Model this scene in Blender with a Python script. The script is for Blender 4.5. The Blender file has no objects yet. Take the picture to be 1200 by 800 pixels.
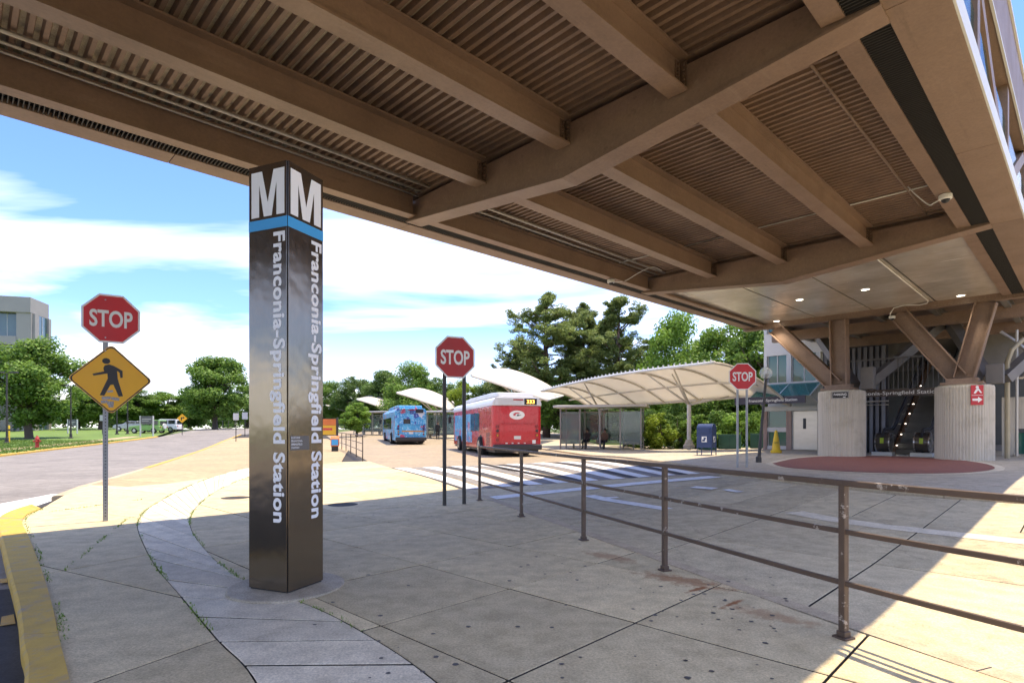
import bpy, bmesh, math, random
from mathutils import Vector, Matrix, noise as mnoise

random.seed(7)
scene = bpy.context.scene
COL = scene.collection
R = math.radians

# ------------------------------------------------------------------ camera
EYE = 1.42                      # eye height above the near pavement
FPX = 667.0                     # focal length in pixels of a 1200 px wide frame
CX, HY = 600.0, 503.0           # principal column, horizon row
cam_d = bpy.data.cameras.new('camera')
cam = bpy.data.objects.new('camera', cam_d)
COL.objects.link(cam)
cam.location = (0, 0, EYE)
cam.rotation_euler = (R(90), 0, 0)
cam_d.sensor_width = 36.0
cam_d.lens = 36.0 * FPX / 1200.0
cam_d.shift_y = (HY - 400.0) / 1200.0
cam_d.clip_start = 0.05
cam_d.clip_end = 4000
scene.camera = cam

# ------------------------------------------------------------------ sun, sky, exposure
SUN_TO = Vector((0.215, 0.155, 1.0)).normalized()      # towards the sun
SUN_EL = math.asin(SUN_TO.z)
SUN_AZ = math.atan2(SUN_TO.x, SUN_TO.y)                # clockwise from +Y
sun_d = bpy.data.lights.new('sun', 'SUN')
sun_d.energy = 2.0
sun_d.angle = R(0.53)
sun_d.color = (1.0, 0.84, 0.62)
sun = bpy.data.objects.new('sun', sun_d)
COL.objects.link(sun)
sun.location = (0, 0, 60)
sun.rotation_euler = (-SUN_TO).to_track_quat('-Z', 'Y').to_euler()

world = bpy.data.worlds.new('World')
scene.world = world
world.use_nodes = True
wn = world.node_tree
wn.nodes.clear()
def wnode(t, **kw):
    n = wn.nodes.new(t)
    for k, v in kw.items():
        setattr(n, k, v)
    return n
w_out = wnode('ShaderNodeOutputWorld')
w_bg = wnode('ShaderNodeBackground')
w_bg.inputs['Strength'].default_value = 0.15
w_sky = wnode('ShaderNodeTexSky', sky_type='NISHITA')
w_sky.sun_disc = False
w_sky.sun_elevation = SUN_EL
w_sky.sun_rotation = SUN_AZ
w_sky.altitude = 50
w_sky.air_density = 1.0
w_sky.dust_density = 0.3
w_sky.ozone_density = 2.5
# thin streaky clouds, laid out on a plane overhead so that they flatten towards the horizon
w_tc = wnode('ShaderNodeTexCoord')
w_sep = wnode('ShaderNodeSeparateXYZ')
w_add = wnode('ShaderNodeMath', operation='ADD'); w_add.inputs[1].default_value = 0.10
w_max = wnode('ShaderNodeMath', operation='MAXIMUM'); w_max.inputs[1].default_value = 0.05
w_dx = wnode('ShaderNodeMath', operation='DIVIDE')
w_dy = wnode('ShaderNodeMath', operation='DIVIDE')
w_cmb = wnode('ShaderNodeCombineXYZ')
w_map = wnode('ShaderNodeMapping')
w_map.inputs['Rotation'].default_value = (0, 0, R(20))
w_map.inputs['Scale'].default_value = (0.45, 0.95, 1)
w_map.inputs['Location'].default_value = (3.1, 2.6, 0)
w_no = wnode('ShaderNodeTexNoise')
w_no.inputs['Scale'].default_value = 1.0
w_no.inputs['Detail'].default_value = 6
w_no.inputs['Roughness'].default_value = 0.52
w_no.inputs['Distortion'].default_value = 0.35
w_rmp = wnode('ShaderNodeValToRGB')
w_rmp.color_ramp.elements[0].position = 0.46
w_rmp.color_ramp.elements[0].color = (0, 0, 0, 1)
w_rmp.color_ramp.elements[1].position = 1.0
w_rmp.color_ramp.elements[1].color = (1, 1, 1, 1)
w_mix = wnode('ShaderNodeMix', data_type='RGBA')
w_mix.inputs[7].default_value = (8.6, 7.8, 6.7, 1)
w_blue = wnode('ShaderNodeMix', data_type='RGBA', blend_type='MULTIPLY')
w_blue.inputs[0].default_value = 1.0
w_blue.inputs[7].default_value = (0.34, 0.405, 0.60, 1)
L = wn.links.new
L(w_tc.outputs['Generated'], w_sep.inputs[0])
L(w_sep.outputs['Z'], w_add.inputs[0]); L(w_add.outputs[0], w_max.inputs[0])
L(w_sep.outputs['X'], w_dx.inputs[0]); L(w_max.outputs[0], w_dx.inputs[1])
L(w_sep.outputs['Y'], w_dy.inputs[0]); L(w_max.outputs[0], w_dy.inputs[1])
L(w_dx.outputs[0], w_cmb.inputs[0]); L(w_dy.outputs[0], w_cmb.inputs[1])
L(w_cmb.outputs[0], w_map.inputs['Vector']); L(w_map.outputs[0], w_no.inputs['Vector'])
L(w_no.outputs['Fac'], w_rmp.inputs[0]); L(w_rmp.outputs['Color'], w_mix.inputs[0])
L(w_sky.outputs[0], w_blue.inputs[6]); L(w_blue.outputs[2], w_mix.inputs[6])
w_hz = wnode('ShaderNodeMapRange'); w_hz.inputs[1].default_value = 0.0; w_hz.inputs[2].default_value = 0.18; w_hz.inputs[3].default_value = 0.55; w_hz.inputs[4].default_value = 0.0
w_hm = wnode('ShaderNodeMix', data_type='RGBA'); w_hm.inputs[7].default_value = (3.9, 3.75, 3.5, 1)      # milky summer haze low over the horizon
L(w_sep.outputs['Z'], w_hz.inputs[0]); L(w_hz.outputs[0], w_hm.inputs[0]); L(w_mix.outputs[2], w_hm.inputs[6])
L(w_hm.outputs[2], w_bg.inputs['Color']); L(w_bg.outputs[0], w_out.inputs[0])

vs = scene.view_settings
vs.view_transform = 'Standard'
vs.look = 'None'
vs.exposure = 1.98
vs.gamma = 1.0
vs.use_curve_mapping = False
scene.cycles.use_denoising = True
scene.cycles.max_bounces = 6
scene.cycles.use_adaptive_sampling = True
scene.cycles.adaptive_threshold = 0.025
scene.cycles.diffuse_bounces = 3
scene.cycles.glossy_bounces = 3
scene.cycles.transmission_bounces = 4
scene.cycles.transparent_max_bounces = 5
scene.cycles.caustics_reflective = False
scene.cycles.caustics_refractive = False

# ------------------------------------------------------------------ terrain maths
AX = Vector((0.7142, 0.6999))      # footbridge axis
BX = Vector((-0.6999, 0.7142))     # across it
def ab(a, b, z=0.0):
    return Vector((AX.x * a + BX.x * b, AX.y * a + BX.y * b, z))
def sst(t):
    t = max(0.0, min(1.0, t))
    return t * t * (3 - 2 * t)
def hz(x, y):
    """height of the ground"""
    a = x * AX.x + y * AX.y
    b = x * BX.x + y * BX.y
    r = 0.30 * sst((a - 5) / 12) + 0.10 * sst((a - 17) / 7)
    f = 1 - 0.8 * sst((b - 11) / 8)
    far = 1.7 * sst((y - 34) / 85)
    return r * f + far
def g(px, py, dz=0.0):
    """the spot on the ground seen at a pixel"""
    t = (px - CX) / FPX
    s = (HY - py) / FPX
    lo, hi = 0.5, 400.0
    # march
    d = 0.8
    prev = d
    while d < 400:
        if EYE + s * d < hz(t * d, d) + dz:
            break
        prev = d
        d *= 1.03
    lo, hi = prev, d
    for _ in range(30):
        m = 0.5 * (lo + hi)
        if EYE + s * m < hz(t * m, m) + dz:
            hi = m
        else:
            lo = m
    return Vector((t * hi, hi))
def P(px, py, d):
    return Vector(((px - CX) / FPX * d, d, EYE + (HY - py) / FPX * d))

# ------------------------------------------------------------------ mesh helpers
class MB:
    def __init__(s):
        s.v = []; s.f = []; s.m = []
    def add(s, vs_, fs, mi=0):
        o = len(s.v)
        s.v += [tuple(p) for p in vs_]
        s.f += [tuple(i + o for i in f) for f in fs]
        s.m += [mi] * len(fs)
        return s
    def box(s, x0, x1, y0, y1, z0, z1, mi=0):
        return s.add([(x0,y0,z0),(x1,y0,z0),(x1,y1,z0),(x0,y1,z0),(x0,y0,z1),(x1,y0,z1),(x1,y1,z1),(x0,y1,z1)],
                     [(3,2,1,0),(4,5,6,7),(0,1,5,4),(1,2,6,5),(2,3,7,6),(3,0,4,7)], mi)
    def bar(s, p0, p1, w, h, up=(0,0,1), mi=0):
        p0 = Vector(p0); p1 = Vector(p1); d = (p1 - p0).normalized(); up = Vector(up)
        if abs(d.dot(up)) > 0.99: up = Vector((1,0,0))
        sx = d.cross(up).normalized() * (w / 2); uz = sx.cross(d).normalized() * (h / 2)
        c = []
        for p in (p0, p1):
            c += [p - sx - uz, p + sx - uz, p + sx + uz, p - sx + uz]
        return s.add(c, [(3,2,1,0),(4,5,6,7),(0,1,5,4),(1,2,6,5),(2,3,7,6),(3,0,4,7)], mi)
    def tube(s, pts, r, n=8, mi=0):
        pts = [Vector(p) for p in pts]
        rs = r if isinstance(r, (list, tuple)) else [r] * len(pts)
        rings = []; side = None
        for i, p in enumerate(pts):
            a = pts[max(0, i-1)]; b = pts[min(len(pts)-1, i+1)]
            d = (b - a).normalized()
            if side is None:
                up = Vector((0,0,1)) if abs(d.z) < 0.9 else Vector((1,0,0))
                side = d.cross(up).normalized()
            else:
                side = (side - d * side.dot(d))
                side = side.normalized() if side.length > 1e-6 else d.orthogonal().normalized()
            u = side.cross(d)
            rings.append([p + (side * math.cos(2*math.pi*k/n) + u * math.sin(2*math.pi*k/n)) * rs[i] for k in range(n)])
        vv = [q for rg in rings for q in rg]; ff = []
        for i in range(len(pts) - 1):
            for k in range(n):
                k2 = (k + 1) % n
                ff.append((i*n + k, i*n + k2, (i+1)*n + k2, (i+1)*n + k))
        ff.append(tuple(range(n))[::-1]); ff.append(tuple((len(pts)-1)*n + k for k in range(n)))
        return s.add(vv, ff, mi)
    def lathe(s, prof, n=16, c=(0,0,0), mi=0):
        vv = []; ff = []
        for (r, z) in prof:
            for k in range(n):
                t = 2*math.pi*k/n
                vv.append((c[0] + r*math.cos(t), c[1] + r*math.sin(t), c[2] + z))
        for i in range(len(prof)-1):
            for k in range(n):
                k2 = (k+1) % n
                ff.append((i*n+k, i*n+k2, (i+1)*n+k2, (i+1)*n+k))
        ff.append(tuple(range(n))[::-1]); ff.append(tuple((len(prof)-1)*n+k for k in range(n)))
        return s.add(vv, ff, mi)
    def ext(s, poly, vec, mi=0):
        """poly: 3-D outline, extruded along vec"""
        vec = Vector(vec); n = len(poly)
        a = [Vector(p) for p in poly]; b = [p + vec for p in a]
        ff = [tuple(range(n))[::-1], tuple(range(n, 2*n))]
        for i in range(n):
            j = (i+1) % n
            ff.append((i, j, n+j, n+i))
        return s.add(a + b, ff, mi)
    def grid(s, fn, nu, nv, mi=0, thick=None):
        vv = [fn(i/nu, j/nv) for i in range(nu+1) for j in range(nv+1)]
        ff = [(i*(nv+1)+j, (i+1)*(nv+1)+j, (i+1)*(nv+1)+j+1, i*(nv+1)+j+1) for i in range(nu) for j in range(nv)]
        return s.add(vv, ff, mi)
    def mesh(s, name, fix=True):
        me = bpy.data.meshes.new(name)
        me.from_pydata(s.v, [], s.f)
        if any(s.m):
            me.polygons.foreach_set('material_index', s.m)
        if fix:
            bm = bmesh.new(); bm.from_mesh(me)
            bmesh.ops.recalc_face_normals(bm, faces=bm.faces)
            bm.to_mesh(me); bm.free()
        me.update()
        return me
    def build(s, name, mats, parent=None, smooth=False, bevel=0, fix=True, loc=None, rz=None):
        me = s.mesh(name, fix)
        return link(name, me, mats, parent, smooth, bevel, loc, rz)

def link(name, me, mats, parent=None, smooth=False, bevel=0, loc=None, rz=None):
    if not isinstance(mats, (list, tuple)): mats = [mats]
    if not me.materials:
        for m in mats: me.materials.append(m)
    o = bpy.data.objects.new(name, me)
    COL.objects.link(o)
    if parent is not None: o.parent = parent
    if loc is not None: o.location = loc
    if rz is not None: o.rotation_euler = (0, 0, rz)
    if smooth:
        me.polygons.foreach_set('use_smooth', [True] * len(me.polygons))
        if smooth == 'auto':
            me.set_sharp_from_angle(angle=R(35))
    if bevel:
        b = o.modifiers.new('bevel', 'BEVEL'); b.width = bevel; b.segments = 2; b.limit_method = 'ANGLE'; b.angle_limit = R(40)
    return o
def thing(name, label, cat, loc=(0,0,0), rz=0, group=None):
    o = bpy.data.objects.new(name, None)
    COL.objects.link(o)
    o.location = loc; o.rotation_euler = (0, 0, rz); o.empty_display_size = 0.2
    return tag(o, label, cat, group)
def tag(o, label, cat, group=None):
    o['label'] = label; o['category'] = cat
    if group: o['group'] = group
    return o
def struct(o, label=None, cat=None):
    o['kind'] = 'structure'
    if label: o['label'] = label
    if cat: o['category'] = cat
    return o
def copy_tree(o, parent=None):
    c = o.copy(); COL.objects.link(c)
    if parent is not None: c.parent = parent
    for ch in list(o.children):
        if ch.name in COL.objects: copy_tree(ch, c)
    return c

# text outlines
_font = {}
def text_geo(s, size=1.0, bold=0.0, align='LEFT', extr=0.0, space=1.0, wid=1.0):
    cu = bpy.data.curves.new('t', 'FONT')
    cu.body = s; cu.size = size; cu.offset = bold; cu.align_x = align; cu.extrude = extr; cu.space_character = space
    cu.resolution_u = 4
    ob = bpy.data.objects.new('t', cu); COL.objects.link(ob)
    me = bpy.data.meshes.new_from_object(ob)
    vv = [(v.co.x * wid, v.co.y, v.co.z) for v in me.vertices]; ff = [tuple(p.vertices) for p in me.polygons]
    bpy.data.objects.remove(ob); bpy.data.curves.remove(cu); bpy.data.meshes.remove(me)
    return vv, ff
def put_text(mb, s, o, ux, uy, height, length=None, bold=0.02, align='LEFT', extr=0.001, space=1.0, mi=0):
    """letters with cap height `height`; reading direction ux, letter-up uy; stretched to `length`"""
    vv, ff = text_geo(s, 1.0, bold, 'LEFT', 0.0, space)
    cap = 0.70
    xs = [v[0] for v in vv]; x0, x1 = min(xs), max(xs)
    k = height / cap
    kx = k if length is None else length / (x1 - x0)
    w = (x1 - x0) * kx
    off = {'LEFT': 0, 'CENTER': -w/2, 'RIGHT': -w}[align]
    o = Vector(o); ux = Vector(ux).normalized(); uy = Vector(uy).normalized(); n = ux.cross(uy)
    pts = [o + ux * ((v[0]-x0) * kx + off) + uy * (v[1] * k) + n * extr for v in vv]
    mb.add(pts, ff, mi)
    return w

def put_words(name, m, parent, s, o, ux, uy, height, length, bold=0.02, align='LEFT', extr=0.001, space=1.0):
    """lettering, one object per word"""
    whole = MB(); put_text(whole, s, o, ux, uy, height, length, bold, align, extr, space)
    uxn = Vector(ux).normalized()
    cs = [sum((Vector(whole.v[i]).dot(uxn) for i in f))/len(f) for f in whole.f]
    lo, hi = min(cs), max(cs); n = len(s); k = s.find(' ')
    # the widest empty stretch near the space parts the words
    srt = sorted(cs); best = (0, hi+1)
    for a, b in zip(srt, srt[1:]):
        if abs((a-lo)/(hi-lo) - k/n) < 0.12 and b-a > best[0]: best = (b-a, (a+b)/2)
    for side in (0, 1):
        mb = MB()
        for f, c in zip(whole.f, cs):
            if (c > best[1]) == bool(side): mb.add([whole.v[i] for i in f], [tuple(range(len(f)))])
        if mb.f: mb.build(name, m, parent)
# ------------------------------------------------------------------ materials
def _mat(name):
    m = bpy.data.materials.new(name); m.use_nodes = True
    nt = m.node_tree; nt.nodes.clear()
    out = nt.nodes.new('ShaderNodeOutputMaterial')
    b = nt.nodes.new('ShaderNodeBsdfPrincipled')
    nt.links.new(b.outputs[0], out.inputs[0])
    return m, nt, b, out
def N(nt, t, **kw):
    n = nt.nodes.new(t)
    for k, v in kw.items(): setattr(n, k, v)
    return n
def noise_n(nt, vec, scale, detail=5, rough=0.55, dist=0.0):
    n = N(nt, 'ShaderNodeTexNoise')
    n.inputs['Scale'].default_value = scale; n.inputs['Detail'].default_value = detail
    n.inputs['Roughness'].default_value = rough; n.inputs['Distortion'].default_value = dist
    nt.links.new(vec, n.inputs['Vector'])
    return n
def ramp_n(nt, fac, p0, p1, c0=(0,0,0,1), c1=(1,1,1,1)):
    r = N(nt, 'ShaderNodeValToRGB')
    r.color_ramp.elements[0].position = p0; r.color_ramp.elements[0].color = c0
    r.color_ramp.elements[1].position = p1; r.color_ramp.elements[1].color = c1
    nt.links.new(fac, r.inputs[0])
    return r
def mixc(nt, fac, a, b, mode='MIX'):
    m = N(nt, 'ShaderNodeMix', data_type='RGBA', blend_type=mode)
    for sock, val in ((0, fac), (6, a), (7, b)):
        if hasattr(val, 'is_linked') or hasattr(val, 'links'):
            nt.links.new(val, m.inputs[sock])
        elif isinstance(val, (int, float)):
            m.inputs[sock].default_value = val
        else:
            m.inputs[sock].default_value = (*val[:3], 1)
    return m.outputs[2]
def mat(name, col, rough=0.6, metal=0.0, var=0.12, vs_=3.0, bump=0.0, bs=60.0, spec=0.4, dirt=None, dirt_s=1.2, dirt_a=0.5, coat=0.0, emit=None, es=1.0, rnd=0.0, alpha=1.0, aniso=None):
    """painted / plain surface: base colour, broad mottling, optional dirt patches, fine bump"""
    m, nt, b, out = _mat(name)
    tc = N(nt, 'ShaderNodeTexCoord').outputs['Object']
    if aniso:
        mp = N(nt, 'ShaderNodeMapping'); mp.inputs['Scale'].default_value = aniso
        nt.links.new(tc, mp.inputs[0]); tc = mp.outputs[0]
    n1 = noise_n(nt, tc, vs_, 3)
    c = mixc(nt, n1.outputs['Fac'], tuple(x*(1-var*1.6) for x in col), tuple(min(1, x*(1+var*1.6)) for x in col))
    if rnd:
        oi = N(nt, 'ShaderNodeObjectInfo')
        rr = N(nt, 'ShaderNodeMapRange'); rr.inputs[3].default_value = 1-rnd; rr.inputs[4].default_value = 1+rnd
        nt.links.new(oi.outputs['Random'], rr.inputs[0])
        hs = N(nt, 'ShaderNodeHueSaturation'); nt.links.new(rr.outputs[0], hs.inputs['Value']); nt.links.new(c, hs.inputs['Color'])
        c = hs.outputs[0]
    if dirt:
        n2 = noise_n(nt, tc, dirt_s, 4, 0.65)
        r2 = ramp_n(nt, n2.outputs['Fac'], 0.5, 0.75)
        mm = N(nt, 'ShaderNodeMath', operation='MULTIPLY'); mm.inputs[1].default_value = dirt_a
        nt.links.new(r2.outputs[0], mm.inputs[0])
        c = mixc(nt, mm.outputs[0], c, dirt)
    nt.links.new(c, b.inputs['Base Color'])
    b.inputs['Metallic'].default_value = metal
    b.inputs['Specular IOR Level'].default_value = spec
    b.inputs['Coat Weight'].default_value = coat
    rn = N(nt, 'ShaderNodeMapRange'); rn.inputs[3].default_value = max(0, rough-0.08); rn.inputs[4].default_value = min(1, rough+0.08)
    nt.links.new(n1.outputs['Fac'], rn.inputs[0]); nt.links.new(rn.outputs[0], b.inputs['Roughness'])
    if bump:
        n3 = noise_n(nt, tc, bs, 4)
        bp = N(nt, 'ShaderNodeBump'); bp.inputs['Strength'].default_value = bump; bp.inputs['Distance'].default_value = 0.02
        nt.links.new(n3.outputs['Fac'], bp.inputs['Height']); nt.links.new(bp.outputs[0], b.inputs['Normal'])
    if emit:
        b.inputs['Emission Color'].default_value = (*emit, 1); b.inputs['Emission Strength'].default_value = es
    if alpha < 1: b.inputs['Alpha'].default_value = alpha
    return m

def paving(name, col, tint, gum=0.0, crack=0.0, rust=False, rnd=0.06, rough=0.85, streak=0.62, spots=1.0):
    m, nt, b, out = _mat(name)
    tc = N(nt, 'ShaderNodeTexCoord').outputs['Object']
    big = noise_n(nt, tc, 0.55, 3, 0.6)
    mid = noise_n(nt, tc, 4.5, 5, 0.68)
    fine = noise_n(nt, tc, 62, 3, 0.75)
    c = mixc(nt, ramp_n(nt, big.outputs['Fac'], 0.36, 0.66).outputs[0], col, tint)
    dk = ramp_n(nt, mid.outputs['Fac'], 0.30, 0.62, (0.60,0.59,0.57,1), (1.12,1.12,1.12,1))
    c = mixc(nt, streak, c, dk.outputs[0], 'MULTIPLY')
    fr = ramp_n(nt, fine.outputs['Fac'], 0.28, 0.72, (0.55,0.55,0.54,1), (1.34,1.34,1.34,1))
    c = mixc(nt, 0.75, c, fr.outputs[0], 'MULTIPLY')
    # pale worn scuffs and darker old water stains with ragged edges
    st = noise_n(nt, tc, 1.7, 6, 0.72, 0.6)
    c = mixc(nt, ramp_n(nt, st.outputs['Fac'], 0.56, 0.72, (0,0,0,1), (0.38*spots,)*3+(1,)).outputs[0], c, tuple(x*0.62 for x in col))
    oi = N(nt, 'ShaderNodeObjectInfo')
    rr = N(nt, 'ShaderNodeMapRange'); rr.inputs[3].default_value = 1-rnd; rr.inputs[4].default_value = 1+rnd
    nt.links.new(oi.outputs['Random'], rr.inputs[0])
    hs = N(nt, 'ShaderNodeHueSaturation'); nt.links.new(rr.outputs[0], hs.inputs['Value']); nt.links.new(c, hs.inputs['Color'])
    c = hs.outputs[0]
    if gum:
        vo = N(nt, 'ShaderNodeTexVoronoi'); vo.inputs['Scale'].default_value = 2.3
        nt.links.new(tc, vo.inputs['Vector'])
        # each cell gets its own size of spot, many none at all
        sp = N(nt, 'ShaderNodeSeparateColor'); nt.links.new(vo.outputs['Color'], sp.inputs[0])
        sz = N(nt, 'ShaderNodeMapRange'); sz.inputs[1].default_value = 1-gum; sz.inputs[2].default_value = 1.0; sz.inputs[3].default_value = 0.0; sz.inputs[4].default_value = 0.105
        nt.links.new(sp.outputs[0], sz.inputs[0])
        wob = noise_n(nt, tc, 40, 2)
        ad = N(nt, 'ShaderNodeMath', operation='MULTIPLY_ADD'); ad.inputs[1].default_value = 0.03; 
        nt.links.new(wob.outputs['Fac'], ad.inputs[0]); nt.links.new(vo.outputs['Distance'], ad.inputs[2])
        lt = N(nt, 'ShaderNodeMath', operation='LESS_THAN'); nt.links.new(ad.outputs[0], lt.inputs[0]); nt.links.new(sz.outputs[0], lt.inputs[1])
        mm = N(nt, 'ShaderNodeMath', operation='MULTIPLY'); mm.inputs[1].default_value = 0.8; nt.links.new(lt.outputs[0], mm.inputs[0])
        c = mixc(nt, mm.outputs[0], c, (0.06,0.055,0.05))
    if crack:
        vn = noise_n(nt, tc, 1.3, 4)
        va = N(nt, 'ShaderNodeVectorMath', operation='ADD'); nt.links.new(tc, va.inputs[0]); nt.links.new(vn.outputs['Color'], va.inputs[1])
        vo = N(nt, 'ShaderNodeTexVoronoi', feature='DISTANCE_TO_EDGE'); vo.inputs['Scale'].default_value = 0.35
        nt.links.new(va.outputs[0], vo.inputs['Vector'])
        rc = ramp_n(nt, vo.outputs['Distance'], 0.0, 0.006, (crack,crack,crack,1), (0,0,0,1))
        c = mixc(nt, rc.outputs[0], c, (0.10,0.09,0.075))
    if rust:
        for (x0, y0, sx, sy, ang, amt) in rust:
            mp = N(nt, 'ShaderNodeMapping', vector_type='TEXTURE')
            mp.inputs['Location'].default_value = (x0, y0, 0); mp.inputs['Rotation'].default_value = (0,0,ang); mp.inputs['Scale'].default_value = (sx, sy, 1)
            nt.links.new(tc, mp.inputs[0])
            sx_ = N(nt, 'ShaderNodeSeparateXYZ'); nt.links.new(mp.outputs[0], sx_.inputs[0])
            cb = N(nt, 'ShaderNodeCombineXYZ'); nt.links.new(sx_.outputs[0], cb.inputs[0]); nt.links.new(sx_.outputs[1], cb.inputs[1])
            ln = N(nt, 'ShaderNodeVectorMath', operation='LENGTH'); nt.links.new(cb.outputs[0], ln.inputs[0])
            nn = noise_n(nt, tc, 9, 6, 0.7)
            ad = N(nt, 'ShaderNodeMath', operation='MULTIPLY_ADD'); ad.inputs[1].default_value = 1.1; nt.links.new(nn.outputs['Fac'], ad.inputs[0]); nt.links.new(ln.outputs['Value'], ad.inputs[2])
            rr2 = ramp_n(nt, ad.outputs[0], 0.75, 1.45, (amt,amt,amt,1), (0,0,0,1))
            c = mixc(nt, rr2.outputs[0], c, (0.30,0.12,0.04))
    nt.links.new(c, b.inputs['Base Color'])
    b.inputs['Roughness'].default_value = rough
    b.inputs['Specular IOR Level'].default_value = 0.25
    h = N(nt, 'ShaderNodeMath', operation='MULTIPLY_ADD'); h.inputs[1].default_value = 0.35
    nt.links.new(fine.outputs['Fac'], h.inputs[0]); nt.links.new(mid.outputs['Fac'], h.inputs[2])
    bp = N(nt, 'ShaderNodeBump'); bp.inputs['Strength'].default_value = 0.22; bp.inputs['Distance'].default_value = 0.01
    nt.links.new(h.outputs[0], bp.inputs['Height']); nt.links.new(bp.outputs[0], b.inputs['Normal'])
    return m

def leafmat(name, c0, c1, trans=0.3):
    m, nt, b, out = _mat(name)
    ge = N(nt, 'ShaderNodeNewGeometry')
    tc = N(nt, 'ShaderNodeTexCoord').outputs['Object']
    n1 = noise_n(nt, tc, 0.7, 3)
    ri = N(nt, 'ShaderNodeMath', operation='MULTIPLY_ADD'); ri.inputs[1].default_value = 0.6
    nt.links.new(ge.outputs['Random Per Island'], ri.inputs[0]); nt.links.new(n1.outputs['Fac'], ri.inputs[2])
    rr = N(nt, 'ShaderNodeMapRange'); rr.inputs[1].default_value = 0.35; rr.inputs[2].default_value = 1.15
    nt.links.new(ri.outputs[0], rr.inputs[0])
    c = mixc(nt, rr.outputs[0], c0, c1)
    oi = N(nt, 'ShaderNodeObjectInfo')
    r2 = N(nt, 'ShaderNodeMapRange'); r2.inputs[3].default_value = 0.82; r2.inputs[4].default_value = 1.2
    nt.links.new(oi.outputs['Random'], r2.inputs[0])
    hs = N(nt, 'ShaderNodeHueSaturation'); nt.links.new(r2.outputs[0], hs.inputs['Value']); nt.links.new(c, hs.inputs['Color'])
    nt.links.new(hs.outputs[0], b.inputs['Base Color'])
    b.inputs['Roughness'].default_value = 0.55; b.inputs['Specular IOR Level'].default_value = 0.3
    tr = N(nt, 'ShaderNodeBsdfTranslucent'); nt.links.new(hs.outputs[0], tr.inputs[0])
    ms = N(nt, 'ShaderNodeMixShader'); ms.inputs[0].default_value = trans
    nt.links.new(b.outputs[0], ms.inputs[1]); nt.links.new(tr.outputs[0], ms.inputs[2]); nt.links.new(ms.outputs[0], out.inputs[0])
    return m

def glassmat(name, col=(0.12,0.2,0.18), rough=0.03, alpha=0.5, tint=(0.75,0.9,0.86)):
    """thin pane: part mirror, part see-through"""
    m, nt, b, out = _mat(name)
    b.inputs['Base Color'].default_value = (*col, 1); b.inputs['Roughness'].default_value = rough
    b.inputs['Specular IOR Level'].default_value = 0.9
    tr = N(nt, 'ShaderNodeBsdfTransparent'); tr.inputs[0].default_value = (*tint, 1)
    ms = N(nt, 'ShaderNodeMixShader'); ms.inputs[0].default_value = alpha
    nt.links.new(tr.outputs[0], ms.inputs[1]); nt.links.new(b.outputs[0], ms.inputs[2]); nt.links.new(ms.outputs[0], out.inputs[0])
    return m

M = {}
M['joint'] = mat('joint_dirt', (0.045,0.04,0.033), 0.95, var=0.25)
RUST = []
for (px, py, sx, sy, ang, amt) in ((800,680,1.25,0.42,R(-42),0.62),(818,690,0.50,0.075,R(40),0.95),(858,707,0.50,0.075,R(42),0.95),(715,652,0.95,0.34,R(-48),0.5),(900,720,0.9,0.3,R(-45),0.4)):
    w_ = g(px, py); RUST.append((w_.x, w_.y, sx, sy, ang, amt))
M['slab'] = paving('concrete_slab', (0.63,0.52,0.31), (0.55,0.46,0.285), gum=0.10, rnd=0.15, rust=RUST)
M['slab_b'] = paving('concrete_slab_sunlit', (0.45,0.345,0.20), (0.39,0.305,0.185), gum=0.08, crack=0.0)  # same concrete, coloured darker and warmer for the slabs lying in full sun
M['granite'] = paving('granite_slab', (0.72,0.635,0.465), (0.62,0.555,0.42), gum=0.1, rnd=0.14)
M['drive'] = paving('driveway_concrete', (0.55,0.465,0.295), (0.48,0.41,0.27), gum=0.05, crack=0.3, rnd=0.11)
M['busroad'] = paving('bus_lane_concrete', (0.37,0.30,0.20), (0.31,0.255,0.18), crack=0.25)
M['plaza'] = paving('plaza_concrete', (0.52,0.445,0.325), (0.43,0.38,0.285), gum=0.1, crack=0.15)
M['asphalt'] = paving('worn_asphalt', (0.29,0.27,0.245), (0.215,0.20,0.184), crack=0.3, rough=0.9)
M['asphalt_dk'] = paving('dark_asphalt', (0.075,0.072,0.07), (0.05,0.048,0.047), rough=0.9)
M['yellow_kerb'] = mat('yellow_kerb_paint', (0.56,0.36,0.055), 0.75, var=0.15, vs_=6, bump=0.3, dirt=(0.34,0.28,0.19), dirt_s=5.0, dirt_a=0.9)
M['kerb'] = paving('kerb_concrete', (0.52,0.42,0.28), (0.46,0.38,0.26))
M['white_paint'] = mat('white_road_paint', (0.74,0.73,0.69), 0.7, var=0.08, vs_=6, dirt=(0.33,0.30,0.26), dirt_s=4.5, dirt_a=0.7)
M['yellow_paint'] = mat('yellow_road_paint', (0.58,0.36,0.05), 0.7, dirt=(0.2,0.17,0.12), dirt_s=4, dirt_a=0.6)
M['grass'] = mat('lawn_turf', (0.115,0.19,0.035), 0.9, var=0.25, vs_=0.8, bump=0.5, bs=25, dirt=(0.17,0.19,0.06), dirt_s=0.25, dirt_a=0.6)
M['earth'] = mat('open_ground', (0.11,0.15,0.05), 0.95, var=0.25, vs_=0.2)
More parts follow.
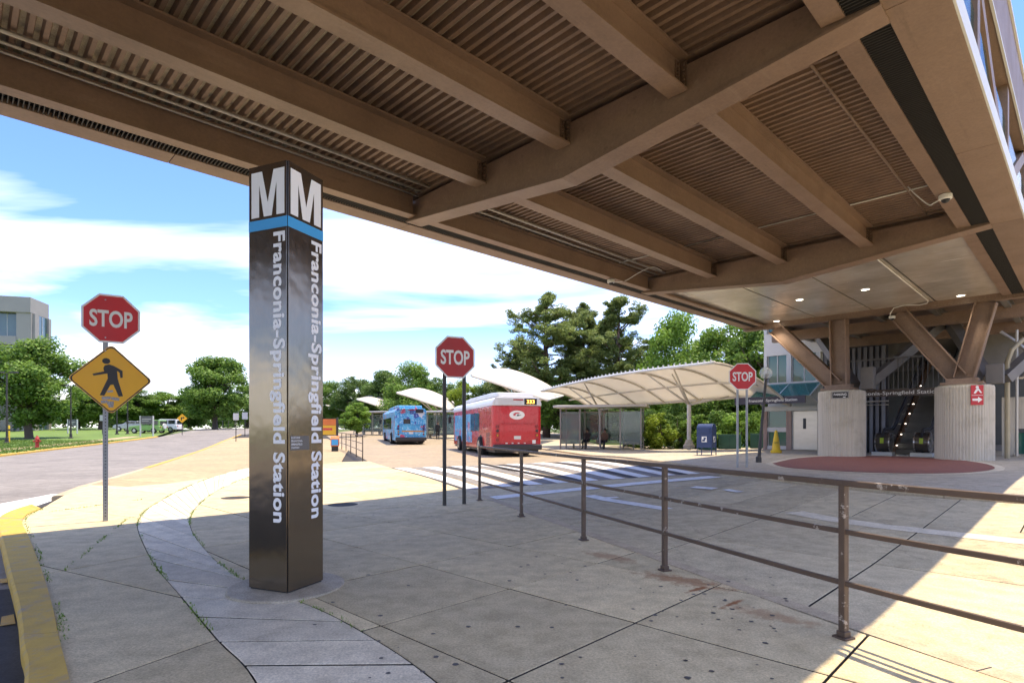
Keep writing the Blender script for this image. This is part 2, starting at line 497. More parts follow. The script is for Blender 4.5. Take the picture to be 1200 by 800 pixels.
def steelmat(name, col, dark, pale, rough, streak=(0.5, 5.0, 5.0)):
    """old site-painted steel: blotchy dirt, long drip and dust streaks, chalky patches"""
    m, nt, b, out = _mat(name)
    tc = N(nt, 'ShaderNodeTexCoord').outputs['Object']
    mp = N(nt, 'ShaderNodeMapping'); mp.inputs['Scale'].default_value = streak; nt.links.new(tc, mp.inputs[0])
    n1 = noise_n(nt, tc, 1.1, 5, 0.65); n2 = noise_n(nt, mp.outputs[0], 1.4, 5, 0.7); n3 = noise_n(nt, tc, 22, 3, 0.7)
    c = mixc(nt, ramp_n(nt, n1.outputs['Fac'], 0.42, 0.70, (0,0,0,1), (0.75,0.75,0.75,1)).outputs[0], col, dark)
    c = mixc(nt, ramp_n(nt, n2.outputs['Fac'], 0.56, 0.76, (0,0,0,1), (0.5,0.5,0.5,1)).outputs[0], c, pale)
    c = mixc(nt, ramp_n(nt, n2.outputs['Fac'], 0.24, 0.40, (0.55,0.55,0.55,1), (0,0,0,1)).outputs[0], c, tuple(x*0.62 for x in dark))
    c = mixc(nt, 0.6, c, ramp_n(nt, n3.outputs['Fac'], 0.3, 0.7, (0.82,0.82,0.82,1), (1.14,1.14,1.14,1)).outputs[0], 'MULTIPLY')
    oi = N(nt, 'ShaderNodeObjectInfo'); rr = N(nt, 'ShaderNodeMapRange'); rr.inputs[3].default_value = 0.90; rr.inputs[4].default_value = 1.10
    nt.links.new(oi.outputs['Random'], rr.inputs[0]); hs = N(nt, 'ShaderNodeHueSaturation'); nt.links.new(rr.outputs[0], hs.inputs['Value']); nt.links.new(c, hs.inputs['Color'])
    nt.links.new(hs.outputs[0], b.inputs['Base Color'])
    r_ = N(nt, 'ShaderNodeMapRange'); r_.inputs[3].default_value = rough-0.1; r_.inputs[4].default_value = rough+0.15; nt.links.new(n1.outputs['Fac'], r_.inputs[0]); nt.links.new(r_.outputs[0], b.inputs['Roughness'])
    b.inputs['Specular IOR Level'].default_value = 0.42
    bp = N(nt, 'ShaderNodeBump'); bp.inputs['Strength'].default_value = 0.12; bp.inputs['Distance'].default_value = 0.01; nt.links.new(n3.outputs['Fac'], bp.inputs['Height']); nt.links.new(bp.outputs[0], b.inputs['Normal'])
    return m
M['brown'] = steelmat('brown_painted_steel', (0.25,0.168,0.118), (0.175,0.116,0.082), (0.33,0.25,0.19), 0.42)
M['brown_deck'] = steelmat('brown_steel_deck', (0.235,0.155,0.108), (0.145,0.095,0.067), (0.30,0.22,0.16), 0.5, (6.0, 0.5, 1.0))
M['fascia'] = steelmat('brown_fascia_panel', (0.245,0.168,0.12), (0.20,0.135,0.097), (0.29,0.215,0.16), 0.5)
M['trim'] = mat('pale_metal_trim', (0.62,0.63,0.60), 0.5, var=0.04)
M['grate'] = mat('dark_grating', (0.035,0.033,0.03), 0.6)
M['conduit'] = mat('galvanised_conduit', (0.45,0.42,0.37), 0.4, metal=0.5, var=0.1)
M['white_plastic'] = mat('white_plastic', (0.72,0.71,0.67), 0.4, var=0.05)
M['black'] = mat('black_plastic', (0.02,0.02,0.022), 0.4)
M['rubber'] = mat('tyre_rubber', (0.025,0.025,0.025), 0.85, bump=0.1)

# ================================================================== GROUND
def clip(poly, cl):
    """Sutherland-Hodgman: poly (any) against convex counter-clockwise cl"""
    out = list(poly)
    n = len(cl)
    for i in range(n):
        ax, ay = cl[i]; bx, by = cl[(i+1) % n]
        inp = out; out = []
        if not inp: break
        def side(p): return (bx-ax)*(p[1]-ay) - (by-ay)*(p[0]-ax)
        for k in range(len(inp)):
            p = inp[k]; q = inp[(k+1) % len(inp)]
            sp, sq = side(p), side(q)
            if sp >= 0: out.append(p)
            if (sp >= 0) != (sq >= 0):
                t = sp / (sp - sq)
                out.append((p[0] + (q[0]-p[0])*t, p[1] + (q[1]-p[1])*t))
    res = []
    for p in out:
        if not res or (abs(p[0]-res[-1][0]) + abs(p[1]-res[-1][1])) > 1e-4: res.append(p)
    if len(res) > 1 and abs(res[0][0]-res[-1][0]) + abs(res[0][1]-res[-1][1]) < 1e-4: res.pop()
    return res
def area(p):
    return 0.5 * sum(p[i][0]*p[(i+1) % len(p)][1] - p[(i+1) % len(p)][0]*p[i][1] for i in range(len(p)))
def ccw(p):
    p = [(q[0], q[1]) for q in p]
    return p if area(p) > 0 else p[::-1]
def sheet(poly, cell, dz):
    mb = MB(); poly = ccw(poly)
    x0 = min(p[0] for p in poly); x1 = max(p[0] for p in poly); y0 = min(p[1] for p in poly); y1 = max(p[1] for p in poly)
    i0, i1 = math.floor(x0/cell), math.ceil(x1/cell); j0, j1 = math.floor(y0/cell), math.ceil(y1/cell)
    for i in range(i0, i1):
        for j in range(j0, j1):
            c = [(i*cell, j*cell), ((i+1)*cell, j*cell), ((i+1)*cell, (j+1)*cell), (i*cell, (j+1)*cell)]
            q = clip(poly, c)
            if len(q) >= 3 and abs(area(q)) > 1e-5:
                mb.add([(x, y, hz(x, y) + dz) for x, y in q], [tuple(range(len(q)))])
    return mb
def slab_obj(q, dz, name, m, parent, depth=0.07, lift=0.0):
    """one paving slab: worn top with a small chamfer and real sides"""
    n = len(q)
    cx = sum(p[0] for p in q)/n; cy = sum(p[1] for p in q)/n
    top = []; mid = []; bot = []
    for (x, y) in q:
        d = math.hypot(x-cx, y-cy) or 1
        k = max(0.0, 1 - 0.007/d)
        xi, yi = cx + (x-cx)*k, cy + (y-cy)*k
        top.append((xi, yi, hz(xi, yi)+dz+lift)); mid.append((x, y, hz(x, y)+dz+lift-0.005)); bot.append((x, y, hz(x, y)+dz-depth))
    mb = MB()
    ff = [tuple(range(n))] + [(n+i, n+(i+1) % n, (i+1) % n, i) for i in range(n)] + [(2*n+i, 2*n+(i+1) % n, n+(i+1) % n, n+i) for i in range(n)]
    mb.add(top+mid+bot, ff); mb.m = [0]*(n+1) + [1]*n
    return mb.build(name, [m, M['joint']], parent, fix=False)
def slabs(zone, org, ang, su, sv, gap, dz, name, m, parent, keep=lambda x, y: True, brick=False, cap=400):
    zone = ccw(zone); cu = Vector((math.cos(ang), math.sin(ang))); cv = Vector((-math.sin(ang), math.cos(ang)))
    us = [(Vector(p) - Vector(org)).dot(cu) for p in zone]; vs2 = [(Vector(p) - Vector(org)).dot(cv) for p in zone]
    k = 0
    for j in range(math.floor(min(vs2)/sv), math.ceil(max(vs2)/sv)):
        sh = 0.5*su if (brick and j % 2) else 0
        for i in range(math.floor(min(us)/su)-1, math.ceil(max(us)/su)+1):
            h = gap/2
            c = []
            for (a, b) in ((i*su+h+sh, j*sv+h), ((i+1)*su-h+sh, j*sv+h), ((i+1)*su-h+sh, (j+1)*sv-h), (i*su+h+sh, (j+1)*sv-h)):
                p = Vector(org) + cu*a + cv*b; c.append((p.x, p.y))
            mx = sum(p[0] for p in c)/4; my = sum(p[1] for p in c)/4
            if not keep(mx, my): continue
            q = clip(zone, c)
            if len(q) >= 3 and abs(area(q)) > 0.012:
                slab_obj(q, dz, name, m, parent, lift=random.uniform(-0.002, 0.002)); k += 1
    return k
def smooth_line(pts, n=6):
    """Catmull-Rom through 2-D points"""
    pts = [Vector(p) for p in pts]; out = []
    for i in range(len(pts)-1):
        p0 = pts[max(0, i-1)]; p1 = pts[i]; p2 = pts[i+1]; p3 = pts[min(len(pts)-1, i+2)]
        for k in range(n):
            t = k/n
            out.append(0.5*((2*p1) + (p2-p0)*t + (2*p0-5*p1+4*p2-p3)*t*t + (3*p1-p0-3*p2+p3)*t**3))
    out.append(pts[-1])
    return [(p.x, p.y) for p in out]

# --- the land: one sheet to the horizon
mb = MB()
xs = [-1600,-800,-400,-250] + [-160+8*i for i in range(41)] + [250,400,800,1600]
ys = [-400,-100,-30] + [-10+8*i for i in range(24)] + [200,260,400,800,1600]
vv = []; 
for x in xs:
    for y in ys: vv.append((x, y, hz(x, y) - 0.30))
ny = len(ys)
mb.add(vv, [(i*ny+j, (i+1)*ny+j, (i+1)*ny+j+1, i*ny+j+1) for i in range(len(xs)-1) for j in range(ny-1)])
struct(mb.build('ground', M['earth'], fix=False, smooth=True))

# --- key lines on the ground
RAILP = [(4.05,0.15),(3.16,2.0),(2.26,3.88),(1.54,5.74),(0.917,7.29),(0.152,9.2),(-0.635,11.14)]   # railing posts
def off_line(pts, d):
    out = []
    for i, p in enumerate(pts):
        a = Vector(pts[max(0, i-1)]); b = Vector(pts[min(len(pts)-1, i+1)]); t = (b-a).normalized()
        n = Vector((t.y, -t.x)); q = Vector(p) + n*d; out.append((q.x, q.y))
    return out
edge_near = smooth_line(off_line([(5.9,-4.0)] + RAILP, 0.20), 4)
edge_bus = [tuple(g(540,573)), tuple(g(500,559)), tuple(g(462,549)), tuple(g(432,540)), tuple(g(408,527)), tuple(g(392,517)), tuple(g(384,511)), tuple(g(380,508.6))]
EDGE = edge_near + edge_bus                                           # right-hand edge of the pavement
gl = [(1.9,-1.6),(0.6,0.2),(-0.45,1.65)] + [tuple(g(*p)) for p in ((300,800),(255,750),(213,700),(180,660),(164,628),(161,612),(170,598),(190,585),(215,572),(245,560),(285,549),(330,541))]
gr = [(3.4,-1.6),(1.9,0.2),(0.62,1.65)] + [tuple(g(*p)) for p in ((515,800),(440,748),(372,712),(292,682),(258,660),(238,640),(225,621),(223,606),(232,592),(249,578),(270,567),(300,556),(345,547))]
GL = smooth_line(gl, 5); GR = smooth_line(gr, 5)
ki = [(2.2,-2.2),(0.5,-0.15),(-1.0,1.5)] + [tuple(g(*p)) for p in ((82,800),(70,752),(60,706),(47,664),(33,628),(26,612),(32,603),(48,596))]
ko = [(1.9,-2.5),(0.2,-0.4),(-1.28,1.3)] + [tuple(g(*p, 0)) for p in ((28,800),(24,752),(20,712),(9,668),(1,634),(-4,612),(6,600),(36,590))]
KI = smooth_line(ki, 5); KO = smooth_line(ko, 5)
ramp = [tuple(g(*p)) for p in ((75,580),(105,568),(140,558.5))]
roadn = [tuple(g(*p)) for p in ((178,547),(215,535),(245,524.5),(262,517),(276,511.5),(284,508.5))]
LEFT_EDGE = KI + ramp + roadn                                         # kerb edge of the left road
farc = [tuple(g(*p)) for p in ((-140,549),(0,532.5),(60,525.5),(110,520),(150,515.5),(185,511))]  # far kerb of the left road

# --- left road, well worn asphalt
road_poly = [(2.2,-30), (-45,-30), (-40, 20), farc[0]] + farc + [(-60,112),(-44,116)] + [(p[0]-0.02, p[1]) for p in roadn[::-1]] + ramp[::-1] + KO[::-1]
road = sheet(road_poly, 3.0, -0.115).build('road', M['asphalt'], fix=False)
struct(road)
# darker patched asphalt in the gutter of the corner
pl = [(-0.6,-5)] + KO[:28]
dk = [(-9,-5)] + [(p[0]-1.6, p[1]-0.9) for p in KO[:28]]
gut = sheet([(-9,-5),(1.0,-5)] + KO[:30] + [(KO[30][0]-3.5, KO[30][1]-2.5), (-9,2)], 1.5, -0.109).build('asphalt_patch', M['asphalt_dk'], road, fix=False)
# markings of the left road
def quad_on_road(name, pix, m, parent, dz):
    return sheet([tuple(g(px, py, dz)) for px, py in pix], 1.0, dz).build(name, m, parent, fix=False)
quad_on_road('crosswalk_bar', [(0,590),(62,578.5),(84,578.5),(0,607),(-40,622),(-60,604)], M['white_paint'], road, -0.103)
quad_on_road('crosswalk_bar', [(-120,600),(-60,589),(-40,590),(-150,620)], M['white_paint'], road, -0.103)
quad_on_road('edge_dash', [(2,722),(16,719),(18,730),(0,733)], M['yellow_paint'], road, -0.100)
quad_on_road('edge_dash', [(0,678),(8,677),(9,682),(0,683)], M['yellow_paint'], road, -0.100)
quad_on_road('asphalt_patch', [(40,589),(88,576.5),(96,578),(44,596)], M['asphalt_dk'], road, -0.106)

# --- kerbs
kerb = MB()
kroot = struct(bpy.data.objects.new('kerb', None)); COL.objects.link(kroot)
def kerb_run(outer, inner, m, step, parent, drop=0.125, lift=0.012, name='kerb_stone'):
    """separate kerb stones between two lines (same number of points)"""
    i = 0; n = len(outer)
    while i < n-1:
        j = min(n-1, i+step)
        o_ = [Vector(p) for p in outer[i:j+1]]; q_ = [Vector(p) for p in inner[i:j+1]]
        # shorten for the joint
        for arr in (o_, q_):
            t = (arr[1]-arr[0]); arr[0] = arr[0] + t*(0.006/max(t.length, 1e-3)); t = (arr[-2]-arr[-1]); arr[-1] = arr[-1] + t*(0.006/max(t.length, 1e-3))
        vv = []; k = len(o_)
        for a, b in zip(o_, q_):
            za, zb = hz(a.x, a.y), hz(b.x, b.y); c = a + (b-a)*0.10
            vv += [(a.x, a.y, za-drop), (a.x, a.y, za+lift-0.03), (c.x, c.y, za+lift-0.006), (b.x, b.y, zb+lift), (b.x, b.y, zb-drop)]
        ff = []
        for s in range(k-1):
            for e in range(4): ff.append((s*5+e, s*5+e+1, (s+1)*5+e+1, (s+1)*5+e))
        ff += [(0,1,2,3,4), tuple((k-1)*5+e for e in (4,3,2,1,0))]
        mb = MB(); mb.add(vv, ff); mb.build(name, m, parent)
        i = j
kerb_run(KO, KI, M['yellow_kerb'], 7, kroot)
def resample(pts, step):
    out = [Vector(pts[0])]; acc = 0
    for i in range(len(pts)-1):
        a = Vector(pts[i]); b = Vector(pts[i+1]); ln = (b-a).length
        t = step - acc
        while t <= ln:
            out.append(a + (b-a)*(t/ln)); t += step
        acc = (acc + ln) % step
    out.append(Vector(pts[-1]))
    return [(p.x, p.y) for p in out]
rl = resample(ramp + roadn, 2.4)
rl_out = off_line(rl, -0.22)
kerb_run(rl_out[4:28], rl[4:28], M['yellow_kerb'], 1, kroot)
mb = MB(); kerb_run(rl_out[:5], rl[:5], M['kerb'], 1, kroot, lift=0.0)
fl = resample(farc, 3.0)
fl_in = off_line(fl, 0.22); fl_b = off_line(fl, -0.05)
kerb_run(off_line(fl, 0.05), off_line(fl, -0.2), M['yellow_kerb'], 1, kroot)

# --- pavement: joint bed, then slabs
walk_poly = LEFT_EDGE + [tuple(g(300,508.2))] + EDGE[::-1]
walk = sheet(walk_poly, 1.5, -0.035).build('pavement', M['joint'], fix=False)
struct(walk)
zoneM = GR + EDGE[::-1]                                               # right of the granite band
zoneM = GR + [tuple(g(400,541))] + [p for p in EDGE[::-1] if p[1] < 26]
org = (-0.9565, 5.99)
slabs(zoneM, org, R(46), 1.335, 1.295, 0.017, 0.0, 'slab', M['slab'], walk)
zoneL = KI + ramp[:2] + [tuple(g(150,570)), tuple(g(200,566)), tuple(g(245,559.5))] + GL[::-1][11:]
slabs(zoneL, tuple(g(75,668)), R(62), 2.3, 3.1, 0.016, 0.0, 'slab', M['slab'], walk)
# beyond the band: large far slabs
pth = tuple(g(245,559.5))
zoneF = [ramp[1], ramp[2]] + roadn[:5] + [tuple(g(330,512)), tuple(g(384,514))] + [p for p in EDGE[::-1] if 26 <= p[1] < 60] + [tuple(g(400,541)), tuple(g(345,547)), tuple(g(330,541)), tuple(g(285,549)), pth, tuple(g(200,566)), tuple(g(150,570))]
slabs(zoneF, tuple(g(200,566)), R(64), 3.2, 2.6, 0.02, -0.002, 'slab', M['slab_b'], walk, keep=lambda x, y: y < 62)
# granite band, one slab after another
nG = len(GL)
lens = [0.0]
for i in range(1, nG): lens.append(lens[-1] + ((Vector(GL[i])-Vector(GL[i-1])).length + (Vector(GR[i])-Vector(GR[i-1])).length)/2)
def at_len(L_, s):
    for i in range(1, nG):
        if lens[i] >= s:
            t = (s-lens[i-1])/max(1e-6, lens[i]-lens[i-1]); return Vector(L_[i-1]).lerp(Vector(L_[i]), t)
    return Vector(L_[-1])
s = 0.0
while s < lens[-1]-0.1:
    e = min(lens[-1], s + random.choice((0.52,0.58,0.64,0.95)))
    k = 3
    ll = [at_len(GL, s+0.017+(e-s-0.034)*i/k) for i in range(k+1)]; rr_ = [at_len(GR, s+0.017+(e-s-0.034)*i/k) for i in range(k+1)]
    ll = [a.lerp(b, 0.012) for a, b in zip(ll, rr_)]; rr_ = [b.lerp(a, 0.012) for a, b in zip(ll, rr_)]
    q = ccw([(p.x, p.y) for p in ll + rr_[::-1]])
    slab_obj(q, 0.0, 'granite_slab', M['granite'], walk, lift=random.uniform(-0.003, 0.003))
    s = e
# pylon footing ring
PYN = Vector((-1.915, 4.857)); PYL = Vector((-0.925,0.38)); PYR = Vector((0.38,0.925))
PC = PYN + PYL*0.22 + PYR*0.22
mb = MB(); mb.lathe([(0.50,-0.03),(0.50,0.012),(0.485,0.018),(0.05,0.02)], 40, (PC.x, PC.y, 0))
mb.build('footing', M['plaza'], walk)
# manhole-like utility covers
for (px, py) in ((276,583),(402,591)):
    c = g(px, py); mb = MB(); mb.lathe([(0.28,-0.02),(0.28,0.004),(0.25,0.006),(0.04,0.007)], 20, (c.x, c.y, 0)); mb.build('utility_cover', M['joint'], walk)
# kerb strip along the railing edge
en = resample(edge_near + edge_bus[:1], 1.6)
kerb_run(off_line(en, 0.19), off_line(en, 0.0), M['kerb'], 1, walk, drop=0.10, lift=0.004, name='edge_stone')

# --- driveway behind the railing, sloping up to the plaza
KERBP = [tuple(g(*p)) for p in ((690,533.5),(760,540),(812,546),(850,556),(935,566),(1030,577),(1110,583),(1240,592))]
drive_poly = off_line(en, 0.19) + [tuple(g(*p)) for p in ((520,571),(556,573),(640,566),(760,558.5),(846,556))] + KERBP[3:] + [(40,24),(40,-6),(7,-6)]
drive = sheet(drive_poly, 1.0, -0.045).build('driveway', M['joint'], fix=False)
struct(drive)
AG = 9.83; ANG = math.atan2(AX.y, AX.x); o1 = ab(AG, 1.62)
slabs(drive_poly, (o1.x, o1.y), ANG, 2.9, 1.93, 0.018, -0.014, 'slab', M['drive'], drive, keep=lambda x, y: math.hypot(x, y) < 24 and x*AX.x+y*AX.y < AG)
slabs(drive_poly, (o1.x, o1.y), ANG, 3.4, 0.965, 0.016, -0.014, 'slab', M['drive'], drive, keep=lambda x, y: math.hypot(x, y) < 24 and x*AX.x+y*AX.y > AG)
far_dr = [p for p in ((11,22),(40,24),(40,-6),(12,-6),(16,8),(19,14))]
sheet([(17.5,17.5),(40,24),(40,-6),(24.5,-6),(23.5,4)], 1.0, -0.026).build('outer_lane', M['drive'], drive, fix=False)
sheet([(2.3,-30),(45,-30),(40,-6.02),(5.95,-6.02),(5.9,-4.4),(2.3,-2.4)], 3.0, -0.026).build('outer_lane', M['busroad'], drive, fix=False)  # unseen pale paving behind the camera, added to bounce sunlight under the deck
# gutter strip across the drive
def strip(name, pix, w, m, parent, dz, world=None):
    pts = world or [tuple(g(*p)) for p in pix]
    pts = resample(pts, 0.7)
    return sheet(off_line(pts, w/2) + off_line(pts, -w/2)[::-1], 1.0, dz).build(name, m, parent, fix=False)
strip('gutter', ((930,599),(993,611),(1100,623),(1240,638)), 0.36, M['granite'], drive, -0.006)

# --- bus lanes beyond the crosswalk
lane_poly = edge_bus + [tuple(g(386,507.5)), (-26,118), (-6,118)] + [tuple(g(*p)) for p in ((508,509.5),(520,514),(560,518.5),(640,526.5),(690,533.5),(760,540),(812,546),(846,555))] + [tuple(g(*p)) for p in ((760,558.5),(640,566),(556,573),(520,571))]
lane = sheet(lane_poly, 1.5, -0.022).build('bus_lane', M['busroad'], fix=False)
struct(lane)
# crosswalk: bars run with the traffic
dirn = Vector((0.35,-0.937))
t0_, t1_ = g(462,547.5), g(745,537.5)
b0_, b1_ = g(548,572), g(835,553)
nb = 9
for i in range(nb):
    f0 = i/nb; f1 = (i+0.47)/nb
    q = [t0_.lerp(t1_, f0), t0_.lerp(t1_, f1), b0_.lerp(b1_, f1), b0_.lerp(b1_, f0)]
    sheet([tuple(p) for p in q], 1.0, -0.014).build('crosswalk_bar', M['white_paint'], lane, fix=False)
    q = [t0_.lerp(t1_, f0-0.042), t0_.lerp(t1_, f0-0.004), b0_.lerp(b1_, f0-0.004), b0_.lerp(b1_, f0-0.042)]
    sheet([tuple(p) for p in q], 1.0, -0.016).build('dark_bar', M['asphalt_dk'] if i % 2 == 0 else M['asphalt'], lane, fix=False)
strip('stop_line', ((566,584),(640,576),(740,566.5),(838,558)), 0.42, M['white_paint'], drive, -0.003)
for pix, w in ((((690,580),(712,585),(745,590),(782,596)),0.28),(((706,583),(724,582)),0.16),(((812,570),(838,572)),0.3),(((850,573),(868,576)),0.2)):
    strip('worn_marking', pix, w, M['white_paint'], drive, -0.002)
# faded red tint left of the crosswalk is bare concrete; kerb of the bus island
kl = resample([tuple(g(*p)) for p in ((508,509.5),(520,514),(560,518.5),(640,526.5),(690,533.5),(760,540),(812,546),(850,556),(935,566),(1030,577),(1110,583),(1240,592))], 1.8)
IK = kl
# --- bus island and plaza
isl_poly = kl + [(40,24),(60,60),(40,60),(18,60),(6,75),(2,118),(-5.5,118)]
isl = sheet(isl_poly, 1.0, 0.040).build('plaza_pavement', M['plaza'], fix=False)
struct(isl)
slk = off_line(kl, -0.02); slk2 = off_line(kl, 0.16)
kerb_run(off_line(kl, 0.0), off_line(kl, -0.17), M['kerb'], 1, isl, drop=0.05, lift=0.05)
# red brick round in front of the escalator, with a pale border ring
oc = (g(905,541.5,0.08) + g(1166,548,0.08))*0.5
pts_ = [(905,541.5),(935,535.5),(985,533),(1050,533.5),(1110,536.5),(1150,541),(1166,547),(1140,551.5),(1085,553),(1020,552),(955,549),(920,546)]
ring = smooth_line([tuple(g(px, py, 0.08)) for px, py in pts_] + [tuple(g(905,541.5,0.08))], 4)
def brickmat():
    m, nt, b, out = _mat('red_brick_paving')
    tc = N(nt, 'ShaderNodeTexCoord').outputs['Object']
    bt = N(nt, 'ShaderNodeTexBrick'); bt.inputs['Scale'].default_value = 4.6
    bt.inputs['Color1'].default_value = (0.24,0.075,0.05,1); bt.inputs['Color2'].default_value = (0.17,0.055,0.04,1); bt.inputs['Mortar'].default_value = (0.20,0.13,0.10,1)
    bt.inputs['Mortar Size'].default_value = 0.012
    nt.links.new(tc, bt.inputs['Vector']); nt.links.new(bt.outputs[0], b.inputs['Base Color']); b.inputs['Roughness'].default_value = 0.8
    return m
M['brick'] = brickmat()
sheet(ring, 1.0, 0.052).build('brick_round', M['brick'], isl, fix=False)
ringo = [((p[0]-oc.x)*1.07+oc.x, (p[1]-oc.y)*1.10+oc.y) for p in ring]
sheet(ringo, 1.0, 0.046).build('border_ring', M['granite'], isl, fix=False)
# grass behind the island
gp = [tuple(g(700,521.5)), tuple(g(770,523)), tuple(g(830,523.5)), tuple(g(905,525)), (34,44),(60,90),(30,110),(9,110)]
lawn2 = sheet(gp, 2.0, 0.050).build('lawn', M['grass'], fix=False); struct(lawn2)
# --- lawn across the left road
lw = off_line(fl, -0.2)
lawn_poly = lw + [(-62,108),(-40,113),(-38,125),(-160,125),(-160,20),(-60,20)]
lawn = sheet(lawn_poly, 4.0, 0.004).build('lawn', M['grass'], fix=False); struct(lawn)
fp = off_line(resample(farc, 3.0), -1.6); fp2 = off_line(resample(farc, 3.0), -3.2)
struct(sheet(fp + fp2[::-1], 2.0, 0.014).build('footpath', M['slab_b'], fix=False))
lawn3 = sheet([(-60,112),(-44,116),(-30,111),(-26,119),(-26,135),(-70,135)], 4.0, 0.004).build('lawn', M['grass'], fix=False); struct(lawn3)
# far car park beyond the trees
struct(sheet([(-150,122),(-25,122),(-25,150),(-150,150)], 6.0, 0.03).build('car_park', M['busroad'], fix=False))

# --- weeds in the joints
def weeds(name, lines, dens, m):
    mb = MB()
    for ln in lines:
        pts = resample(ln, 0.022)
        for (x, y) in pts:
            if mnoise.noise(Vector((x*1.3+5, y*1.3, 0))) + random.uniform(-0.25,0.25) < dens: continue
            for _ in range(2):
                a = random.uniform(0, 6.28); h = random.uniform(0.008, 0.034); w = random.uniform(0.004,0.009)
                px = x + random.gauss(0, 0.014); py = y + random.gauss(0, 0.014); z = hz(px, py)-0.004
                dx, dy = math.cos(a), math.sin(a); ln_ = random.uniform(0.2, 1.1)*h
                mb.add([(px-dy*w, py+dx*w, z), (px+dy*w, py-dx*w, z), (px+dx*ln_, py+dy*ln_, z+h)], [(0,1,2)])
    o = mb.build(name, m, fix=False); o['kind'] = 'stuff'; return o
M['weed'] = leafmat('weed_leaf', (0.10,0.20,0.02), (0.22,0.34,0.05), 0.3)
kin = [(p[0]+0.03, p[1]+0.01) for p in KI]
wd = weeds('joint_weeds', [kin[20:], off_line(GL, 0.01)[14:], [tuple(g(75,668)), tuple(g(150,607))], off_line(GR, 0.0)[20:], [tuple(g(30,603)), tuple(g(100,594)), tuple(g(165,585))]], 0.05, M['weed'])
wd['label'] = 'small green weeds growing in the pavement joints'; wd['category'] = 'weeds'

# --- trodden chewing gum and tar spots on the slabs
mb = MB(); rs_ = random.Random(3)
def spot(x, y, r_):
    n = 9; z = hz(x, y)+0.0032
    mb.add([(x+r_*rs_.uniform(0.75,1.2)*math.cos(6.283*i/n), y+r_*rs_.uniform(0.75,1.2)*math.sin(6.283*i/n), z) for i in range(n)], [tuple(range(n))])
for i in range(150):
    d = rs_.uniform(2.6, 11.0); t = rs_.uniform(-0.45, 0.55); x = t*d
    if x > 2.1-0.40*(d-3.9): continue
    spot(x, d, rs_.choice((0.006,0.009,0.012,0.016,0.020)))
for i in range(32):
    p = g(rs_.gauss(870,45), rs_.gauss(708,18)); spot(p.x, p.y, rs_.uniform(0.008,0.022))
o = mb.build('gum_spots', mat('trodden_gum', (0.09,0.08,0.07), 0.7, var=0.3), fix=False); o['kind'] = 'stuff'; o['label'] = 'dark trodden gum spots scattered on the pavement slabs'; o['category'] = 'spots'

# ================================================================== FOOTBRIDGE OVERHEAD (local x along it, y across)
BR = math.atan2(AX.y, AX.x)
bridge = thing('footbridge', 'brown steel footbridge overhead with corrugated deck, joists and haunched girders', 'bridge', (0,0,0), BR)
ZB = 5.51                  # underside of joists and fascia
ZD = 5.97                  # underside of the deck ribs
GIR = [-10.1, -1.8, 6.5, 14.8, 23.1]
A0, A1 = -10.1, 23.1
def ibeam(name, p0, p1, depth, fw, m, parent, tf=0.028, tw=0.016, top=True):
    """rolled beam: web and two flanges, p0-p1 along its underside"""
    p0 = Vector(p0); p1 = Vector(p1); mb = MB(); u = Vector((0,0,1))
    mb.bar(p0 + u*tf/2, p1 + u*tf/2, fw, tf)
    mb.bar(p0 + u*(depth/2), p1 + u*(depth/2), tw, depth - 2*tf + 0.002)
    if top: mb.bar(p0 + u*(depth - tf/2), p1 + u*(depth - tf/2), fw*0.98, tf)
    return mb.build(name, m, parent)
M['cleat'] = mat('dark_bolted_cleat', (0.13,0.085,0.058), 0.5, var=0.1)
JB = [7.19, 5.38, 3.55]
EB = [9.19, 1.83]
def bolts(mb, a, b, z0, n, sx):
    for r_ in range(n):
        for dy in (-0.05, 0.05):
            mb.lathe([(0.016,0),(0.016,0.012),(0.009,0.02)], 6, (a + sx*0.0, b+dy, z0 + r_*0.075))
for gi in range(len(GIR)-1):
    a0, a1 = GIR[gi], GIR[gi+1]
    if gi < 3:
        for b in JB:
            j = ibeam('joist', (a0+0.18, b, ZB), (a1-0.18, b, ZB), 0.44, 0.26, M['brown'], bridge)
            if a0 > -5:
                # angle cleats with bolt heads at the joist ends
                for ax_, sg in ((a0+0.17, 1), (a1-0.17, -1)):
                    for sd in (-1, 1):
                        mb = MB()
                        x0, x1 = sorted((ax_-sg*0.012, ax_+sg*0.10)); y0, y1 = sorted((b+sd*0.008, b+sd*0.020))
                        mb.box(x0, x1, y0, y1, ZB+0.05, ZB+0.38)
                        y0, y1 = sorted((b+sd*0.019, b+sd*0.11)); x0, x1 = sorted((ax_, ax_-sg*0.012))
                        mb.box(x0, x1, y0, y1, ZB+0.05, ZB+0.38)
                        for r_ in range(5):
                            zb_ = ZB+0.09+r_*0.062
                            mb.tube([(ax_+sg*0.055, b+sd*0.018, zb_), (ax_+sg*0.055, b+sd*0.044, zb_)], 0.019, 6)
                            mb.tube([(ax_-sg*0.006, b+sd*0.07, zb_), (ax_+sg*0.024, b+sd*0.07, zb_)], 0.019, 6)
                        mb.build('bolted_cleat', M['cleat'], j)
    for b in EB:
        ibeam('edge_beam', (a0+0.18, b, ZB), (a1-0.18, b, ZB), 0.44, 0.22, M['brown'], bridge)
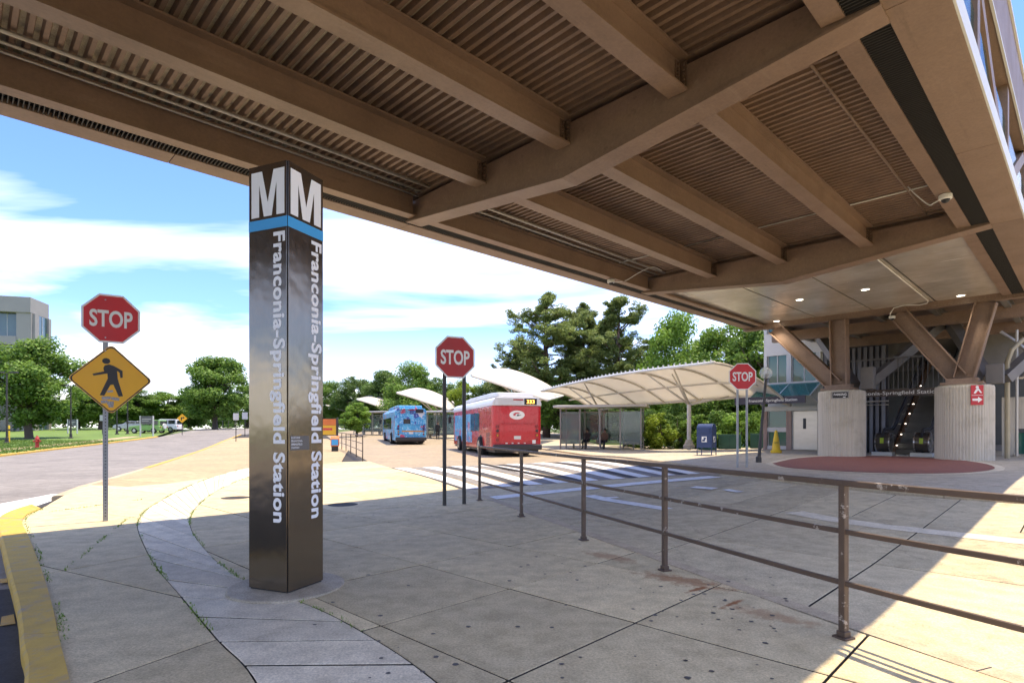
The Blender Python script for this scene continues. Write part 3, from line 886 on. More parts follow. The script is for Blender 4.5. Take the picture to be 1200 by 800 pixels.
# cross girders: bottom flange drops to its lowest point at mid-width
def girder(a, m):
    bl, bm_, br_ = 9.42, 5.42, 1.42
    zl, zm = ZB-0.02, ZB-0.42
    prof = []
    nseg = 2
    def zbot(b):
        t = abs(b-bm_)/(bl-bm_)
        return zm + (zl-zm)*min(1, t)
    bs = [bl + (br_-bl)*i/nseg for i in range(nseg+1)]
    mb = MB()
    low = [(a-0.010, b, zbot(b)+0.012) for b in bs]; up = [(a-0.010, b, ZB+0.43) for b in bs[::-1]]
    mb.ext(low+up, (0.02,0,0))
    for i in range(nseg):
        mb.bar((a, bs[i], zbot(bs[i])), (a, bs[i+1], zbot(bs[i+1])), 0.36, 0.03)
    mb.bar((a, bl, ZB+0.445), (a, br_, ZB+0.445), 0.34, 0.028)
    # box sides: the girder is a closed section
    for s_ in (-1, 1):
        lw_ = [(a+s_*0.14, b, zbot(b)+0.015) for b in bs]; u2 = [(a+s_*0.14, b, ZB+0.33) for b in bs[::-1]]
        mb.ext(lw_+u2, (s_*0.012,0,0))
    return mb.build('cross_girder', m, bridge)
for a in GIR[1:4]: girder(a, M['brown'])
# corrugated steel deck, one sheet per strip and bay
def deck_sheet(a0, a1, b0, b1, pitch=0.140):
    n = int((a1-a0)/pitch); p = (a1-a0)/n
    prof = []
    for i in range(n):
        x = a0 + i*p
        prof += [(x, ZD), (x+0.36*p, ZD), (x+0.50*p, ZD+0.072), (x+0.86*p, ZD+0.072)]
        if i == n-1: prof.append((x+p, ZD))
    mb = MB(); k = len(prof)
    vv = [(x, b0, z) for x, z in prof] + [(x, b1, z) for x, z in prof]
    mb.add(vv, [(i, i+1, k+i+1, k+i) for i in range(k-1)])
    return mb.build('deck_sheet', M['brown_deck'], bridge, fix=False)
strips = [EB[0]+0.09] + [EB[0]] + JB + [EB[1]] + [EB[1]-0.09]
strips = [9.19, 7.19, 5.38, 3.55, 1.83]
for gi in range(3):
    for i in range(4):
        deck_sheet(GIR[gi]+0.15, GIR[gi+1]-0.15, strips[i]-0.005, strips[i+1]+0.005)
# walking slab above the deck
mb = MB(); mb.box(A0, A1+16, 1.30, 9.70, ZD+0.07, ZD+0.30); mb.build('deck_slab', M['plaza'], bridge)
# fascias and the dark ventilation grilles beside the edge beams
for (y0, y1, nm) in ((9.57, 9.96, 'fascia'), (0.94, 1.43, 'fascia')):
    k = 0
    a = A0
    while a < A1+0.3:
        e = min(A1+0.4, a+4.15)
        mb = MB(); mb.box(a+0.004, e-0.004, y0, y1, ZB, ZB+0.34)
        mb.build(nm, M['fascia'], bridge, bevel=0.006); a = e
for (y0, y1) in ((9.30, 9.57), (1.43, 1.72)):
    mb = MB(); mb.box(A0, A1, y0, y1, ZB+0.30, ZB+0.32)
    x = A0+0.02
    while x < A1:
        mb.box(x, x+0.012, y0+0.002, y1-0.002, ZB+0.012, ZB+0.060); x += 0.05
    for i in range(5):
        yy = y0 + (y1-y0)*(i+0.5)/5
        mb.box(A0, A1, yy-0.004, yy+0.004, ZB+0.062, ZB+0.085)
    o = mb.build('vent_grille', M['grate'], bridge, fix=False); o['kind'] = 'stuff'
# outer side (towards the open sky): pale strip for the sunlit fascia face, glass strip, side truss and roof beam
mb = MB(); mb.box(A0, A1+0.4, 0.915, 0.938, ZB+0.002, ZB+0.25); mb.build('sunlit_edge', M['trim'], bridge)  # pale colour gives the fascia's outer side its sunlit white
M['rail_glass'] = glassmat('bridge_side_glass', (0.10,0.16,0.14), 0.05, 0.55)
for i in range(8):
    x0 = A0 + i*4.15; mb = MB(); mb.box(x0+0.05, x0+4.10, 1.20, 1.212, ZD+0.30, ZD+1.5); mb.build('side_pane', M['rail_glass'], bridge)
mb = MB(); mb.box(A0, A1+16, 1.14, 1.40, 8.15, 8.18); mb.box(A0, A1+16, 1.14, 1.16, 8.18, 9.6); mb.box(A0, A1+16, 1.14, 1.40, 9.6, 9.63); mb.build('roof_beam', M['fascia'], bridge)
mb = MB(); mb.box(A0, A1+16, 1.10, 1.138, 8.12, 8.17); mb.box(A0, A1+16, 1.10, 1.138, 9.58, 9.66); mb.build('roof_trim', M['trim'], bridge)
mb = MB(); mb.box(A0, A1+16, 1.40, 9.50, 9.3, 9.5); mb.build('roof', M['fascia'], bridge)
mb = MB(); mb.box(A0, A1+16, 9.50, 9.70, 8.15, 9.63); mb.build('roof_beam', M['fascia'], bridge)
for i in range(9):
    x0 = A0 + i*4.15
    mb = MB(); mb.box(x0-0.13, x0+0.13, 1.16, 1.38, ZD+0.3, 8.16); mb.build('truss_post', M['fascia'], bridge)
    if i < 8:
        mb = MB(); p0, p1 = ((x0+0.2, 1.27, ZD+0.35), (x0+3.9, 1.27, 8.1))
        if i % 2: p0, p1 = ((x0+0.2, 1.27, 8.1), (x0+3.9, 1.27, ZD+0.35))
        mb.bar(p0, p1, 0.20, 0.26); mb.build('truss_diagonal', M['fascia'], bridge)
    mb = MB(); mb.box(x0-0.13, x0+0.13, 9.52, 9.68, ZD+0.3, 8.16); mb.build('truss_post', M['fascia'], bridge)
# polished metal soffit over the last bay
def soffitmat():
    m, nt, b, out = _mat('brushed_metal_soffit')
    tc = N(nt, 'ShaderNodeTexCoord').outputs['Object']
    mp = N(nt, 'ShaderNodeMapping'); mp.inputs['Scale'].default_value = (9, 0.5, 1); nt.links.new(tc, mp.inputs[0])
    n1 = noise_n(nt, mp.outputs[0], 2.0, 6, 0.6); n2 = noise_n(nt, tc, 0.8, 4)
    c = mixc(nt, n1.outputs['Fac'], (0.62,0.57,0.50), (0.85,0.80,0.72)); c = mixc(nt, ramp_n(nt, n2.outputs['Fac'], 0.4, 0.7).outputs[0], c, (0.52,0.46,0.39))
    nt.links.new(c, b.inputs['Base Color']); b.inputs['Metallic'].default_value = 0.45
    r_ = N(nt, 'ShaderNodeMapRange'); r_.inputs[3].default_value = 0.12; r_.inputs[4].default_value = 0.34; nt.links.new(n1.outputs['Fac'], r_.inputs[0]); nt.links.new(r_.outputs[0], b.inputs['Roughness'])
    bp = N(nt, 'ShaderNodeBump'); bp.inputs['Strength'].default_value = 0.12; bp.inputs['Distance'].default_value = 0.02; nt.links.new(n1.outputs['Fac'], bp.inputs['Height']); nt.links.new(bp.outputs[0], b.inputs['Normal'])
    return m
M['soffit'] = soffitmat()
M['lamp'] = mat('lit_lamp', (0.9,0.88,0.8), 0.4, emit=(1.0,0.93,0.78), es=3.0)
ZS = ZB + 0.10
bb = [9.28, 7.25, 5.42, 3.60, 1.78]
for i in range(4):
    for k in range(5):
        x0 = 14.98 + k*1.60
        mb = MB(); mb.box(x0+0.003, x0+1.597, bb[i+1]+0.022, bb[i]-0.022, ZS, ZS+0.03); mb.build('soffit_panel', M['soffit'], bridge, bevel=0.004)
mb = MB(); mb.box(14.95, 23.0, 1.75, 9.29, ZS+0.05, ZS+0.08); mb.build('soffit_backing', M['grate'], bridge)
def bridge_hit(px, py, z):
    d = (z-EYE)*FPX/(HY-py); x = (px-CX)/FPX*d
    return (x*AX.x + d*AX.y, x*BX.x + d*BX.y)
for (px, py) in ((937,351),(1014,339),(1126,346),(910,376)):
    a, b = bridge_hit(px, py, ZS)
    mb = MB(); mb.lathe([(0.135,0.0),(0.135,-0.012),(0.11,-0.016),(0.105,-0.004)], 20, (a, b, ZS)); dl = mb.build('downlight', M['trim'], bridge)
    mb = MB(); mb.lathe([(0.10,-0.0105),(0.02,-0.0115)], 16, (a, b, ZS)); mb.build('lens', M['lamp'], dl)
    ld = bpy.data.lights.new('downlight_beam', 'SPOT'); ld.energy = 38; ld.spot_size = R(100); ld.spot_blend = 0.6; ld.color = (1.0,0.90,0.74); ld.shadow_soft_size = 0.09
    lo_ = bpy.data.objects.new('downlight_beam', ld); COL.objects.link(lo_); lo_.parent = dl; lo_.location = (a, b, ZS-0.03)
# end girder over the piers, with rows of rivets
eg = MB(); a = 23.1
eg.box(a-0.16, a+0.16, 0.95, 9.98, ZB-0.10, ZB-0.075); eg.box(a-0.012, a+0.012, 0.95, 9.98, ZB-0.075, ZB+0.40); eg.box(a-0.16, a+0.16, 0.95, 9.98, ZB+0.40, ZB+0.425)
eg.box(a-0.14, a-0.12, 0.96, 9.97, ZB-0.08, ZB+0.38)
o_eg = eg.build('end_girder', M['brown'], bridge)
rv = MB()
y = 1.05
while y < 9.9:
    rv.box(a-0.152, a-0.139, y, y+0.022, ZB-0.055, ZB-0.033); y += 0.085
for cy in (9.6, 6.3, 5.95, 2.35, 2.0):
    for r_ in range(5):
        for dx in (-0.1, 0.0, 0.1):
            rv.box(a-0.152, a-0.139, cy+dx-0.012, cy+dx+0.012, ZB+0.01+r_*0.075, ZB+0.034+r_*0.075)
rv.build('rivet_row', M['brown'], o_eg)['kind'] = 'stuff'
for y in (9.7, 9.25, 1.25, 1.0):
    mb = MB(); mb.box(a-0.18, a-0.14, y-0.012, y+0.012, ZB-0.07, ZB+0.39); mb.build('stiffener', M['brown'], o_eg)
# inclined legs from the piers up to the end girder
def bpt(px, py, d):
    p = P(px, py, d); return Vector((p.x*AX.x + p.y*AX.y, p.x*BX.x + p.y*BX.y, p.z))
COLS = [(23.6, 6.55), (23.6, 2.95)]
def leg(p0, p1, w=0.46, h=0.50):
    """wide-flange strut: two flanges with the web set back between them"""
    p0 = Vector(p0); p1 = Vector(p1); d = (p1-p0).normalized()
    n = d.cross(Vector((1,0,0))).normalized(); mb = MB()
    for s_ in (-1, 1):
        mb.bar(p0+n*s_*h/2, p1+n*s_*h/2, w, 0.035, up=n)
    mb.bar(p0, p1, 0.025, h-0.03, up=n)
    return mb.build('inclined_leg', M['brown'], bridge)
zt = ZB-0.10; zc = 3.06; ZP = 2.86
leg((23.3, COLS[0][1]+0.12, zc), (23.1, 8.75, zt))
leg((23.3, COLS[0][1]-0.04, zc), (23.1, 6.50, zt))
leg((23.3, COLS[1][1]+0.10, zc), (23.1, 4.67, zt))
leg((23.3, COLS[1][1]-0.04, zc), (23.1, 2.33, zt))
for cy in (COLS[0][1], COLS[1][1]):
    mb = MB(); mb.box(23.0, 23.7, cy-0.55, cy+0.55, ZP, ZP+0.08); mb.box(23.08, 23.55, cy-0.42, cy+0.42, ZP+0.08, zc); mb.build('bearing_plate', M['brown'], bridge, bevel=0.008)
# rear frame beyond the piers: beams, raking legs, purlins
for (p0, p1, w, h) in (((25.6,0.2,ZB-0.1),(25.6,9.8,ZB-0.1),0.3,0.4), ((29.5,0.2,ZB-0.1),(29.5,9.8,ZB-0.1),0.3,0.4)):
    mb = MB(); mb.bar(p0, p1, w, h); mb.build('rear_beam', M['brown'], bridge)
M['greysteel'] = mat('grey_steel', (0.16,0.15,0.14), 0.5, var=0.12, dirt=(0.09,0.07,0.05))
for (b0, b1) in ((5.9, 4.0), (6.3, 8.2), (2.0, 0.3), (2.4, 3.7)):
    mb = MB(); mb.bar((24.3, b0, zc), (26.6, b1, ZB-0.15), 0.34, 0.30); mb.build('raking_leg', M['greysteel'], bridge)
mb = MB(); mb.box(23.3, 40, 0.9, 9.9, ZB+0.32, ZB+0.34); mb.build('rear_deck', M['brown_deck'], bridge)
for y in (2.0, 3.9, 5.6, 7.4, 9.2):
    ibeam('joist', (23.3, y, ZB+0.02), (39, y, ZB+0.02), 0.30, 0.18, M['greysteel'], bridge)

# concrete piers with board-marked ribs
def ribconc():
    m, nt, b, out = _mat('ribbed_concrete')
    tc = N(nt, 'ShaderNodeTexCoord').outputs['Object']
    mp = N(nt, 'ShaderNodeMapping'); mp.inputs['Scale'].default_value = (14, 14, 0.5); nt.links.new(tc, mp.inputs[0])
    n1 = noise_n(nt, mp.outputs[0], 1.0, 4, 0.6); n2 = noise_n(nt, tc, 1.6, 8, 0.65)
    c = mixc(nt, ramp_n(nt, n1.outputs['Fac'], 0.35, 0.65).outputs[0], (0.46,0.415,0.33), (0.54,0.49,0.395))
    c = mixc(nt, ramp_n(nt, n2.outputs['Fac'], 0.52, 0.74, (0,0,0,1), (0.5,0.5,0.5,1)).outputs[0], c, (0.25,0.205,0.14))
    nt.links.new(c, b.inputs['Base Color']); b.inputs['Roughness'].default_value = 0.9
    bp = N(nt, 'ShaderNodeBump'); bp.inputs['Strength'].default_value = 0.4; bp.inputs['Distance'].default_value = 0.02; nt.links.new(n2.outputs['Fac'], bp.inputs['Height']); nt.links.new(bp.outputs[0], b.inputs['Normal'])
    return m
M['ribconc'] = ribconc()
lab = ['ribbed concrete bridge pier left of the escalator, small black sign near its top', 'ribbed concrete bridge pier right of the escalator carrying a red arrow sign']
for k, (ca, cb) in enumerate(COLS):
    w_ = ab(ca, cb); zg = hz(w_.x, w_.y)+0.03
    t = thing('concrete_pier', lab[k], 'pier', (w_.x, w_.y, zg), 0, 'concrete piers of the footbridge')
    mb = MB(); n = 232; r0 = 0.78
    def rr2(i): return r0 - (0.011 if i % 4 in (2,3) else 0.0)
    H = ZP - 0.035 - zg
    zs = [0, 0.02, H-0.06, H]
    vv = []; 
    for zi, z in enumerate(zs):
        for i in range(n):
            th = 2*math.pi*i/n; q = rr2(i) - (0.02 if zi == 3 else 0); vv.append((q*math.cos(th), q*math.sin(th), z))
    ff = [(zi*n+i, zi*n+(i+1) % n, (zi+1)*n+(i+1) % n, (zi+1)*n+i) for zi in range(3) for i in range(n)] + [tuple(3*n+i for i in range(n))]
    mb.add(vv, ff); mb.build('shaft', M['ribconc'], t)
    mb = MB(); mb.lathe([(0.70,H),(0.70,H+0.03),(0.66,H+0.035)], 48); mb.build('cap', M['plaza'], t)
# small signs on the piers
M['sign_red'] = mat('red_sign_paint', (0.50,0.025,0.03), 0.4, var=0.05)
M['sign_white'] = mat('white_sign_paint', (0.82,0.81,0.76), 0.45, var=0.04)
M['sign_black'] = mat('black_sign_paint', (0.025,0.022,0.02), 0.4)
def facing(px, z, d):  # a point and basis turned to face the camera side
    p = P(px, 0, d); p.z = z; n = Vector((-p.x, -p.y, 0)).normalized(); ux = Vector((-n.y, n.x, 0)); return p, n, ux
pc = ab(*COLS[1]); toc = Vector((-pc.x, -pc.y, 0)).normalized(); ang0 = math.atan2(toc.y, toc.x) + R(24)
n_ = Vector((math.cos(ang0), math.sin(ang0), 0)); ux = Vector((-n_.y, n_.x, 0)); uy = Vector((0,0,1))
c0 = Vector((pc.x, pc.y, 0)) + n_*0.80
t = thing('wall_sign', 'red and white sign with figure and right arrow on the pier', 'sign', (c0.x, c0.y, 2.19)); o0 = Vector((c0.x, c0.y, 2.19))
def qd(mb, o, ux, uy, x0, x1, y0, y1, lift, th=0.012):
    n = ux.cross(uy)
    mb.ext([o+ux*x0+uy*y0+n*lift, o+ux*x1+uy*y0+n*lift, o+ux*x1+uy*y1+n*lift, o+ux*x0+uy*y1+n*lift], -n*th)
z0 = Vector((0,0,0))
mb = MB(); qd(mb, z0, ux, uy, -0.17, 0.17, 0.0, 0.62, 0.0); mb.build('panel', M['sign_red'], t)
mb = MB(); nn = ux.cross(uy)*0.004
def poly_on(mb, pts, ux, uy, lift):
    n = ux.cross(uy); mb.ext([ux*x+uy*y+n*lift for x, y in pts], -n*0.002)
poly_on(mb, [(-0.13,0.13),(0.02,0.13),(0.02,0.07),(0.14,0.165),(0.02,0.26),(0.02,0.20),(-0.13,0.20)], ux, uy, 0.003)
poly_on(mb, [(-0.10,0.36),(-0.04,0.36),(0.02,0.46),(0.09,0.37),(0.13,0.38),(0.04,0.52),(-0.03,0.50)], ux, uy, 0.003)
mb.ext([ux*(0.0+0.045*math.cos(q)) + uy*(0.555+0.045*math.sin(q)) + nn*0.75 for q in [i*0.628 for i in range(10)]], -nn*0.5)
poly_on(mb, [(-0.15,0.295),(0.15,0.295),(0.15,0.308),(-0.15,0.308)], ux, uy, 0.003)
mb.build('symbol', M['sign_white'], t)
pc = ab(*COLS[0]); toc = Vector((-pc.x, -pc.y, 0)).normalized(); ang0 = math.atan2(toc.y, toc.x) - R(3)
n_ = Vector((math.cos(ang0), math.sin(ang0), 0)); ux = Vector((-n_.y, n_.x, 0))
c0 = Vector((pc.x, pc.y, 0)) + n_*0.80
t = thing('wall_sign', 'small black plate with white border and lettering on the pier', 'sign', (c0.x, c0.y, 2.54))
mb = MB(); qd(mb, z0, ux, uy, -0.27, 0.27, 0.0, 0.25, 0.0); mb.build('panel', M['sign_black'], t)
mb = MB()
for (x0, x1, y0, y1) in ((-0.255,0.255,0.235,0.243),(-0.255,0.255,0.007,0.015),(-0.255,-0.247,0.015,0.235),(0.247,0.255,0.015,0.235)): qd(mb, z0, ux, uy, x0, x1, y0, y1, 0.003, 0.002)
qd(mb, z0, ux, uy, 0.09, 0.17, 0.035, 0.065, 0.003, 0.002)
put_text(mb, 'PARKING', ux*0 + uy*0.10, ux, uy, 0.085, 0.40, 0.02, 'CENTER', 0.003)
mb.build('lettering', M['sign_white'], t)

# conduits under the deck
def conduit(name, label, pts, r, m, cat='conduit', group=None):
    o = Vector(pts[0]); mb = MB(); mb.tube([Vector(p)-o for p in pts], r, 8)
    ob = mb.build(name, m, None, smooth=True); 
    wo = ab(o.x, o.y, o.z); ob.location = wo; ob.rotation_euler = (0,0,BR)
    return tag(ob, label, cat, group)
for k, (b, z, r, lb) in enumerate(((8.62, ZD-0.05, 0.030, 'thick pale conduit pipe along the left edge beam, nearest the joist'), (8.86, ZD-0.06, 0.022, 'thin conduit pipe between the thick pipe and the left edge beam'), (8.97, ZD-0.12, 0.016, 'thin lower conduit hugging the left edge beam under the footbridge'))):
    c_ = conduit('conduit', lb, [(-8, b, z), (-1.95, b, z), (6.3, b, z)], r, M['conduit'])
for k, (b, z, r, lb) in enumerate(((8.62, ZD-0.05, 0.030, 'thick pale conduit pipe in the far bay along left edge beam'), (8.86, ZD-0.06, 0.022, 'thin conduit pipe in the far bay beside the left edge beam'))):
    conduit('conduit', lb, [(6.7, b, z), (14.6, b, z)], r, M['conduit'])
# saddle clamps
for (a, b) in ((-0.6, 8.62),(2.4, 8.62),(5.2, 8.62)):
    pass
conduit('conduit', 'thin pale conduit crossing the far deck bay to the dome camera', [(12.9, 9.0, ZD-0.03), (12.9, 7.3, ZD-0.03), (12.9, 7.3, ZD-0.03+0.0), (12.9, 2.05, ZD-0.03)], 0.016, M['white_plastic'])
conduit('conduit', 'brown conduit running along the deck beside the right edge beam', [(6.7, 2.45, ZD-0.03), (14.6, 2.45, ZD-0.03)], 0.02, M['brown'])
def loop_cable(name, label, pts, r=0.012):
    s3 = []
    P_ = [Vector(p) for p in pts]
    for i in range(len(P_)-1):
        p0 = P_[max(0,i-1)]; p1 = P_[i]; p2 = P_[i+1]; p3 = P_[min(len(P_)-1,i+2)]
        for k in range(6):
            t = k/6; s3.append(0.5*((2*p1)+(p2-p0)*t+(2*p0-5*p1+4*p2-p3)*t*t+(3*p1-p0-3*p2+p3)*t**3))
    s3.append(P_[-1])
    return conduit(name, label, s3, r, M['white_plastic'], 'cable')
def dome_camera(label, a, b, z):
    w_ = ab(a, b, z); t = thing('dome_camera', label, 'camera', w_, BR)
    mb = MB(); mb.lathe([(0.085,0.0),(0.10,-0.01),(0.10,-0.075),(0.085,-0.09)], 20); mb.build('housing', M['white_plastic'], t, smooth='auto')
    mb = MB(); mb.lathe([(0.065,-0.088),(0.062,-0.11),(0.045,-0.135),(0.015,-0.148)], 18); mb.build('dome', M['black'], t, smooth=True)
a, b = bridge_hit(1108, 228, ZB); dome_camera('white dome camera under the right edge beam of the footbridge', a, b, ZB)
loop_cable('camera_cable', 'drooping grey cable feeding the dome camera on right edge beam', [(a+0.3, 2.4, ZD-0.05), (a+0.25, 2.25, ZB+0.18), (a+0.28, 2.08, ZB-0.02), (a+0.1, 1.98, ZB-0.07), (a+0.08, b+0.09, ZB-0.04)])
a, b = bridge_hit(716, 329, ZB-0.05)
dome_camera('white camera hanging from the left edge of the footbridge', a, b, ZB-0.02)
loop_cable('camera_cable', 'white cable drooping to the camera at left footbridge edge', [(a+0.15, b+0.02, ZB-0.06), (a+0.55, b-0.1, ZB+0.04), (a+0.8, b-0.35, ZB+0.25), (a+1.1, b-0.6, ZD-0.04), (a+1.6, b-0.6, ZD-0.04)])
a1_, b1_ = bridge_hit(1033, 306, ZS); a2_, b2_ = bridge_hit(1095, 357, ZS); a3_, b3_ = bridge_hit(1026, 369, ZB)
conduit('conduit', 'pale conduit along the metal soffit turning onto the end girder', [(15.1, b1_, ZS-0.03), (22.5, b2_, ZS-0.03), (22.85, b2_+0.08, ZS-0.04), (22.90, b2_+0.3, ZS-0.06), (22.90, 4.45, ZB+0.10), (22.9, 4.2+0.55, ZB+0.05), (22.88, 4.85, ZB-0.12), (22.88, 4.85, ZB-0.25)], 0.018, M['white_plastic'])
dome_camera('small white camera hanging below the end girder between the piers', 22.88, 4.80, ZB-0.22)

# ================================================================== STATION BUILDINGS
def broot(name, label, cat, a, b, dz=0.03):
    w_ = ab(a, b); return thing(name, label, cat, (w_.x, w_.y, hz(w_.x, w_.y)+dz), BR)
M['wpanel'] = mat('white_wall_panel', (0.62,0.60,0.56), 0.5, var=0.05, dirt=(0.45,0.42,0.37), dirt_a=0.4)
M['frame'] = mat('pale_window_frame', (0.55,0.55,0.52), 0.45, var=0.05)
M['green_glass'] = glassmat('green_tinted_glass', (0.03,0.13,0.10), 0.03, 0.80, (0.45,0.75,0.66))
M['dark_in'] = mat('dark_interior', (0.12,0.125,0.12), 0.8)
M['pink'] = mat('dusty_pink_column', (0.36,0.25,0.20), 0.7)
M['steeldoor'] = mat('brushed_steel_door', (0.50,0.44,0.36), 0.35, metal=0.7, var=0.14, vs_=1.2, aniso=(1,1,3))
M['darksign'] = mat('dark_purple_sign', (0.035,0.028,0.045), 0.4)
# --- glass lobby building left of the piers, front at a = 28.9
tw = broot('lobby_building', 'white panelled lobby building with green tinted windows beside the piers', 'building', 28.9, 9.0)
zg = tw.location.z
def tbox(name, x0, x1, b0, b1, z0, z1, m, parent=None, bevel=0):
    mb = MB(); mb.box(x0, x1, b0-9.0, b1-9.0, z0-zg, z1-zg); return mb.build(name, m, parent or tw, bevel=bevel)
tbox('wall', 0.35, 9.0, 8.6, 11.45, zg, 13.0, M['wpanel'])
for (z0, z1) in ((5.05,6.15),(8.3,9.3),(11.6,13.0)):
    tbox('wall_panel', 0.0, 0.348, 8.6, 11.5, z0, z1, M['wpanel'], bevel=0.01)
for (b0, b1) in ((11.35,11.5),(10.20,10.40),(8.9,9.08)):
    tbox('mullion', -0.02, 0.346, b0, b1, 3.72, 5.05, M['frame']); tbox('mullion', -0.02, 0.346, b0, b1, 6.15, 8.3, M['frame']); tbox('mullion', -0.02, 0.346, b0, b1, 9.3, 11.6, M['frame'])
tbox('spandrel', -0.01, 0.347, 8.9, 11.49, 3.60, 3.72, M['wpanel'])
for (z0, z1) in ((3.72,5.05),(6.15,8.3),(9.3,11.6)):
    for (b0, b1) in ((10.40,11.35),(9.08,10.20)):
        w_ = tbox('window', 0.10, 0.12, b0, b1, z0, z1, M['green_glass'])
        tbox('frame', 0.07, 0.15, (b0+b1)/2-0.02, (b0+b1)/2+0.02, z0, z1, M['frame'], w_)
        for (ff0, ff1) in ((b0, b0+0.05),(b1-0.05, b1)): tbox('frame', 0.06, 0.15, ff0, ff1, z0, z1, M['frame'], w_)
for (z0, z1) in ((0.62,1.30),(1.52,2.32)):
    w_ = tbox('window', 0.10, 0.12, 10.42, 11.34, z0, z1, M['green_glass'])
    tbox('frame', 0.06, 0.15, 11.29, 11.34, z0, z1, M['frame'], w_)
tbox('sill', -0.02, 0.346, 10.40, 11.48, 1.30, 1.52, M['wpanel']); tbox('sill', -0.02, 0.346, 10.40, 11.48, zg+0.02, 0.62, M['wpanel'])
tbox('head_rail', -0.03, 0.346, 9.0, 11.48, 2.32, 2.55, M['frame'])
tbox('pilaster', -0.06, 0.340, 11.34, 11.52, zg, 2.32, M['pink']); tbox('pilaster', -0.06, 0.342, 10.18, 10.42, zg, 2.32, M['pink'])
dr = tbox('door', 0.05, 0.12, 9.05, 10.14, zg+0.02, 2.30, M['steeldoor'], bevel=0.006)
tbox('vision_panel', 0.030, 0.049, 9.55, 9.68, 1.45, 1.95, M['black'], dr); tbox('frame', 0.0, 0.13, 10.14, 10.18, zg, 2.32, M['frame'], dr)
# sloping glass awning with struts
M['awn_glass'] = glassmat('teal_awning_glass', (0.05,0.20,0.20), 0.04, 0.55, (0.55,0.85,0.83))
for (b0, b1) in ((11.55,10.3),(10.28,8.9)):
    mb = MB(); mb.ext([(-0.02,b0-9,3.62-zg),(-0.02,b1-9,3.62-zg),(-1.5,b1-9,2.95-zg),(-1.5,b0-9,2.95-zg)], (0,0,0.02)); aw = mb.build('awning_pane', M['awn_glass'], tw)
for b in (11.56, 10.29, 8.88):
    mb = MB(); mb.bar((-0.02,b-9,3.60-zg),(-1.52,b-9,2.93-zg),0.05,0.07); mb.bar((-0.02,b-9,2.62-zg),(-1.4,b-9,2.93-zg),0.05,0.05); mb.build('awning_strut', M['frame'], tw)
# station name board along the awning edge
c_ = ab(27.35, 11.75); 
t = thing('name_board', 'dark board with white station lettering under the glass awning', 'sign', (c_.x, c_.y, 2.62), BR)
mb = MB(); mb.box(0, 0.06, -2.7, 0.55, 0, 0.34); mb.build('panel', M['darksign'], t, bevel=0.004)
put_words('lettering', M['sign_white'], t, 'Franconia-Springfield Station', (-0.0,-0.15,0.11), (0,-1,0), (0,0,1), 0.12, 2.2, 0.012, extr=0.004)

# --- escalator
es = broot('escalator', 'dark escalator with black steps rising between the two concrete piers', 'escalator', 25.7, 4.95, 0.045)
M['esc_dark'] = mat('escalator_panel', (0.10,0.088,0.078), 0.25, metal=0.4, var=0.2)
M['esc_step'] = mat('escalator_step', (0.2,0.2,0.2), 0.5, metal=0.4)
M['esc_clad'] = mat('escalator_cladding', (0.30,0.31,0.29), 0.4, metal=0.3)
M['steel'] = mat('brushed_steel', (0.42,0.42,0.42), 0.28, metal=0.9)
M['esc_copper'] = mat('copper_skirt', (0.36,0.19,0.09), 0.3, metal=0.7, var=0.2)
SL = math.tan(R(30)); HT = 5.0
def escz(x): return 0.0 if x < 0.9 else min(HT, (x-0.9)*SL)
mb = MB()
stepm = mb
k = 0; x = 0.9
mb.box(-0.5, 0.9, -0.5, 0.5, -0.06, 0.012); mb.build('comb_plate', M['steel'], es)
stm = MB(); stm.box(0, 0.40, -0.5, 0.5, -0.02, 0.0); stm.box(0, 0.02, -0.5, 0.5, -0.22, -0.02); stm.box(-0.004,0.0,-0.5,0.5,-0.022,-0.004)
for q in range(24):
    stm.box(0.0, 0.40, -0.49+q*0.0417, -0.49+q*0.0417+0.014, 0.0, 0.006)
st_me = stm.mesh('step')
for i in range(12):
    o = link('step', st_me, M['esc_step'], es); o.location = (0.85+i*0.40, 0, 0.21*(i+1))
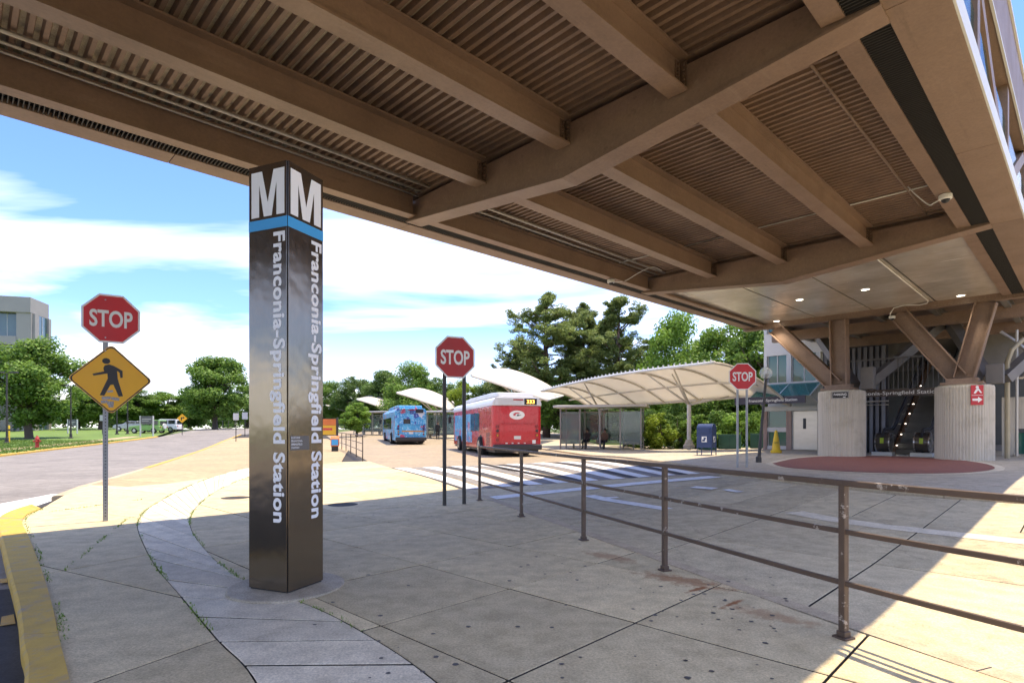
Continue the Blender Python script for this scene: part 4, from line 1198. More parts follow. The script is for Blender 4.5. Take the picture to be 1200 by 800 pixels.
for s_ in (-1, 1):
    y0, y1 = sorted((s_*0.56, s_*0.66))
    top = [(-0.25,0.95),(0.9,0.95)] + [(0.9+HT/SL, HT+0.95)]
    prof = [(-0.25,0.0),(-0.45,0.1),(-0.62,0.30),(-0.68,0.52),(-0.62,0.75),(-0.45,0.90),(-0.25,0.95),(0.75,0.95),(1.1,1.03),(0.9+HT/SL,HT+0.95),(0.9+HT/SL,HT-0.25),(1.1,0.0)]
    mb = MB(); mb.ext([(x,y0,z) for x, z in prof], (0,y1-y0,0)); bal = mb.build('balustrade', M['esc_dark'], es)
    hp = [(0.0,-0.02),(-0.35,0.02),(-0.62,0.2),(-0.74,0.52),(-0.66,0.80),(-0.47,0.97),(-0.25,1.0),(0.75,1.0),(1.1,1.08),(0.9+HT/SL,HT+1.0)]
    mb = MB(); mb.tube([(x,(y0+y1)/2,z) for x, z in hp[1:]], 0.045, 8); mb.build('handrail', M['rubber'], bal, smooth=True)
    yy0, yy1 = sorted((s_*0.51, s_*0.555))
    mb = MB(); mb.ext([(-0.3,yy0,0.0),(-0.3,yy0,0.32),(0.9,yy0,0.34),(0.9+HT/SL,yy0,HT+0.40),(0.9+HT/SL,yy0,HT-0.1),(1.2,yy0,0.0)], (0,yy1-yy0,0)); sk = mb.build('skirt', M['esc_copper'], bal)
    for q in range(8):
        xx = 0.3+q*0.75; mb = MB(); yl = s_*0.505
        mb.lathe([(0.028,-0.01),(0.028,0.01)], 8, (xx, yl, escz(xx)+0.26)); mb.build('skirt_light', M['lamp'], bal)
    # rounded newel drum with a metal foot
    yc = (y0+y1)/2
    mb = MB(); mb.tube([(-0.42, yc-0.24, 0.50), (-0.42, yc+0.24, 0.50)], 0.36, 20); nw = mb.build('newel', M['esc_dark'], bal, smooth='auto')
    mb = MB(); mb.tube([(-0.42, yc-0.245, 0.50), (-0.42, yc-0.20, 0.50)], 0.365, 20); mb.tube([(-0.42, yc+0.20, 0.50), (-0.42, yc+0.245, 0.50)], 0.365, 20); mb.build('steel_band', M['steel'], nw, smooth='auto')
    mb = MB(); mb.box(-0.80, -0.30, yc-0.33, yc+0.33, -0.02, 0.13); mb.build('foot_plate', M['trim'], nw, bevel=0.01)
    mb = MB(); mb.ext([(-0.79,yc-0.06,0.46),(-0.79,yc+0.06,0.46),(-0.765,yc+0.06,0.66),(-0.765,yc-0.06,0.66)], (0.01,0,0)); mb.build('label_sticker', mat('yellow_green_sticker', (0.45,0.60,0.05), 0.5), nw)
# outer cladding on the left
mb = MB(); mb.ext([(0.2,0.70,0.0),(0.2,0.70,0.75),(1.1,0.70,0.95),(0.9+HT/SL,0.70,HT+0.85),(0.9+HT/SL,0.70,HT-0.5),(1.9,0.70,0.0)], (0,0.05,0)); mb.build('outer_cladding', M['esc_clad'], es)  # cladding coloured paler than the balustrade to show its lit outer side
# --- name beam and barred landing over the escalator
lb = broot('landing_railing', 'barred landing railing with station name beam crossing above the escalator', 'railing', 25.0, 5.0)
z0_ = lb.location.z
M['darkgrey'] = mat('dark_grey_steel', (0.13,0.125,0.12), 0.5)
mb = MB(); mb.box(-0.06, 0.06, -1.5, 2.4, 2.66-z0_, 2.92-z0_); nb_ = mb.build('name_beam', mat('brown_grey_beam', (0.10,0.075,0.06), 0.45), lb, bevel=0.006)
put_words('lettering', M['sign_white'], nb_, 'Franconia-Springfield Station', (-0.061,1.55,2.72-z0_), (0,-1,0), (0,0,1), 0.13, 2.75, 0.012, extr=0.003)
bm_me = MB(); bm_me.box(-0.012, 0.012, -0.012, 0.012, 2.92-z0_, 4.05-z0_); bm_me = bm_me.mesh('baluster')
for i in range(26):
    o = link('baluster', bm_me, M['darkgrey'], lb); o.location = (0, -1.45+i*0.15, 0)
mb = MB(); mb.box(-0.035, 0.035, -1.5, 2.4, 4.05-z0_, 4.11-z0_); mb.build('top_rail', M['darkgrey'], lb)
# --- dark slatted screen left of the escalator
sc_ = broot('slatted_screen', 'tall dark screen of vertical metal slats left of the escalator', 'screen', 27.2, 6.0)
zz = sc_.location.z
mb = MB(); mb.box(0.05, 0.09, -0.15, 2.3, 0, 4.9-zz); mb.build('backing', mat('screen_backing', (0.05,0.05,0.055), 0.7), sc_)
slm = MB(); slm.box(-0.05, 0.048, -0.06, 0.06, 0.02, 4.85-zz); sl_me = slm.mesh('slat')
M['slat'] = mat('blue_grey_slat', (0.13,0.13,0.14), 0.45, rnd=0.3)
for i in range(11):
    o = link('slat', sl_me, M['slat'], sc_); o.location = (0, 0.0+i*0.215, 0)
mb = MB(); mb.tube([(-0.12,-0.2,2.15),(-0.12,2.2,2.15)], 0.03, 8); mb.tube([(-0.12,-0.2,2.0),(-0.12,2.2,2.0)], 0.02, 8); mb.build('pipe', M['conduit'], sc_)
# --- back walls of the station under the bridge
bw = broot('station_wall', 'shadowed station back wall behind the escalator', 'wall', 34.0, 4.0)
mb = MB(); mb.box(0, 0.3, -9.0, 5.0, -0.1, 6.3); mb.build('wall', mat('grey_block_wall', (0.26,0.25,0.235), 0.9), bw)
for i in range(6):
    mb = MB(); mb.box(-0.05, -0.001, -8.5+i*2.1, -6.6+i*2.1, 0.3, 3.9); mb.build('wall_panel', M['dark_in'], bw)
# --- low concrete wall with glazed panel, right of the right pier
rw = broot('side_wall', 'tan concrete side wall over grey glazed panels at far right', 'wall', 27.6, 2.0)
zz = rw.location.z
mb = MB(); mb.box(0, 0.3, -9.0, 0.35, 1.45-zz, 2.6-zz); mb.build('wall', M['ribconc'], rw)
mb = MB(); mb.box(0.02, 0.28, 0.0, 0.35, 0, 1.45-zz); mb.build('wall_pier', M['ribconc'], rw)
for i in range(5):
    mb = MB(); mb.box(0.10, 0.12, -1.62*(i+1)+0.03, -1.62*i-0.03, 0.1, 1.30-zz); mb.build('pane', M['green_glass'], rw)
    mb = MB(); mb.box(0.06, 0.16, -1.62*(i+1)-0.03, -1.62*(i+1)+0.03, 0, 1.44-zz); mb.build('frame', M['frame'], rw)
mb = MB(); mb.box(-0.1, 0.25, -9, 0.0, 0, 0.1); mb.build('kerb', M['plaza'], rw)
# pipes beside the right pier
def pipe_thing(label, pts, r, m):
    o = Vector(pts[0]); wo = ab(o.x, o.y, o.z)
    mb = MB(); mb.tube([Vector(p)-o for p in pts], r, 10); ob = mb.build('drain_pipe', m, smooth='auto'); ob.location = wo; ob.rotation_euler = (0,0,BR); return tag(ob, label, 'pipe', 'pipes beside the right pier')
M['tanpipe'] = mat('tan_pipe', (0.36,0.31,0.20), 0.5, var=0.15)
zq = hz(*ab(24.4,1.9).xy)
pipe_thing('tan drain pipe standing tight against the right pier', [(24.5,1.95,zq+0.08),(24.5,1.95,3.6),(24.6,1.85,4.0),(25.2,1.6,4.4)], 0.07, M['tanpipe'])
pipe_thing('pale pipe bent down from the deck right of the right pier', [(25.5,2.2,4.75),(25.5,1.75,4.3),(25.5,1.5,4.0),(25.5,1.5,3.3),(25.5,1.65,3.15),(25.5,2.4,3.15)], 0.055, M['conduit'])
pipe_thing('thin grey downpipe right of the tan drain pipe', [(25.0,1.75,4.7),(25.0,1.75,0.55)], 0.04, M['conduit'])
# bracket box on top of the right pier
w_ = ab(23.9, 2.2); t = tag(MB().box(-0.2,0.2,-0.22,0.22,0,0.62).build('junction_box', M['greysteel'], loc=(w_.x,w_.y,ZP+0.03), rz=BR, bevel=0.01), 'grey steel junction box on top of the right pier', 'box')
w_ = ab(23.9, 5.75); t = tag(MB().box(-0.2,0.2,-0.2,0.2,0,0.8).build('junction_box', M['greysteel'], loc=(w_.x,w_.y,ZP+0.03), rz=BR, bevel=0.01), 'grey steel junction box on top of the left pier', 'box')

# ================================================================== STATION PYLON
M['bronze'] = mat('bronze_stainless', (0.17,0.138,0.10), 0.17, metal=0.92, var=0.10, vs_=1.1, bump=0.02, bs=3.0)
M['blue_band'] = mat('blue_band', (0.07,0.38,0.72), 0.35, var=0.03)
M['letter'] = mat('white_lettering', (0.90,0.885,0.84), 0.4, var=0.03)
def bronze2():
    m, nt, b, out = _mat('bronze_panel')
    tc = N(nt, 'ShaderNodeTexCoord').outputs['Object']
    n1 = noise_n(nt, tc, 1.6, 3); mp = N(nt, 'ShaderNodeMapping'); mp.inputs['Scale'].default_value = (60,60,1.2); nt.links.new(tc, mp.inputs[0]); n2 = noise_n(nt, mp.outputs[0], 3, 3)
    c = mixc(nt, n2.outputs['Fac'], (0.21,0.172,0.125), (0.29,0.24,0.18))
    sm = noise_n(nt, tc, 7, 6, 0.7); c = mixc(nt, ramp_n(nt, sm.outputs['Fac'], 0.55, 0.8, (0,0,0,1), (0.2,0.2,0.2,1)).outputs[0], c, (0.30,0.26,0.20))
    nt.links.new(c, b.inputs['Base Color']); b.inputs['Metallic'].default_value = 0.9
    r_ = N(nt, 'ShaderNodeMapRange'); r_.inputs[3].default_value = 0.10; r_.inputs[4].default_value = 0.20; nt.links.new(sm.outputs['Fac'], r_.inputs[0]); nt.links.new(r_.outputs[0], b.inputs['Roughness'])
    bp = N(nt, 'ShaderNodeBump'); bp.inputs['Strength'].default_value = 0.18; bp.inputs['Distance'].default_value = 0.05; nt.links.new(n1.outputs['Fac'], bp.inputs['Height']); nt.links.new(bp.outputs[0], b.inputs['Normal'])
    return m
M['bronze'] = bronze2()
pz = 0.02
py_ = thing('station_pylon', 'tall bronze square pylon with white M and vertical station name', 'pylon', (PC.x, PC.y, pz), math.atan2(PYR.y, PYR.x))
# local frame: x along PYR, y along PYL
S = 0.222; HP = 3.70
mb = MB(); mb.box(-S+0.012, S-0.012, -S+0.012, S-0.012, 0, HP-0.01); mb.build('core', M['black'], py_)
for (x0,x1,y0,y1) in ((-S,-S+0.010,-S+0.012,S-0.004),(S-0.010,S,-S+0.012,S-0.012),(-S+0.012,S-0.004,-S,-S+0.010),(-S+0.012,S-0.004,S-0.010,S)):
    mb = MB(); mb.box(x0,x1,y0,y1,0.012,HP); mb.build('face_panel', M['bronze'], py_, bevel=0.0025)
mb = MB(); mb.box(-S+0.014,S-0.014,-S+0.014,S-0.014,HP-0.01,HP-0.004); mb.build('lid', M['bronze'], py_)
def emm(mb, o, ux, uy, w, h, lift):
    s_ = w*0.235
    pts = [(0,0),(s_,0),(s_,h*0.74),(w*0.5-s_*0.50,0),(w*0.5+s_*0.50,0),(w-s_,h*0.74),(w-s_,0),(w,0),(w,h),(w-s_*1.38,h),(w*0.5,h*0.30),(s_*1.38,h),(0,h)]
    n = ux.cross(uy); mb.ext([o+ux*x+uy*y+n*(lift+0.0015) for x, y in pts], -n*0.0015)
for (ux, face) in ((Vector((0,-1,0)), 'L'), (Vector((1,0,0)), 'R')):
    n = ux.cross(Vector((0,0,1))); o = n*S - ux*S; uz = Vector((0,0,1))     # lower left corner of the face
    mb = MB(); emm(mb, o + ux*0.035 + uz*(3.27-pz), ux, uz, 2*S-0.07, 0.395, 0.0)
    mb.build('letter_m', M['letter'], py_)
    put_words('lettering', M['letter'], py_, 'Franconia-Springfield Station', o + ux*(2*S-0.152) + uz*(3.12-pz), -uz, ux, 0.122, 2.50, 0.032, extr=0.0015, space=1.06)
    mb = MB(); nn = n*0.0015
    mb.ext([o+ux*0.004+uz*(3.155-pz)+nn, o+ux*(2*S-0.004)+uz*(3.155-pz)+nn, o+ux*(2*S-0.004)+uz*(3.245-pz)+nn, o+ux*0.004+uz*(3.245-pz)+nn], -nn); mb.build('blue_stripe', M['blue_band'], py_)
ux = Vector((1,0,0)); n = ux.cross(Vector((0,0,1))); o = n*S - ux*S; uz = Vector((0,0,1))
mb = MB(); mb.ext([o+ux*0.03+uz*1.22+n*0.002, o+ux*0.26+uz*1.22+n*0.002, o+ux*0.26+uz*1.345+n*0.002, o+ux*0.03+uz*1.345+n*0.002], -n*0.002); pl_ = mb.build('name_plate', mat('grey_brown_plate', (0.16,0.14,0.115), 0.5), py_)
mb = MB()
for i, tx in enumerate(('BLUE LINE', 'FRANCONIA-', 'SPRINGFIELD', 'STATION')): put_text(mb, tx, o+ux*0.04+uz*(1.322-i*0.029), ux, uz, 0.016, None, 0.01, extr=0.003)
mb.build('lettering', M['letter'], pl_)

# ================================================================== SIGNS ON POSTS
M['stop_red'] = mat('stop_sign_red', (0.60,0.016,0.018), 0.38, var=0.06, dirt=(0.48,0.025,0.025), dirt_a=0.4)
M['stop_red_dull'] = mat('dull_stop_sign_red', (0.44,0.022,0.02), 0.45, var=0.08, dirt=(0.30,0.03,0.025), dirt_a=0.5)
M['warn_yellow'] = mat('warning_yellow', (0.88,0.44,0.012), 0.38, var=0.04)
M['alu'] = mat('sign_aluminium', (0.42,0.42,0.41), 0.45, metal=0.6)
M['galv'] = mat('galvanised_post', (0.33,0.33,0.32), 0.5, metal=0.5, var=0.15, vs_=8)
M['blackpost'] = mat('black_post_paint', (0.045,0.04,0.035), 0.5, dirt=(0.12,0.10,0.08), dirt_a=0.4)
def octo(r, c=(0,0)): return [(c[0]+r*math.cos(R(22.5+45*i)), c[1]+r*math.sin(R(22.5+45*i))) for i in range(8)]
def flat(mb, pts, y, th): mb.ext([(x, y, z) for x, z in pts], (0, th, 0))
def octagon_sign(parent, zc, red, size=0.762):
    """sign facing local -y"""
    r_ = size/2/math.cos(R(22.5))
    mb = MB(); flat(mb, octo(r_, (0, zc)), 0.0, 0.004); p_ = mb.build('stop_panel', M['alu'], parent)
    mb = MB(); flat(mb, octo(r_*0.992, (0, zc)), -0.0012, 0.0011); mb.build('white_border', M['sign_white'], p_)
    mb = MB(); flat(mb, octo(r_*0.925, (0, zc)), -0.0026, 0.0013); mb.build('red_field', red, p_)
    mb = MB(); put_text(mb, 'STOP', (0, -0.0028, zc-0.125*size/0.762), (1,0,0), (0,0,1), 0.25*size/0.762, 0.56*size/0.762, 0.026, 'CENTER', extr=0.001); mb.build('lettering', M['sign_white'], p_)
    return p_
def face_cam(x, y, extra=0): return math.atan2(y, x) - math.pi/2 + extra
# left: stop sign over pedestrian diamond on a perforated post
b_ = g(130.5,610)
t = thing('sign_post', 'stop sign above yellow pedestrian diamond on perforated metal post by the kerb', 'road sign', (b_.x, b_.y, 0), face_cam(b_.x, b_.y))
dd = b_.y
def zpx(py, d): return EYE + (HY-py)/FPX*d
mb = MB(); w_ = 0.034
PX = -0.075
for (x0,x1,y0,y1) in ((-w_,w_,0.012,0.018),(-w_,-w_+0.006,0.018,0.055),(w_-0.006,w_,0.018,0.055)): mb.box(x0+PX,x1+PX,y0,y1,-0.05,zpx(372,dd))
po = mb.build('post', M['galv'], t)
mb = MB(); z = 0.08
while z < 2.0:
    mb.tube([(PX,0.0135,z),(PX,0.0112,z)], 0.009, 8); z += 0.05
mb.build('post_holes', M['black'], po)['kind'] = 'stuff'
octagon_sign(t, zpx(373.5,dd), M['stop_red'], 0.75)
zc = zpx(444.5, dd); hd = 0.545
def rdiam(h, rad=0.06):
    pts = []
    for k in range(4):
        a = R(90*k); cxx, czz = (h-rad*1.41)*math.cos(a), (h-rad*1.41)*math.sin(a)
        for q in (-45,-22,0,22,45): pts.append((cxx+rad*math.cos(a+R(q)), czz+rad*math.sin(a+R(q))))
    return pts
mb = MB(); flat(mb, [(x, zc+z) for x, z in rdiam(hd)], 0.0, 0.004); wp = mb.build('warning_panel', M['alu'], t)
mb = MB(); flat(mb, [(x, zc+z) for x, z in rdiam(hd*0.995)], -0.0012, 0.0011); mb.build('yellow_field', M['warn_yellow'], wp)
mb = MB()
ro, ri_ = rdiam(hd*0.975), rdiam(hd*0.935)
n = len(ro)
mb.add([(x,-0.0016,zc+z) for x, z in ro] + [(x,-0.0016,zc+z) for x, z in ri_], [(i,(i+1) % n,n+(i+1) % n,n+i) for i in range(n)])
mb.build('black_border', M['sign_black'], wp)
mb = MB(); k = hd/193.0
bodyp = [(490,384),(510,378),(530,384),(550,396),(571,410),(572,447),(561,450),(557,420),(546,412),(549,455),(556,484),(573,550),(553,553),(529,487),(516,490),(488,550),(468,548),(491,488),(504,455),(502,428),(441,443),(436,433),(488,417),(484,400)]
flat(mb, [((x-520)*k, zc-(y-460)*k) for x, y in bodyp], -0.0024, 0.001)
flat(mb, [((497-520)*k+0.052*math.cos(q*0.5236), zc-(360-460)*k+0.046*math.sin(q*0.5236)) for q in range(12)], -0.0024, 0.001)
mb.build('walking_figure', M['sign_black'], wp)
M['stick'] = mat('sticker_paper', (0.30,0.28,0.27), 0.6, var=0.9, vs_=60)
for (x, y, w_, h_, r_) in ((515,525,26,10,0.1),(497,562,40,16,0.05),(538,566,36,16,-0.15),(488,583,30,16,0.1),(516,590,30,20,-0.05),(518,606,22,14,0.1)):
    cx_, cz_ = (x-520)*k, zc-(y-460)*k; mb = MB()
    flat(mb, [(cx_+(dx*w_*math.cos(r_)-dz*h_*math.sin(r_))*k/2, cz_+(dx*w_*math.sin(r_)+dz*h_*math.cos(r_))*k/2) for dx, dz in ((-1,-1),(1,-1),(1,1),(-1,1))], -0.0030, 0.0008); mb.build('sticker', M['stick'], wp)
for z in (zpx(352,dd), zpx(396,dd), zc+0.44, zc-0.30):
    mb = MB(); mb.tube([(PX,0.004,z),(PX,-0.010,z)], 0.011, 8); mb.build('bolt', M['alu'], t)
# middle: stop sign on two black posts
m0, m1 = g(521.5,592), g(545.5,591)
c_ = (m0+m1)*0.5; vec = (m1-m0)
t = thing('sign_post', 'dull red stop sign on two black round posts by the railing end', 'road sign', (c_.x, c_.y, 0), math.atan2(vec.y, vec.x)+R(14))
hw = vec.length/2*1.02
for s_ in (-1,1):
    mb = MB(); mb.tube([(s_*hw,0.05,-0.05),(s_*hw,0.05,zpx(400,c_.y))], 0.036, 12); mb.build('post', M['blackpost'], t, smooth='auto')
octagon_sign(t, zpx(418.5,c_.y), M['stop_red_dull'], 0.775)
for s_ in (-1,1):
    for dz in (-0.12, 0.12):
        mb = MB(); mb.box(s_*hw-0.02, s_*hw+0.02, 0.004, 0.05, zpx(418.5,c_.y)+dz-0.015, zpx(418.5,c_.y)+dz+0.015); mb.build('clamp', M['alu'], t)
# right: stop sign on two grey posts
m0, m1 = g(866.5,548.5), g(874,549.5)
c_ = (m0+m1)*0.5; zg = hz(c_.x, c_.y)
t = thing('sign_post', 'stop sign on two slim grey posts near the mailbox', 'road sign', (c_.x, c_.y, zg), R(-4))
for s_ in (-1,1):
    mb = MB(); mb.tube([(s_*0.15-0.02*s_,0.04,-0.05),(s_*0.15-0.02*s_,0.04,zpx(432,c_.y)-zg)], 0.032, 10); mb.build('post', M['galv'], t, smooth='auto')
octagon_sign(t, zpx(441,c_.y)-zg, M['stop_red'], 0.762)

# ================================================================== RAILING
def railmat():
    m, nt, b, out = _mat('worn_brown_rail_paint')
    tc = N(nt, 'ShaderNodeTexCoord').outputs['Object']
    n1 = noise_n(nt, tc, 9, 8, 0.72); n2 = noise_n(nt, tc, 4, 5)
    c = mixc(nt, n2.outputs['Fac'], (0.065,0.042,0.028), (0.13,0.088,0.058))
    c = mixc(nt, ramp_n(nt, n1.outputs['Fac'], 0.61, 0.64, (0,0,0,1), (0.85,0.85,0.85,1)).outputs[0], c, (0.42,0.37,0.31))
    nt.links.new(c, b.inputs['Base Color']); b.inputs['Roughness'].default_value = 0.5; b.inputs['Specular IOR Level'].default_value = 0.4
    bp = N(nt, 'ShaderNodeBump'); bp.inputs['Strength'].default_value = 0.25; bp.inputs['Distance'].default_value = 0.01; nt.links.new(n1.outputs['Fac'], bp.inputs['Height']); nt.links.new(bp.outputs[0], b.inputs['Normal'])
    return m
M['railpaint'] = railmat()
def railing(label, posts, heights, pw, group=None, base=True, m=None, curve=True):
    m = m or M['railpaint']
    o = Vector((posts[-1][0], posts[-1][1], hz(*posts[-1])))
    t = thing('railing', label, 'railing', o, 0, group)
    line = smooth_line(posts, 4) if curve else posts
    for i, p in enumerate(posts):
        z = hz(*p); L_ = Vector((p[0]-o.x, p[1]-o.y, z-o.z))
        a = Vector(posts[max(0,i-1)]); b = Vector(posts[min(len(posts)-1,i+1)]); d = (b-a).normalized()
        mb = MB(); mb.bar(L_+Vector((0,0,-0.05)), L_+Vector((0,0,heights[0]-0.012)), pw, pw, up=(d.x,d.y,0)); pp = mb.build('post', m, t, bevel=0.004)
        if base:
            mb = MB(); mb.bar(L_+Vector((0,0,-0.004)), L_+Vector((0,0,0.014)), pw*2.2, pw*2.2, up=(d.x,d.y,0)); mb.bar(L_+Vector((0,0,0.014)), L_+Vector((0,0,0.05)), pw*1.35, pw*1.35, up=(d.x,d.y,0)); mb.build('base_plate', m, pp, bevel=0.003)
    for k, h in enumerate(heights):
        mb = MB(); hh = pw*0.85 if k == 0 else pw*0.72; ww = pw*1.2 if k == 0 else pw*0.62
        pts = [Vector((q[0]-o.x, q[1]-o.y, hz(*q)-o.z+h-(hh/2 if k == 0 else 0))) for q in line]
        for i in range(len(pts)-1):
            d = (pts[i+1]-pts[i]).normalized()
            mb.bar(pts[i]-d*0.004, pts[i+1]+d*0.004, ww, hh)
        mb.build('top_rail' if k == 0 else 'rail', m, t, bevel=0.006 if k == 0 else 0.003)
    return t
railing('worn brown three-rail railing curving along the pavement edge in front', RAILP, (1.075,0.725,0.375), 0.046)
fr = [tuple(g(px, py)) for px, py in ((425,539.5),(417.5,534.5),(411,531),(405.5,528),(400.5,526),(396,524))]
railing('slim brown railing beside the bus lane, behind the pylon', fr, (1.12,0.75,0.40), 0.045, base=False)

# ================================================================== STREET FURNITURE ON THE PLAZA
# mailbox
c_ = g(828,533,0.04); zg = hz(c_.x, c_.y)+0.040
t = thing('mailbox', 'dark blue collection mailbox on four legs on the sunlit plaza', 'mailbox', (c_.x, c_.y, zg), R(-38))
M['mail_blue'] = mat('mailbox_blue', (0.022,0.045,0.125), 0.4, var=0.08, dirt=(0.06,0.08,0.14), dirt_a=0.4)
hwx, hwy = 0.30, 0.27
prof = [(-hwy,0.30),(hwy,0.30),(hwy,1.02)] + [(hwy*math.cos(q), 1.02+0.22*math.sin(q)) for q in [R(a) for a in (15,30,45,60,75,90,105,120,135,150,165)]] + [(-hwy,1.02)]
mb = MB(); mb.ext([(-hwx,y,z) for y, z in prof], (2*hwx,0,0)); bd = mb.build('body', M['mail_blue'], t, bevel=0.008)
for sx in (-1,1):
    for sy in (-1,1):
        mb = MB(); mb.box(sx*hwx-0.03*(sx>0)-0.0, sx*hwx+0.03*(sx<0), sy*hwy-0.03*(sy>0), sy*hwy+0.03*(sy<0), 0.0, 0.32); mb.build('leg', M['mail_blue'], t)
mb = MB(); mb.box(-0.22,0.22,-hwy-0.012,-hwy-0.001,0.86,1.08); mb.build('pull_door', M['mail_blue'], t, bevel=0.004)
mb = MB(); mb.box(-0.10,0.10,-hwy-0.005,-hwy-0.001,0.52,0.74); lg = mb.build('logo_panel', M['sign_white'], t)
mb = MB(); mb.ext([(x,-hwy-0.008,z) for x, z in ((-0.08,0.55),(0.02,0.55),(0.08,0.70),(-0.03,0.70),(0.0,0.64),(-0.07,0.62))], (0,0.002,0)); mb.build('emblem', M['mail_blue'], lg)
mb = MB(); mb.box(hwx+0.001,hwx+0.005,-0.11,0.11,0.52,0.74); lg = mb.build('logo_panel', M['sign_white'], t)
mb = MB(); mb.ext([(hwx+0.0075,x,z) for x, z in ((-0.09,0.55),(0.02,0.55),(0.08,0.70),(-0.03,0.70),(0.0,0.64),(-0.07,0.62))], (-0.002,0,0)); mb.build('emblem', M['mail_blue'], lg)
# yellow caution cone
c_ = g(909.5,530.5,0.04); zg = hz(c_.x, c_.y)+0.040
M['cone_yellow'] = mat('yellow_plastic', (0.72,0.47,0.02), 0.45, var=0.05)
t = thing('caution_cone', 'tall yellow plastic caution cone in front of the lobby windows', 'cone', (c_.x, c_.y, zg), face_cam(c_.x, c_.y))
mb = MB(); mb.lathe([(0.21,0.0),(0.22,0.02),(0.215,0.10),(0.17,0.12),(0.10,0.62),(0.055,0.88),(0.05,0.93),(0.015,0.945)], 20); mb.build('body', M['cone_yellow'], t, smooth='auto')
mb = MB()
for i, (tx, z, w_) in enumerate((('CAUTION',0.40,0.17),)): put_text(mb, tx, (0,-0.165+0.12*(z-0.2)*1.6+0.0-0.012,z), (1,0,0), (0,0.18,1), 0.07, w_, 0.012, 'CENTER', extr=0.004)
mb.build('lettering', M['sign_black'], t)
# leaning lamp with a clear globe
c_ = g(889,541.5,0.04); zg = hz(c_.x, c_.y)+0.040
t = thing('globe_lamp', 'leaning dark lamp post with clear round globe on the plaza', 'lamp post', (c_.x, c_.y, zg))
top = P(897.5,444,c_.y) - Vector((c_.x, c_.y, zg))
mb = MB(); mb.tube([(0,0,0), top*0.5, top], [0.055,0.045,0.04], 12); mb.build('post', M['blackpost'], t, smooth='auto')
mb = MB(); mb.lathe([(0.09,0),(0.09,0.16),(0.06,0.2)], 12); mb.build('base', M['blackpost'], t, smooth='auto')
M['globe'] = glassmat('clear_globe', (0.75,0.77,0.75), 0.08, 0.35, (0.96,0.97,0.96))
mb = MB(); mb.lathe([(0.06,-0.19),(0.13,-0.15),(0.185,-0.07),(0.20,0.0),(0.185,0.07),(0.13,0.15),(0.05,0.195)], 20, (top.x, top.y, top.z+0.19)); mb.build('globe', M['globe'], t, smooth=True)
mb = MB(); mb.lathe([(0.07,-0.02),(0.07,0.03),(0.03,0.05),(0.03,0.16),(0.01,0.18)], 12, (top.x, top.y, top.z)); mb.build('socket', M['blackpost'], t)
# green utility cabinets in front of the bushes
M['cab_green'] = mat('cabinet_green', (0.025,0.09,0.055), 0.5, var=0.1)
for k, (px, w_, lb) in enumerate(((829,0.95,'green utility cabinet nearest the mailbox by the bushes'),(855,1.15,'green utility cabinet between two others by the bushes'),(888,0.75,'green utility cabinet beside the globe lamp by the bushes'))):
    d = 30.5; x = (px-CX)/FPX*d; z = hz(x, d)+0.04
    t = thing('utility_cabinet', lb, 'cabinet', (x, d, z), face_cam(x, d), 'green utility cabinets')
    mb = MB(); mb.box(-w_/2,w_/2,0,0.7,0,0.74); mb.build('body', M['cab_green'], t, bevel=0.015)
    mb = MB(); mb.box(-w_/2-0.02,w_/2+0.02,-0.02,0.72,0.742,0.79); mb.build('lid', M['cab_green'], t, bevel=0.01)
    mb = MB(); mb.box(-0.006,0.006,-0.006,-0.001,0.06,0.70); mb.build('door_seam', M['black'], t)

# ================================================================== BUSES
M['bus_red'] = mat('bus_red_paint', (0.50,0.016,0.024), 0.28, var=0.05, coat=0.4, dirt=(0.33,0.03,0.03), dirt_a=0.3)
M['bus_white'] = mat('bus_white_paint', (0.66,0.66,0.66), 0.35, var=0.04, coat=0.2)
M['bus_glass'] = mat('dark_bus_glass', (0.015,0.02,0.022), 0.06, spec=0.7)
M['bus_dark'] = mat('dark_bus_plastic', (0.035,0.035,0.038), 0.5, var=0.1)
M['tail'] = mat('red_lamp_lens', (0.35,0.02,0.02), 0.2)
M['amber'] = mat('amber_lamp_lens', (0.55,0.22,0.02), 0.2)
M['led'] = mat('amber_led_text', (0.9,0.35,0.05), 0.4, emit=(1.0,0.38,0.06), es=1.6)
def wrapmat():
    m, nt, b, out = _mat('printed_blue_wrap')
    tc = N(nt, 'ShaderNodeTexCoord').outputs['Object']
    vo = N(nt, 'ShaderNodeTexVoronoi'); vo.inputs['Scale'].default_value = 2.6; nt.links.new(tc, vo.inputs['Vector'])
    r_ = N(nt, 'ShaderNodeValToRGB'); nt.links.new(vo.outputs['Color'], r_.inputs[0]); cr = r_.color_ramp; cr.interpolation = 'CONSTANT'
    cr.elements[0].position = 0; cr.elements[0].color = (0.06,0.30,0.55,1); cr.elements[1].position = 0.55; cr.elements[1].color = (0.10,0.40,0.62,1)
    for p, c in ((0.70,(0.55,0.07,0.14,1)),(0.76,(0.05,0.08,0.30,1)),(0.86,(0.62,0.60,0.60,1)),(0.93,(0.5,0.12,0.35,1))):
        e = cr.elements.new(p); e.color = c
    n2 = noise_n(nt, tc, 9, 4); c = mixc(nt, ramp_n(nt, n2.outputs['Fac'], 0.56, 0.60, (0,0,0,1), (0.8,0.8,0.8,1)).outputs[0], r_.outputs[0], (0.45,0.62,0.72))
    nt.links.new(c, b.inputs['Base Color']); b.inputs['Roughness'].default_value = 0.35
    return m
M['wrap'] = wrapmat()
